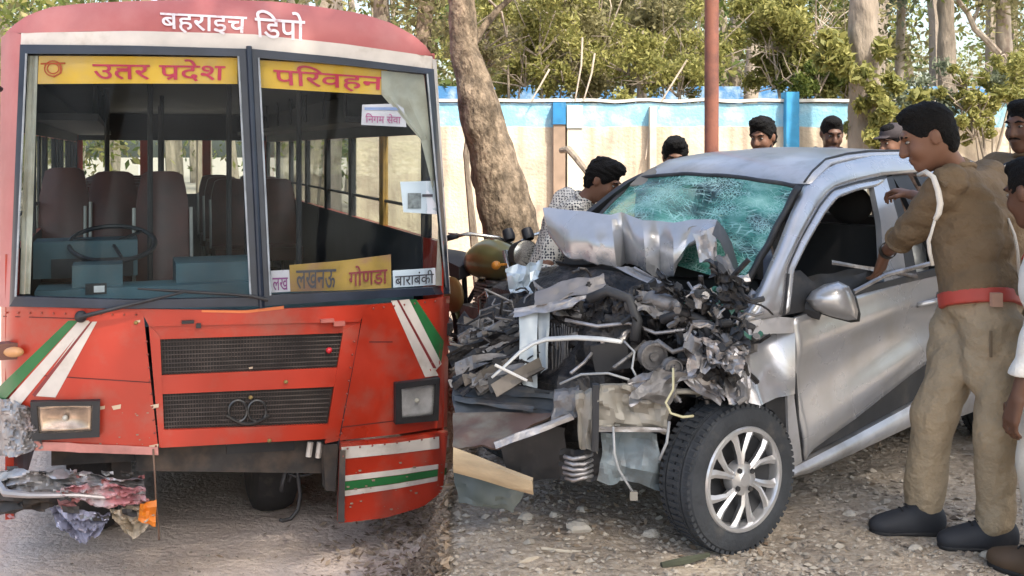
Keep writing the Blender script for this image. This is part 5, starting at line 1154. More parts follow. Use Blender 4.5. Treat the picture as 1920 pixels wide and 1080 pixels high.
# recognisable engine-bay pieces
q = MB(); rc0, rc1, rc2, rc3 = P(1034, 596, 4.58), P(1200, 590, 4.42), P(1196, 700, 4.30), P(1036, 712, 4.44)
q.hexa([rc3, rc2, rc2 + Vector((0, .04, 0)), rc3 + Vector((0, .04, 0)), rc0, rc1, rc1 + Vector((0, .04, 0)), rc0 + Vector((0, .04, 0))]); rad = obj('radiator', q, plast, car, smooth=0)
q = MB()
for k in range(34):
    t = k / 33; a_, b_ = rc0.lerp(rc1, t), rc3.lerp(rc2, t); m_ = a_.lerp(b_, .5) + Vector((.012 * math.sin(k * .7), -.012 - .012 * math.sin(k * .45), 0)); q.tube([a_ + Vector((0, -.006, 0)), m_, b_ + Vector((0, -.006, 0))], .0028, 4)
obj('radiator_fins', q, midm, rad, kind='stuff', smooth=0)
for nm, pts, r, m in (('coolant_hose', [(1105, 560, 4.36), (1140, 545, 4.30), (1180, 560, 4.26), (1195, 600, 4.24), (1190, 640, 4.22)], .021, plast), ('coolant_hose', [(1240, 600, 4.2), (1280, 585, 4.16), (1320, 600, 4.12), (1335, 640, 4.08)], .018, plast), ('intake_pipe', [(1180, 575, 4.34), (1225, 560, 4.26), (1270, 572, 4.2), (1290, 598, 4.18)], .034, midm), ('steel_pipe', [(1060, 600, 4.4), (1120, 612, 4.34), (1180, 606, 4.28), (1230, 625, 4.22), (1285, 618, 4.16)], .008, rawm), ('steel_pipe', [(1200, 655, 4.16), (1235, 640, 4.12), (1262, 660, 4.08), (1300, 648, 4.06), (1340, 668, 4.02)], .010, midm), ('brake_line', [(1290, 530, 4.3), (1310, 560, 4.22), (1300, 590, 4.2), (1330, 610, 4.14), (1370, 600, 4.15)], .006, rawm)):
    q = MB(); q.tube([P(*p) for p in pts], r, 10); obj(nm, q, m, car, smooth=180)
for cx_, cy_, d_, r_ in ((1225, 668, 4.12, .055), (1262, 690, 4.06, .036)):
    q = MB(); q.lathe([(0, -.01), (r_ * .3, -.012), (r_ * .35, .0), (r_ * .8, .0), (r_ * .85, -.012), (r_, -.012), (r_, .004), (r_ * .92, .010), (r_, .018), (r_, .03), (0, .03)], P(cx_, cy_, d_), Vector((-.25, 1, .1)), 24); obj('pulley', q, midm, car)
q = MB(); q.box(P(1150, 665, 4.30), (.075, .05, .055), (Vector((.9, -.3, .2)).normalized(), Vector((.3, .95, 0)).normalized(), Vector((-.2, 0, 1)).normalized())); bt = obj('battery', q, plast, car, smooth=0)
q = MB()
for s_ in (-.045, .045): q.tube([P(1150, 665, 4.30) + Vector((s_, -.02, .05)), P(1150, 665, 4.30) + Vector((s_, -.02, .075))], .010, 8)
obj('terminal', q, rawm, bt)
# radiator support, crash beam, brackets
post = loose('radiator_support', [(974, 582, 4.46), (1008, 582, 4.46), (1006, 735, 4.34), (974, 735, 4.34)], mat('pale blue grey steel', (.36, .40, .42), .45, .4, var=.15, scale=8), car, .008, 3, 6, 12, (0, .03, 0), seed=26)
loose('support_flange', [(1009, 575, 4.48), (1031, 575, 4.48), (1026, 690, 4.38), (1013, 700, 4.38)], mat('grey flange steel', (.25, .28, .30), .5, .4), post, .01, 3, 5, 10, seed=27)
q = MB(); q.tube([P(922, 708, 4.2), P(945, 688, 4.22), P(975, 660, 4.26), (P(1000, 644, 4.28)), P(1025, 636, 4.28), P(1080, 633, 4.24), P(1130, 636, 4.18), P(1166, 641, 4.12)], [.008, .009, .011, .013, .015, .015, .014, .012], 8, flat=.6); obj('trim_strip', q, mat('white grey trim strip', (.50, .51, .50), .4, .1, var=.1), car, smooth=180, label='bent white strip across the engine bay')
q = MB(); q.tube([P(928, 684, 4.2), P(988, 714, 4.22)], .006, 6); obj('trim_strip', q, mat('thin white rod', (.55, .55, .54), .5), car)
bk = loose('mount_bracket', [(1078, 738, 4.02), (1122, 735, 4.0), (1120, 845, 3.98), (1086, 842, 4.0)], beige, car, .025, 4, 7, 12, (0, .05, 0), seed=28)
loose('bracket_rib', [(1112, 722, 3.97), (1124, 722, 3.96), (1122, 846, 3.95), (1110, 846, 3.96)], plast, bk, .004, 3, 3, 8, (0, .04, 0), seed=29)
loose('crash_box', [(1040, 735, 4.1), (1085, 730, 4.05), (1085, 780, 4.03), (1035, 790, 4.08)], midm, car, .02, 4, 8, 8, (0, .05, 0), seed=30)
lamp = loose('front_panel', [(1124, 722, 3.98), (1250, 730, 4.05), (1255, 808, 4.05), (1124, 806, 3.98)], beige, car, .045, 4, 16, 12, (0, .03, 0), seed=31)
loose('panel_flange', [(1120, 800, 3.96), (1255, 802, 4.03), (1256, 810, 4.03), (1120, 810, 3.96)], rawm, lamp, .004, 3, 14, 3, seed=32)
loose('panel_arch', [(1180, 745, 3.96), (1235, 690, 4.02), (1290, 700, 4.05), (1250, 760, 4.02)], midm, lamp, .03, 3, 10, 8, seed=33)
loose('splash_guard', [(1128, 812, 4.08), (1236, 812, 4.12), (1236, 918, 4.12), (1120, 900, 4.06)], mat('pale blue grey plastic guard', (.20, .25, .28), .45, var=.35, scale=6, col2=(.10, .095, .09), mix=(.42, .62), s2=6), car, .05, 3, 14, 12, seed=34)
loose('splash_guard', [(1050, 845, 4.15), (1130, 840, 4.1), (1125, 905, 4.1), (1050, 900, 4.15)], plast, car, .03, 4, seed=35)
loose('undertray', [(930, 790, 4.35), (1060, 800, 4.2), (1060, 900, 4.2), (960, 905, 4.4)], plast, car, .03, 3, seed=36)
q = MB()
for k in range(5):
    y = 856 + k * 10; q.tube([P(1058 + 3 * math.sin(k * 2), y, 4.02), P(1075, y + 5, 3.99), P(1094, y + 2 + 3 * math.sin(k), 3.99), P(1110, y - 4, 4.03)], .008, 6)
obj('crushed_condenser', q, rawm, car, smooth=180)
def cwire(pts, r, m): q = MB(); q.tube([P(*p) for p in pts], r, 5); obj('wire', q, m, car, smooth=180)
wy_ = mat('pale yellow wire', (.50, .47, .30), .6); wg = mat('grey cable', (.28, .29, .30), .5)
cwire([(1150, 800, 3.94), (1152, 850, 3.93), (1160, 880, 3.93), (1175, 905, 3.94), (1188, 925, 3.95)], .005, wg); q = MB(); q.box(P(1188, 929, 3.95), (.014, .01, .016)); obj('wire_plug', q, beige, car)
cwire([(1262, 690, 4.0), (1262, 730, 3.98), (1248, 755, 3.97), (1258, 775, 3.96), (1280, 782, 3.96), (1300, 780, 3.98)], .005, wy_)
cwire([(1255, 790, 4.0), (1250, 830, 3.98), (1236, 862, 3.98)], .006, wg); cwire([(1050, 720, 4.1), (1090, 702, 4.06), (1140, 700, 4.04), (1180, 712, 4.02)], .005, wg)
cwire([(1200, 585, 4.35), (1225, 570, 4.33), (1240, 600, 4.3)], .006, wg); cwire([(1170, 640, 4.2), (1190, 660, 4.15), (1185, 690, 4.1), (1200, 720, 4.08)], .005, wg)
cwire([(1120, 650, 4.3), (1095, 680, 4.25), (1070, 700, 4.2)], .008, rawm); cwire([(1210, 640, 4.25), (1180, 668, 4.2), (1150, 690, 4.15)], .009, midm)
# wheels
def wheel(u, v, steer, outer, nm_label=None):
    ang = math.atan2(-CL_[1] * outer, -CL_[0] * outer) + R(steer); ax = Vector((math.cos(ang), math.sin(ang), 0)); c = CW(u, v, .283); Rt, w2 = .288, .088
    e1 = ax.cross(Vector((0, 0, 1))).normalized(); e2 = Vector((0, 0, 1))
    q = MB(); q.lathe([(.185, -w2 * .8), (.195, -w2 * .95), (.235, -w2 * 1.05), (.268, -w2 * .95), (.282, -w2 * .75), (Rt, -w2 * .5), (Rt, -.046), (Rt - .008, -.044), (Rt - .008, -.037), (Rt, -.035), (Rt, -.004), (Rt - .008, -.003), (Rt - .008, .004), (Rt, .005), (Rt, .035), (Rt - .008, .037), (Rt - .008, .044), (Rt, .046), (Rt, w2 * .5), (.282, w2 * .75), (.268, w2 * .95), (.235, w2 * 1.05), (.205, w2 * .98), (.195, w2 * .9), (.185, w2 * .8)], c, ax, 72)
    wh = obj('wheel', q, rub, car, smooth=30, label=nm_label)
    q = MB()
    for k in range(64):
        t = 2 * math.pi * k / 64
        for s, (h0, h1) in ((0, (.05, .078)), (1, (-.078, -.05)), (2, (-.03, .03))):
            tt = t + s * .03; rd = e1 * math.cos(tt) + e2 * math.sin(tt); tg = ax.cross(rd)
            rr = Rt - (.010 if s < 2 else .003); q.box(c + rd * rr + ax * (h0 + h1) / 2, (.0085, (h1 - h0) / 2, .008), (tg, ax, rd))
    obj('tread_block', q, rub, wh, smooth=0, kind='stuff')
    al = mat('machined silver alloy', (.62, .62, .63), .28, .7, var=.1, scale=12, col2=(.4, .38, .36), mix=(.6, .75), s2=9)
    q = MB(); q.lathe([(.200, w2 * .86), (.203, w2 * .98), (.198, w2 * 1.06), (.184, w2 * 1.06), (.178, w2 * .92), (.172, w2 * .2), (.165, -w2 * .7), (.19, -w2 * .8)], c, ax, 64); rim = obj('rim', q, al, wh, smooth=35)
    F = c + ax * w2 * .80
    for k in range(6):
        t = 2 * math.pi * (k + .3) / 6; q = MB()
        def pol(r, a, h): return F + (e1 * math.cos(a) + e2 * math.sin(a)) * r + ax * h
        for sgn in (-1, 1):
            tw = .20
            qq = [(.045, t + sgn * .12, .012), (.10, t + tw * .5 + sgn * .11, .014), (.150, t + tw * .9 + sgn * .20, .012), (.186, t + tw + sgn * .27, .010)]
            wd = [.30, .20, .17, .19]; vs = []
            for (r, a, h), wv in zip(qq, wd): vs += [pol(r, a - wv * .6, h - .004), pol(r, a, h + .004), pol(r, a + wv * .6, h - .004), pol(r, a, h - .03)]
            q.add(vs, [(4 * i + j, 4 * i + (j + 1) % 4, 4 * i + 4 + (j + 1) % 4, 4 * i + 4 + j) for i in range(3) for j in range(4)])
        obj('spoke', q, al, rim, smooth=40)
    q = MB(); q.lathe([(.0, .022), (.025, .022), (.030, .018), (.060, .014), (.066, .002), (.066, -.03)], F, ax, 28); obj('hub', q, al, rim, smooth=35)
    for k in range(4):
        t = 2 * math.pi * (k + .6) / 4; q = MB(); q.tube([F + (e1 * math.cos(t) + e2 * math.sin(t)) * .047 + ax * h for h in (.004, .024)], .0105, 6); obj('wheel_nut', q, plast, rim, smooth=0)
    q = MB(); q.lathe([(.02, -.06), (.12, -.06), (.12, -.075), (.02, -.075)], F, ax, 32); obj('brake_disc', q, mat('rusty brake disc', (.12, .10, .09), .5, .6), wh)
    q = MB(); q.lathe([(.172, -.02), (.0, -.08)], F, ax, 32); obj('wheel_well', q, plast, wh)
wheel(.035, .055, -8.5, 1, 'front wheel with a six spoke alloy rim')
wheel(2.43, .085, 0, 1); wheel(2.43, 1.57, 180, 1); wheel(.24, 1.50, 168, 1)
q = MB(); arc = [(t, .335 + .02 * math.sin(t * 9)) for t in np.linspace(-.35, 1.9, 20)]
q.sheet([[CW(.035 + r * math.cos(t), v, .283 + r * math.sin(t)) for t, r in arc] for v in (.03, .2, .4)]); obj('wheel_arch_liner', q, plast, car, recalc=False)
q = MB(); q.tube([CW(.04, .15, .28), CW(.1, .8, .3)], .03, 8); q.tube([CW(.06, .22, .3), CW(.08, .26, .7)], .035, 8); q.box(CW(1.6, .83, .2), (1.45, .5, .02), CXv); obj('underbody', q, plast, car)
cpanel('arch_edge', [(1440, 746), (1468, 742), (1486, 756)], [(1440, 765), (1456, 772), (1470, 800)], plast, -.012, 8, 5, .05)
cpanel('arch_edge', [(1462, 775), (1490, 760)], [(1470, 885), (1482, 880)], plast, -.014, 5, 8, .05)

# ------------------------------------------------------------------ loose wreckage lying at the front of the car
def wreck(name, lb, cat, parts):
    c = P(*parts[0][1][3]); t = thing(name, lb, cat, (c.x, c.y, 0))
    for k, (nm, pts, m, amp, nu, nv, th) in enumerate(parts): loose(nm, pts, m, t, amp, 3, nu, nv, th, seed=60 + k + int(c.x * 10))
    return t
bm_d = mat('dark smashed bumper plastic', (.045, .05, .055), .45, var=.4, scale=6, col2=(.11, .09, .08), mix=(.5, .7), s2=4)
brn = mat('rusty brown inner plastic', (.09, .055, .045), .7, var=.4, scale=6, col2=(.13, .12, .10), s2=5)
wreck('broken_bumper', 'dark smashed bumper with a pale edge strip lying across the front of the car', 'bumper', [
    ('bumper_skin', [(850, 708, 4.55), (1068, 742, 4.2), (1050, 790, 4.12), (850, 800, 4.3)], bm_d, .04, 18, 10, (0, .012, -.01)),
    ('bumper_skin', [(850, 775, 4.3), (1040, 775, 4.12), (935, 838, 3.98), (850, 838, 4.02)], brn, .025, 14, 8, (0, .012, -.01)),
    ('bumper_ridge', [(850, 706, 4.54), (1060, 738, 4.2), (1064, 752, 4.18), (850, 730, 4.5)], bm_d, .02, 16, 4, (0, .03, 0)),
    ('bumper_ridge', [(852, 742, 4.42), (1000, 762, 4.16), (1000, 772, 4.15), (852, 752, 4.4)], bm_d, .015, 14, 3, (0, .02, 0)),
    ('pale_strip', [(925, 830, 3.97), (1070, 776, 4.0), (1076, 786, 4.0), (930, 842, 3.96)], rawm, .008, 14, 3, (0, .01, 0))])
q = MB()
pk = [P(850, 862, 3.96), P(900, 878, 3.90), P(950, 896, 3.84), P(1000, 912, 3.80)]
g = [[p + Vector((0, .02 * math.cos(t), .047 * math.sin(t) * (1.0 - .35 * i / 3))) + Vector((.01 * mnoise.noise(Vector((i, t * 2, 0))) * (i == 3), 0, 0)) for t in np.linspace(0, 6.283, 9)[:-1]] for i, p in enumerate(pk)]
vs = [p for r in g for p in r]; q.add(vs, [(i * 8 + j, i * 8 + (j + 1) % 8, (i + 1) * 8 + (j + 1) % 8, (i + 1) * 8 + j) for i in range(3) for j in range(8)] + [tuple(range(8))[::-1], tuple(24 + j for j in range(8))])
tag(obj('wooden_plank', q, mat('pale sawn timber', (.36, .275, .17), .8, var=.35, scale=6, col2=(.22, .14, .08), mix=(.55, .7), s2=5, stretch=(.4, 1, 3), bump=.2), smooth=40), 'pale broken wooden plank sticking out below the dark bumper', 'plank')
wreck('plastic_sheet', 'dark grey green plastic panel lying on the earth under the wooden plank', 'plastic panel', [('sheet', [(850, 872, 4.35), (990, 905, 4.22), (960, 962, 4.2), (858, 945, 4.22)], mat('grey green plastic', (.075, .085, .075), .5, var=.3), .03, 12, 8, (0, .008, -.004))])
q = MB(); rr_ = random.Random(5)
for k in range(150):
    x = rr_.uniform(890, 972); y = rr_.uniform(600, 715); d = 5.0 - (x - 850) / 500 - (y - 585) / 300 + rr_.uniform(-.1, .1); c = P(x, y, d); ax = Vector((1, rr_.gauss(.1, .3), rr_.gauss(.35, .25))).normalized(); up = ax.orthogonal().normalized(); s = rr_.uniform(.4, 1.5)
    g = [[c + ax * (.17 * s * (i / 3 - .5)) + up * (.035 * s * (j / 2 - .5)) + ax.cross(up) * .015 * s * rr_.gauss(0, 1) for i in range(4)] for j in range(3)]
    q.sheet(g, ax.cross(up) * .004, rr_.randrange(4))
for k in range(26):
    x = rr_.uniform(885, 965); y = rr_.uniform(590, 700); d = 4.95 - (x - 850) / 500 - (y - 585) / 300; pts = [P(x, y, d)]
    for _i in range(4): pts.append(pts[-1] + Vector((rr_.gauss(0, .05), rr_.gauss(0, .02), rr_.gauss(0, .03))))
    q.tube(pts, .005, 5, rr_.randrange(4))
obj('wreckage_heap', q, [plast, darkm, mat('dull brown grey scrap', (.13, .115, .10), .7, .2, var=.4, scale=9), midm], kind='stuff', smooth=30)
q = MB()
for (a, b) in (((0, 1), (1, 1)),):
    g = []
    for j in range(8):
        row = []
        for i in range(12):
            x = 858 + 132 * i / 11; y = 600 + 120 * j / 7 - 14 * i / 11; d = 5.12 - (x - 850) / 500 - (y - 585) / 300; n_ = mnoise.noise(Vector((i * .5, j * .5, 0))) * .07; row.append(P(x, y, d) + Vector((0, n_, n_)))
        g.append(row)
    q.sheet(g, Vector((0, .05, -.1)))
obj('wreckage_base', q, darkm, kind='stuff', smooth=30)
# the small red thing is left of the tyre: twig and leaf on the ground near the front wheel
q = MB(); q.tube([P(1240, 1060, 3.95), P(1290, 1050, 3.98), P(1330, 1040, 4.02)], [.012, .016, .008], 6); tag(obj('fallen_twig', q, mat('dark green bark', (.05, .055, .035), .9)), 'dark green twig lying on the earth in front of the front tyre', 'twig')
q = MB(); q.tube([P(960, 1062, 3.98), P(990, 1050, 4.0), P(1010, 1044, 4.02)], [.006, .009, .005], 6); tag(obj('dry_stick', q, mat('pale dry stick', (.42, .36, .28), .9)), 'pale dry stick lying on the earth at bottom below the plank', 'stick')
q = MB(); q.tube([P(1015, 1028, 4.1), P(1060, 1034, 4.08), P(1110, 1034, 4.08)], [.005, .007, .004], 6); tag(obj('dry_stick', q, mat('pale straw stick', (.45, .40, .32), .9)), 'thin pale straw stick lying between the stones', 'stick')
# ------------------------------------------------------------------ people
rng.seed(41)
def skinm(n, c): return mat(n, c, .5, var=.12, scale=9, spec=.35)
skin_a = skinm('brown skin', (.155, .075, .046)); skin_b = skinm('dark brown skin', (.10, .048, .03)); skin_c = skinm('warm brown skin', (.19, .095, .06))
hairm = mat('black hair', (.006, .0055, .0055), .75, var=.4, scale=60, bump=.6, bscale=140, spec=.15)
eyem = mat('eye', (.22, .20, .18), .3); pupil = mat('pupil', (.01, .008, .007), .15)
def clothm(n, c, **kw): return mat(n, c, kw.pop('rough', .85), var=kw.pop('var', .14), scale=kw.pop('scale', 7), bump=kw.pop('bump', .3), bscale=kw.pop('bscale', 140), spec=.25, **kw)
khaki = clothm('khaki brown uniform cloth', (.150, .104, .062), bump=.7, bscale=26, var=.2); tan = clothm('tan trouser cloth', (.33, .26, .175), bump=.7, bscale=24, var=.2); 
def V3(p): return np.array(p, float)
def headframe(f, up=(0, 0, 1)):
    f = Vector(f).normalized(); s = f.cross(Vector(up)).normalized(); u = s.cross(f).normalized(); return s, f, u
def head_prims(hc, fr, k):
    s, f, u = fr; M = np.array([s, f, u]); q = lambda a, b, c: Vector(hc) + s * (a * k) + f * (b * k) + u * (c * k); E = lambda c, r, kk=.02: ('e', q(*c), [x * k for x in r], M, kk * k)
    pr = [E((0, -.012, .03), (.076, .096, .098)), E((0, .022, -.05), (.060, .066, .078), .04), E((0, .062, -.098), (.026, .026, .022), .035),
          E((0, .088, .034), (.05, .014, .013), .02), E((-.036, .066, -.03), (.024, .022, .026), .03), E((.036, .066, -.03), (.024, .022, .026), .03),
          ('c', q(0, .090, .022), q(0, .112, -.030), .0105 * k, .0170 * k, .012 * k), E((-.011, .100, -.033), (.010, .012, .009), .01), E((.011, .100, -.033), (.010, .012, .009), .01),
          E((0, .088, -.060), (.025, .013, .0075), .010), E((0, .086, -.072), (.022, .013, .009), .010)]
    for sg in (-1, 1): pr.append(E((sg * .078, -.012, -.006), (.008, .020, .030), .008)); pr.append(E((sg * .083, -.020, .004), (.006, .013, .022), .006))
    sub = [('e', q(sg * .031, .102, .010), [.017 * k, .014 * k, .0085 * k], M) for sg in (-1, 1)]
    return pr, sub, q, M
def hand_prims(wr, d, pn, ts, curl=.5, k=1.0, spread=.12):
    """palm + four two-jointed fingers + thumb from the side of the palm; d = finger direction, pn = palm normal, ts = thumb side"""
    wr, d, pn, ts = Vector(wr), Vector(d).normalized(), Vector(pn).normalized(), Vector(ts).normalized(); pn = (pn - d * pn.dot(d)).normalized(); ts = d.cross(pn) * (1 if d.cross(pn).dot(ts) > 0 else -1)
    pr = []
    for o in (-.026, -.009, .009, .026): pr.append(('c', wr + d * .012 * k + ts * o * .6 * k, wr + d * .085 * k + ts * o * k, .016 * k, .0125 * k, .012))
    for o, L, in ((.028, .072), (.010, .080), (-.009, .074), (-.027, .058)):
        b = wr + d * .088 * k + ts * o * k; d1 = (d * math.cos(curl * .8) + pn * math.sin(curl * .8) + ts * o * spread * 8).normalized(); m1 = b + d1 * L * .5 * k
        d2 = (d * math.cos(curl * 1.9) + pn * math.sin(curl * 1.9) + ts * o * spread * 4).normalized(); m2 = m1 + d2 * L * .32 * k
        d3 = (d * math.cos(curl * 2.6) + pn * math.sin(curl * 2.6)).normalized(); m3 = m2 + d3 * L * .24 * k
        pr += [('c', b, m1, .0092 * k, .0085 * k, .004), ('c', m1, m2, .0085 * k, .0078 * k, .004), ('c', m2, m3, .0078 * k, .0066 * k, .004)]
    t0 = wr + d * .028 * k + ts * .028 * k; t1 = t0 + (d * .55 + ts * .7 + pn * .35).normalized() * .036 * k; t2 = t1 + (d * .85 + ts * .25 + pn * .45).normalized() * .032 * k
    pr += [('c', t0 - ts * .01 * k, t1, .0135 * k, .0105 * k, .008), ('c', t1, t2, .0105 * k, .0085 * k, .005)]
    return pr
def folds(sc_, amp, st=(1, 1, 1), o=0):
    rr = random.Random(int(o * 1000)); W = []
    for i in range(9):
        w_ = np.array((rr.gauss(0, 1), rr.gauss(0, 1), rr.gauss(0, 1.2))); w_ /= np.linalg.norm(w_); W.append((w_ * sc_ * rr.choice((.8, 1.3, 2.0, 3.0)), rr.random() * 6.3, rr.uniform(.5, 1.2), np.array((rr.gauss(0, 1), rr.gauss(0, 1), rr.gauss(0, 1))) * sc_ * .6))
    def f(p):
        q = p * np.array(st); d = 0
        for w_, ph, a, m in W:
            sz = 9.0 * sc_ / np.linalg.norm(w_)
            d = d + a * (.55 - np.abs(np.sin(q @ w_ + ph + 1.6 * np.sin(q @ m + ph * 2)))) * np.clip(.3 + np.sin(q @ m * .7 + ph), 0, 1) * min(1.5, sz / 6)
        return amp * d * .75
    return f
def person(label, J, face, skin, shirt, pants, shoe=None, h=.009, k=1.0, hair='short', sleeve='long', hands=None, belt=None, group=None, moustache=False, beard=False, headup=(0, 0, 1), w=1.0, fold=.012, bag=1.0, pleat=0):
    g = lambda n: Vector(J[n]); base = (g('anL') + g('anR')) / 2; base.z = 0
    t = thing('person', label, 'person', base, group); fr = headframe(face, headup); pr, sub, q, M = head_prims(J['head'], fr, k)
    nk, ch, pv = g('neck'), g('chest'), g('pelvis'); sl_, sr_ = g('shL'), g('shR'); sd = (sl_ - sr_).normalized()
    pr.append(('c', q(0, -.022, -.045), nk + (ch - nk) * .12, .050 * k, .056 * k, .03)); pr.append(('c', nk, ch, .052, .095, .03)); pr.append(('c', ch, pv, .09, .085, .03))
    for s_ in 'LR':
        sh, el, wr = g('sh' + s_), g('el' + s_), g('wr' + s_)
        pr += [('c', ch + (sh - ch) * .5, sh, .045, .042, .02), ('c', sh, el, .044, .038), ('c', el, el.lerp(wr, .35), .039, .037), ('c', el.lerp(wr, .35), wr, .037, .025)]
        hd = (hands or {}).get(s_); d = (wr - el).normalized()
        if hd: pr += hand_prims(wr, hd[0] or d, hd[1], hd[2], hd[3], k)
        else: pr += hand_prims(wr, d, (pv - wr) * -1 if False else sd * (-1 if s_ == 'L' else 1), Vector(fr[1]), .35, k)
        hp, kn, an = g('hip' + s_), g('kn' + s_), g('an' + s_)
        pr += [('c', pv, hp, .10, .08), ('c', hp, kn, .075, .05), ('c', kn, an, .05, .035), ('c', an, an.lerp(g('toe' + s_), .45) - Vector((0, 0, .035)), .035, .022)]
    body = soft('body', pr, h, skin, t, .02, sub=sub)
    for sg in (-1, 1):
        mb = MB(); mb.ell(q(sg * .031, .0835, .010), (.0112 * k, .0100 * k, .0056 * k), 12, 8, (Vector(M[0]), Vector(M[1]), Vector(M[2]))); e = obj('eye', mb, eyem, body, smooth=180)
        mb = MB(); mb.ell(q(sg * .031, .0905, .009), (.0060 * k, .0045 * k, .0056 * k), 8, 6, (Vector(M[0]), Vector(M[1]), Vector(M[2]))); obj('iris', mb, pupil, e, smooth=180)
        mb = MB(); mb.tube([q(sg * .014, .098, .029), q(sg * .032, .099, .036), q(sg * .052, .082, .030)], [.0035 * k, .005 * k, .003 * k], 6); obj('eyebrow', mb, hairm, body, smooth=180)
    E = lambda c, r: ('e', q(*c), [x * k for x in r], M)
    nz = lambda a, s_: (lambda p: a * np.sin(p[:, 0] * s_ + 3 * np.sin(p[:, 2] * s_ * .7)) * np.sin(p[:, 1] * s_ * 1.1 + 2) * np.sin(p[:, 2] * s_ + p[:, 0] * s_ * .5))
    hp_ = [E((0, -.018, .040), (.083, .100, .100)), E((0, .03, .105), (.060, .058, .036)), E((0, -.060, -.020), (.066, .050, .07))]
    hs_ = [E((0, .112, -.052), (.105, .085, .112)), E((0, .03, -.13), (.11, .09, .09))] + [E((sg * .085, -.008, -.020), (.022, .034, .044)) for sg in (-1, 1)]
    if hair == 'curly': hp_ = [E((0, -.018, .045), (.090, .106, .108)), E((0, .045, .11), (.070, .062, .045)), E((0, -.060, -.010), (.074, .058, .08))]
    if hair == 'cap':
        soft('cap', [E((0, -.01, .062), (.086, .108, .082)), E((0, .10, .052), (.065, .06, .010))], h * .7, pants if False else mat('dark cap cloth', (.03, .022, .025), .8), body, .01 * k, sub=[E((0, .02, -.03), (.12, .14, .075))])
    soft('hair', hp_, h * .8, hairm, body, .02 * k, sub=hs_, disp=nz(.010, 70) if hair == 'curly' else nz(.004, 90))
    if moustache: mb = MB(); mb.tube([q(-.030, .088, -.054), q(-.014, .101, -.047), q(0, .104, -.045), q(.014, .101, -.047), q(.030, .088, -.054)], [.003 * k, .0065 * k, .006 * k, .0065 * k, .003 * k], 8, flat=.8); obj('moustache', mb, hairm, body, smooth=180)
    if beard: soft('beard', [E((0, .035, -.082), (.062, .060, .052)), E((-.055, .01, -.04), (.012, .02, .045)), E((.055, .01, -.04), (.012, .02, .045))], h * .8, hairm, body, .02, sub=[E((0, .100, -.040), (.046, .040, .042)), E((0, .0, -.01), (.07, .09, .06))], disp=nz(.003, 110))
    # shirt, trousers, shoes
    ax = (ch - pv).normalized(); sw = sd * .085 * w
    sp = []
    for sg in (1, -1): sp += [('c', pv + sd * .055 * sg * w + ax * .02, ch + sw * sg, .118 * w, .120 * w, .05), ('c', ch + sw * sg, (sl_ if sg > 0 else sr_).lerp(ch, .25) + ax * .02, .112 * w, .075, .05)]
    sp += [('c', ch, nk - ax * .01, .12, .062, .04)]
    for s_ in 'LR':
        sh, el, wr = g('sh' + s_), g('el' + s_), g('wr' + s_); e_ = el.lerp(wr, .8 if sleeve == 'long' else .05 if sleeve == 'short' else .42)
        sp += [('c', ch.lerp(nk, .35).lerp(sh, .35), sh, .098, .074, .03), ('c', sh, el, .066 * bag, .056 * bag, .03)]
        if sleeve == 'short': sp[-1] = ('c', sh, sh.lerp(el, .75), .066, .062, .03)
        else: sp += [('c', el, e_, .055 * bag, .047 * bag, .02)]
    so_ = soft('shirt', sp, h * 1.05, shirt, t, .03, disp=folds(9, fold, (1, 1, 1.6), rng.random() * 9), clip=[(tuple(pv + ax * (.02 if belt is not None else -.06)), tuple(-ax))])
    mb = MB(); c0 = nk + ax * .0; n_ = (nk - ch).normalized(); a1 = sd; a2 = n_.cross(a1).normalized()
    mb.tube([c0 + a1 * .068 * math.cos(x) + a2 * .072 * math.sin(x) + n_ * (.012 + .012 * math.cos(x)) for x in np.linspace(0, 6.283, 25)], .013, 8); obj('collar', mb, shirt, so_, smooth=180)
    tp = []
    for s_, sg in (('L', 1), ('R', -1)):
        hp2, kn, an = g('hip' + s_), g('kn' + s_), g('an' + s_); tp += [('c', pv + sd * .05 * sg * w + ax * .03, hp2, .108 * min(w, 1.14), .108 * min(w, 1.1), .05), ('c', hp2, kn, .106 * min(w, 1.08), .078, .03), ('c', kn, an.lerp(kn, .03) - Vector((0, 0, .02)), .076, .066, .03)]
    soft('trousers', tp, h * 1.1, pants, t, .03, disp=folds(11, fold, (1, 1, .7), rng.random() * 9), clip=[(tuple(pv + ax * .05), tuple(ax))])
    if belt is not None:
        bp = [('c', pv + sd * .055 * sg * w - ax * .03, pv + sd * .06 * sg * w + ax * .12, .128 * w, .128 * w, .05) for sg in (1, -1)]
        bo = soft('belt', bp, h, belt, t, .03, clip=[(tuple(pv + ax * .062), tuple(ax)), (tuple(pv + ax * .008), tuple(-ax))], smooth=40)
    for s_ in 'LR':
        an, to = g('an' + s_), g('toe' + s_); f = (to - an); f.z = 0; f.normalize(); z0 = min(an.z, to.z) ; gzv = J.get('gz', 0.0); sdv = f.cross(Vector((0, 0, 1)))
        Mx = np.array([sdv, f, (0, 0, 1)]); b = Vector((an.x, an.y, gzv))
        shp = [('e', b - f * .035 + Vector((0, 0, .055)), [.046, .060, .070], Mx), ('e', b + f * .06 + Vector((0, 0, .048)), [.050, .095, .058], Mx), ('e', b + f * .15 + Vector((0, 0, .036)), [.048, .068, .044], Mx), ('c', an + Vector((0, 0, -.03)), an + Vector((0, 0, .03)), .058, .056)]
        sh_ = soft('shoe', shp, .009, shoe or plast, t, .035, clip=[((0, 0, gzv + .004), (0, 0, -1))])
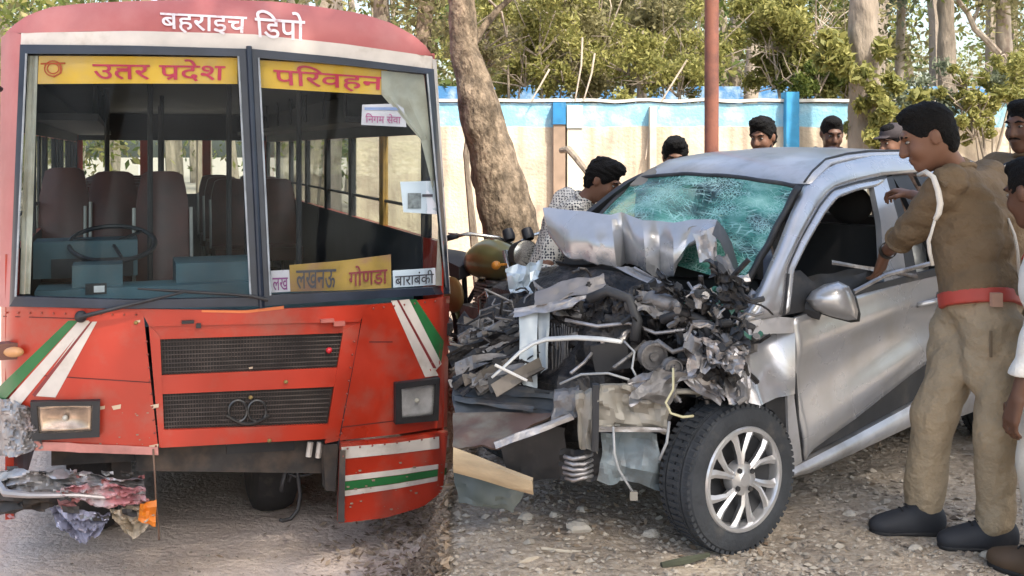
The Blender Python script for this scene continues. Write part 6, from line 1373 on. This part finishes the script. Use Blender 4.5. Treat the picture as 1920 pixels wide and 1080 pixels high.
        so2 = soft('sole', [('e', b - f * .035 + Vector((0, 0, .012)), [.044, .058, .03], Mx), ('e', b + f * .07 + Vector((0, 0, .012)), [.047, .09, .03], Mx), ('e', b + f * .15 + Vector((0, 0, .012)), [.048, .066, .03], Mx)], .009, mat('black sole', (.012, .012, .013), .7), sh_, .03, clip=[((0, 0, gzv), (0, 0, -1)), ((0, 0, gzv + .022), (0, 0, 1))], smooth=40)
        if h < .009:
            mb = MB()
            for q_ in range(4): c = b + f * (.045 + .022 * q_) + Vector((0, 0, .126 - .013 * q_)); mb.tube([c - sdv * .022, c + Vector((0, 0, .006)), c + sdv * .022], .0035, 5)
            obj('laces', mb, mat('black lace', (.015, .015, .017), .8), sh_, smooth=180)
    return t, body, so_, q
pp_ = lambda *a: tuple(P(*a))
# the man in the brown uniform reaching into the window
JO = dict(head=pp_(1741, 258, 4.28), neck=pp_(1793, 322, 4.34), chest=pp_(1826, 405, 4.36), pelvis=pp_(1848, 580, 4.26), shL=pp_(1777, 352, 4.20), shR=pp_(1850, 335, 4.56),
          elL=pp_(1708, 432, 4.36), wrL=pp_(1660, 474, 4.60), elR=pp_(1768, 392, 4.76), wrR=pp_(1712, 366, 4.96), hipL=pp_(1862, 615, 4.18), hipR=pp_(1812, 612, 4.34), knL=pp_(1868, 790, 4.10), knR=pp_(1752, 780, 4.26),
          anL=pp_(1864, 968, 4.13), anR=pp_(1730, 938, 4.30), toeL=pp_(1786, 1010, 4.14), toeR=pp_(1640, 985, 4.30))
belt_red = mat('red leather belt', (.36, .045, .03), .55, var=.2)
off, obody, oshirt, oq = person('man in brown police shirt, red belt and tan trousers leaning into the silver car window', JO, (-.94, .20, -.36), skin_a, khaki, tan, mat('dark blue black canvas shoe', (.018, .02, .026), .7), h=.0062, k=1.02, sleeve='elbow', moustache=False,
     hands={'L': ((-.10, .45, -.85), (-.5, .6, .2), (.2, .8, .5), .35), 'R': ((-.55, .8, .2), (-.2, .4, -.9), (-.3, -.9, 0), .75)}, belt=belt_red, w=1.18, fold=.017, bag=1.06)
q = MB(); q.box(P(1868, 562, 4.05), (.02, .012, .026)); obj('belt_loop', q, mat('tan belt keeper', (.40, .24, .17), .7), off)
cordm = mat('white lanyard cord', (.62, .58, .52), .8, var=.15, bump=.3, bscale=200)
q = MB(); q.tube([P(1722, 328, 4.24), P(1736, 322, 4.18), P(1750, 332, 4.14), P(1759, 358, 4.115), P(1763, 382, 4.11), P(1760, 400, 4.115), P(1753, 412, 4.12)], [.008, .010, .0105, .0115, .012, .0115, .009], 8); lan = obj('lanyard', q, cordm, off, smooth=180)
q = MB(); q.tube([P(1753, 412, 4.12), P(1746, 438, 4.13), P(1741, 452, 4.14), P(1743, 472, 4.15), P(1749, 498, 4.15)], [.006, .006, .008, .008, .007], 8); obj('lanyard_tail', q, cordm, lan, smooth=180)
q = MB(); q.tube([P(1890, 410, 4.20), P(1902, 440, 4.16), P(1908, 470, 4.15), P(1911, 520, 4.15)], [.005, .006, .006, .006], 6); obj('lanyard_back', q, cordm, lan, smooth=180)
q = MB(); q.box(P(1858, 645, 4.05), (.004, .004, .05)); obj('pocket_slit', q, mat('dark pocket seam', (.15, .11, .07), .9), off)  # narrow dark slit of the trouser pocket
# shoulder strap, sleeve hem, seams and a back pocket on the uniform
q = MB(); q.hexa([P(1752, 338, 4.17), P(1772, 352, 4.10), P(1806, 330, 4.22), P(1792, 318, 4.28)] + [p + Vector((0, -.004, .012)) for p in (P(1752, 338, 4.17), P(1772, 352, 4.10), P(1806, 330, 4.22), P(1792, 318, 4.28))]); obj('shoulder_strap', q, khaki, oshirt)
q = MB(); q.ell(P(1790, 330, 4.20), (.007, .007, .005), 8, 5); obj('strap_button', q, mat('dull brass button', (.35, .26, .10), .35, .8), oshirt)
eL, wL_ = Vector(JO['elL']), Vector(JO['wrL']); hm = eL.lerp(wL_, .42); dx_ = (wL_ - eL).normalized(); o1 = dx_.orthogonal().normalized(); o2 = dx_.cross(o1)
q = MB(); q.tube([hm + (o1 * math.cos(x) + o2 * math.sin(x)) * (.050 + .003 * math.sin(3 * x)) + dx_ * .012 * math.sin(2 * x) for x in np.linspace(0, 6.283, 25)], .011, 8); obj('rolled_cuff', q, khaki, oshirt, smooth=180)
q = MB(); q.lathe([(.033, -.012), (.036, -.012), (.036, .012), (.033, .012)], eL.lerp(wL_, .9), dx_, 20, closed=True); obj('wristband', q, mat('dark watch strap', (.03, .025, .02), .5), obody)
def standing(px, hy, d, face, H=1.68, tilt=(0, 0), arms='down', gzv=0.0):
    """upright figure whose head centre is measured at (px, hy, d)"""
    hc = P(px, hy, d); f = Vector((face[0], face[1], 0)).normalized(); l = Vector((-f.y, f.x, 0)); top = hc.z - .10
    nk = hc - f * .04 + Vector((0, 0, -.145)) - f * tilt[0]; zs = (nk.z - gzv); ch = nk - Vector((0, 0, .16)) - f * tilt[0] * .5; pv = Vector((ch.x, ch.y, gzv + zs * .66)) - f * tilt[0]
    J = dict(head=tuple(hc), neck=tuple(nk), chest=tuple(ch), pelvis=tuple(pv), gz=gzv)
    for s_, sg in (('L', 1), ('R', -1)):
        sh = nk + l * .185 * sg - Vector((0, 0, .06)); J['sh' + s_] = tuple(sh)
        if arms == 'down': el = sh + l * .04 * sg - Vector((0, 0, .28)) - f * .02; wr = el + f * .08 - Vector((0, 0, .24))
        else: el = sh + l * .05 * sg - Vector((0, 0, .25)) + f * .08; wr = el + f * .22 + Vector((0, 0, .02)) - l * .05 * sg
        J['el' + s_], J['wr' + s_] = tuple(el), tuple(wr)
        hp = pv + l * .09 * sg - Vector((0, 0, .06)); an = Vector((pv.x, pv.y, gzv + .09)) + l * .11 * sg + f * .02 * sg; kn = hp.lerp(an, .5) + f * .03
        J['hip' + s_], J['kn' + s_], J['an' + s_], J['toe' + s_] = tuple(hp), tuple(kn), tuple(an), tuple(an + f * .2 - Vector((0, 0, .05)))
    return J
darktr = clothm('dark grey trousers', (.05, .05, .055)); bluetr = clothm('faded blue trousers', (.10, .13, .18)); creamtr = clothm('cream trousers', (.58, .54, .47), var=.08); whitesh = clothm('white shirt', (.66, .64, .60), var=.06)
# patterned shirt man bending by the far wing
pat = clothm('white cloth', (.55, .53, .48))
nn, ll_ = pat.node_tree.nodes, pat.node_tree.links; bb = nn['Principled BSDF']; tc = nn.new('ShaderNodeTexCoord'); vo = nn.new('ShaderNodeTexVoronoi'); vo.inputs['Scale'].default_value = 62; vo.inputs['Randomness'].default_value = .35; ll_.new(tc.outputs['Object'], vo.inputs['Vector'])
lt = nn.new('ShaderNodeMath'); lt.operation = 'LESS_THAN'; lt.inputs[1].default_value = .42; ll_.new(vo.outputs['Distance'], lt.inputs[0]); mx = nn.new('ShaderNodeMix'); mx.data_type = 'RGBA'; ll_.new(lt.outputs[0], mx.inputs[0]); ll_.new(bb.inputs['Base Color'].links[0].from_socket, mx.inputs[6]); mx.inputs[7].default_value = (.04, .045, .06, 1); ll_.new(mx.outputs[2], bb.inputs['Base Color'])
J = standing(1130, 340, 6.45, (.8, -.6))
J.update(neck=pp_(1096, 378, 6.5), chest=pp_(1062, 420, 6.52), pelvis=pp_(1008, 540, 6.6), shL=pp_(1062, 378, 6.70), shR=pp_(1070, 400, 6.34), elL=pp_(1110, 460, 6.5), wrL=pp_(1140, 520, 6.3), elR=pp_(1036, 470, 6.25), wrR=pp_(1010, 545, 6.12))
pvv = Vector(J['pelvis'])
for s_, sg in (('L', 1), ('R', -1)):
    l = Vector((.6, .8, 0)) * sg * .1; J['hip' + s_] = tuple(pvv + l - Vector((0, 0, .06))); J['an' + s_] = (pvv.x + l.x, pvv.y + l.y, .09); J['kn' + s_] = tuple((Vector(J['hip' + s_]) + Vector(J['an' + s_])) / 2 + Vector((.04, -.03, 0))); J['toe' + s_] = (pvv.x + l.x + .16, pvv.y + l.y - .12, .04)
person('young man in a white dotted shirt bending over the far side of the crushed bonnet', J, (.78, -.35, -.42), skin_a, pat, darktr, hair='curly', k=.98, bag=1.1)
person('man with bowed head standing behind the car left of the rust pole', standing(1266, 296, 7.3, (-.1, -1)), (-.10, -.92, -.25), skin_a, clothm('grey shirt', (.25, .25, .26)), darktr, hair='curly', h=.011)
person('bearded man in a dark shirt looking down just right of the rust pole', standing(1430, 258, 7.5, (-.7, -.7)), (-.60, -.74, -.20), skin_a, clothm('dark checked shirt', (.09, .075, .07)), bluetr, hair='curly', beard=True, h=.011)
scp, *_ = person('man facing the camera behind the car roof with a dark scarf and pale shirt', standing(1560, 252, 8.0, (0, -1)), (-.05, -.92, -.25), skin_b, whitesh, darktr, h=.011)
q = MB(); c = P(1562, 286, 7.86); q.tube([c + Vector((.10 * math.cos(x), .10 * math.sin(x) + .10, .012 * math.sin(3 * x))) for x in np.linspace(0, 6.283, 20)], .035, 8); scf = obj('scarf', q, clothm('dark wool scarf', (.03, .025, .035)), scp, smooth=180)
person('man in a dark cap half hidden behind the leaning police officer', standing(1676, 268, 7.6, (-.9, -.3)), (-.9, -.3, -.15), skin_c, clothm('brown checked shirt', (.16, .10, .08)), darktr, hair='cap', h=.011)
pol, pbody, pshirt, pq = person('uniformed man with a round sleeve badge standing at the right edge of the photo', standing(1922, 238, 5.3, (-.85, -.5)), (-.85, -.5, -.1), skin_b, khaki, tan, mat('brown leather shoe', (.06, .035, .02), .4), moustache=True, belt=belt_red, h=.009)
# the round badge on the sleeve: dark disc, pale ring, pale twin leaf shapes
bc = P(1896, 322, 5.16); bn = Vector((-.30, -.95, .05)).normalized(); q = MB(); q.lathe([(0, .012), (.046, .010), (.05, .004), (.05, -.03)], bc, bn, 28); bdg = obj('sleeve_badge', q, mat('dark badge cloth', (.02, .02, .03), .7), pol)
s1 = bn.cross(Vector((0, 0, 1))).normalized(); u1 = s1.cross(bn)
q = MB(); q.tube([bc + bn * .013 + (s1 * math.cos(x) + u1 * math.sin(x)) * .041 for x in np.linspace(0, 6.283, 26)], .0035, 6)
for sg in (-1, 1):
    for yy in (-.014, .012): q.ell(bc + bn * .013 + s1 * .014 * sg + u1 * yy, (.010, .003, .011), 10, 6, (s1, bn, u1))
obj('badge_pattern', q, mat('pale badge thread', (.5, .47, .42), .7), bdg)
J = standing(1978, 366, 3.9, (-.6, .8))
J.update(head=pp_(1938, 362, 3.95), neck=pp_(1972, 420, 3.9), shL=pp_(1985, 480, 3.78), elL=pp_(1950, 625, 3.74), wrL=pp_(1908, 745, 3.74))
person('black haired person in white clothes at the right edge, nearest the camera', J, (-.35, .9, -.25), skin_b, whitesh, creamtr, mat('brown sandal', (.08, .05, .03), .6), hands={'L': ((-.25, .1, -1), (.8, .2, 0), (-.3, .9, -.2), .45)}, h=.0075, w=.95)

# ------------------------------------------------------------------ the motorcycle under the leaning tree
rng.seed(44)
olive = mat('olive gold tank paint', (.15, .145, .06), .28, .25, var=.3, scale=5, coat=.3); chromem = mat('dull chrome', (.55, .54, .50), .25, .9, var=.25, scale=12); gold = mat('brownish gold side panel', (.22, .15, .06), .4, .3, var=.25)
MO = Vector((-.17, 7.0, 0)); MF = Vector((.52, -.85, 0)).normalized(); MS = Vector((0, 0, 1)).cross(MF)
def mw(f, s, z): return MO + MF * f + MS * s + Vector((0, 0, z))
MX = (MF, MS, Vector((0, 0, 1)))
mo = thing('motorcycle', 'parked motorcycle with an olive gold tank beside the leaning tree trunk', 'motorcycle', tuple(MO))
for f in (.62, -.62):
    q = MB(); q.lathe([(.235, -.035), (.27, -.045), (.295, -.03), (.302, 0), (.295, .03), (.27, .045), (.235, .035)], mw(f, 0, .302), MS, 40); w_ = obj('wheel', q, tyre, mo)
    q = MB(); q.lathe([(.225, -.03), (.24, -.035), (.24, .035), (.225, .03)], mw(f, 0, .302), MS, 36, closed=True); rm_ = obj('rim', q, chromem, w_)
    q = MB()
    for k in range(18): a = 2 * math.pi * k / 18; q.tube([mw(f, .03 * (-1) ** k, .302), mw(f + .232 * math.cos(a), 0, .302 + .232 * math.sin(a))], .0028, 4)
    obj('spokes', q, chromem, rm_, smooth=180); q = MB(); q.lathe([(0, -.06), (.06, -.06), (.06, .06), (0, .06)], mw(f, 0, .302), MS, 20); obj('hub', q, midm, w_)
    q = MB(); q.sheet([[mw(f + .335 * math.cos(a), s, .302 + .335 * math.sin(a)) for a in np.linspace(.3 if f < 0 else .5, 2.7, 16)] for s in (-.06, 0, .06)]); obj('mudguard', q, olive if f < 0 else chromem, mo, recalc=False)
for s in (-.085, .085):
    q = MB(); q.tube([mw(.62, s, .302), mw(.50, s, .62), mw(.38, s, .92)], [.03, .024, .02], 10); obj('fork', q, chromem, mo, smooth=180)
q = MB(); q.ell(mw(.08, 0, .84), (.30, .135, .135), 26, 16, MX)
q.v = [tuple(Vector(v) + Vector((0, 0, -.05 * max(0, -(Vector(v) - mw(.08, 0, .84)).dot(MF)) / .3))) for v in q.v]; tk = obj('fuel_tank', q, olive, mo, smooth=180)
q = MB(); q.tube([mw(.12, 0, .965), mw(.12, 0, .985)], .035, 14); obj('filler_cap', q, chromem, tk)
q = MB(); g = [[mw(-.15 - .75 * t, s * (.12 + .03 * math.sin(t * 3)), .80 + .05 * math.sin(t * 3.1) - .10 * (t < .1) * 0 - .03 * s * s + .06 * max(0, t - .6)) for s in np.linspace(-1, 1, 7)] for t in np.linspace(0, 1, 10)]; q.sheet(g, Vector((0, 0, -.09))); obj('saddle', q, plast, mo)
q = MB(); q.tube([mw(.36, 0, .95), mw(.36, .12, 1.0), mw(.30, .30, 1.03), mw(.20, .37, 1.0)], .011, 8); q.tube([mw(.36, 0, .95), mw(.36, -.12, 1.0), mw(.30, -.30, 1.03), mw(.20, -.37, 1.0)], .011, 8); hb = obj('handlebar', q, chromem, mo, smooth=180)
for s in (1, -1):
    q = MB(); q.tube([mw(.24, .345 * s, 1.015), mw(.14, .40 * s, .985)], .019, 10); obj('grip', q, black, hb, smooth=180)
    q = MB(); q.tube([mw(.33, .30 * s, 1.02), mw(.22, .40 * s, 1.03)], .006, 6); obj('brake_lever', q, chromem, hb)
q = MB(); q.lathe([(.03, -.10), (.07, -.07), (.088, -.01), (.092, .03)], mw(.46, 0, .90), MF, 24); hl_ = obj('headlamp', q, plast, mo); q = MB(); q.lathe([(.088, .03), (.06, .045), (0, .05)], mw(.46, 0, .90), MF, 24); obj('lamp_glass', q, chromem, hl_)
for s in (.07, -.07): q = MB(); q.lathe([(0, .03), (.035, .03), (.038, -.02), (.03, -.04)], mw(.40, s, 1.02), Vector((MF.x * -.5, MF.y * -.5, .8)), 16); obj('dial', q, black, hb)
for s in (.16, -.16): q = MB(); q.tube([mw(.42, s * .5, .84), mw(.43, s, .84)], .008, 6); q.ell(mw(.44, s * 1.15, .84), (.03, .03, .028), 10, 8, MX); obj('indicator', q, mat('amber lamp %d' % (s > 0), (.55, .22, .03), .3), mo)
q = MB(); q.box(mw(.05, 0, .40), (.17, .13, .13), MX); 
for k in range(8): q.box(mw(.12, 0, .53 + .022 * k), (.11 - .004 * k, .11, .006), MX)
q.tube([mw(.12, 0, .5), mw(.13, 0, .71)], .07, 12); obj('engine', q, midm, mo)
q = MB(); q.tube([mw(.22, -.08, .55), mw(.30, -.10, .35), mw(.10, -.14, .22), mw(-.3, -.16, .26), mw(-.85, -.18, .34)], [.018, .02, .022, .04, .045], 10); obj('exhaust', q, chromem, mo, smooth=180)
q = MB(); q.tube([mw(.34, 0, .88), mw(.28, 0, .5), mw(.2, 0, .26), mw(-.25, 0, .26), mw(-.3, 0, .7), mw(.34, 0, .86)], .02, 8); q.tube([mw(-.2, .1, .7), mw(-.62, .1, .302), mw(-.2, .1, .3)], .018, 8); q.tube([mw(-.2, -.1, .7), mw(-.62, -.1, .302), mw(-.2, -.1, .3)], .018, 8); q.tube([mw(-.05, .1, .2), mw(-.12, .3, .0)], .012, 6); obj('frame', q, plast, mo, smooth=180)
for s in (.13, -.13): q = MB(); q.ell(mw(-.22, s, .58), (.15, .03, .12), 16, 10, MX); obj('side_panel', q, gold, mo, smooth=180)
for s in (1, -1): q = MB(); q.tube([mw(.34, .16 * s, .32), mw(.36, .19 * s, .62), mw(.30, .17 * s, .66), mw(.24, .19 * s, .62), mw(.22, .16 * s, .32)], .012, 8); obj('leg_guard', q, chromem, mo, smooth=180)
q = MB(); q.box(mw(-.92, 0, .55), (.01, .09, .05), MX); obj('number_plate', q, white, mo); q = MB(); q.box(mw(-.86, 0, .72), (.03, .06, .04), MX); obj('tail_lamp', q, mat('red tail lamp', (.4, .02, .02), .3), mo)
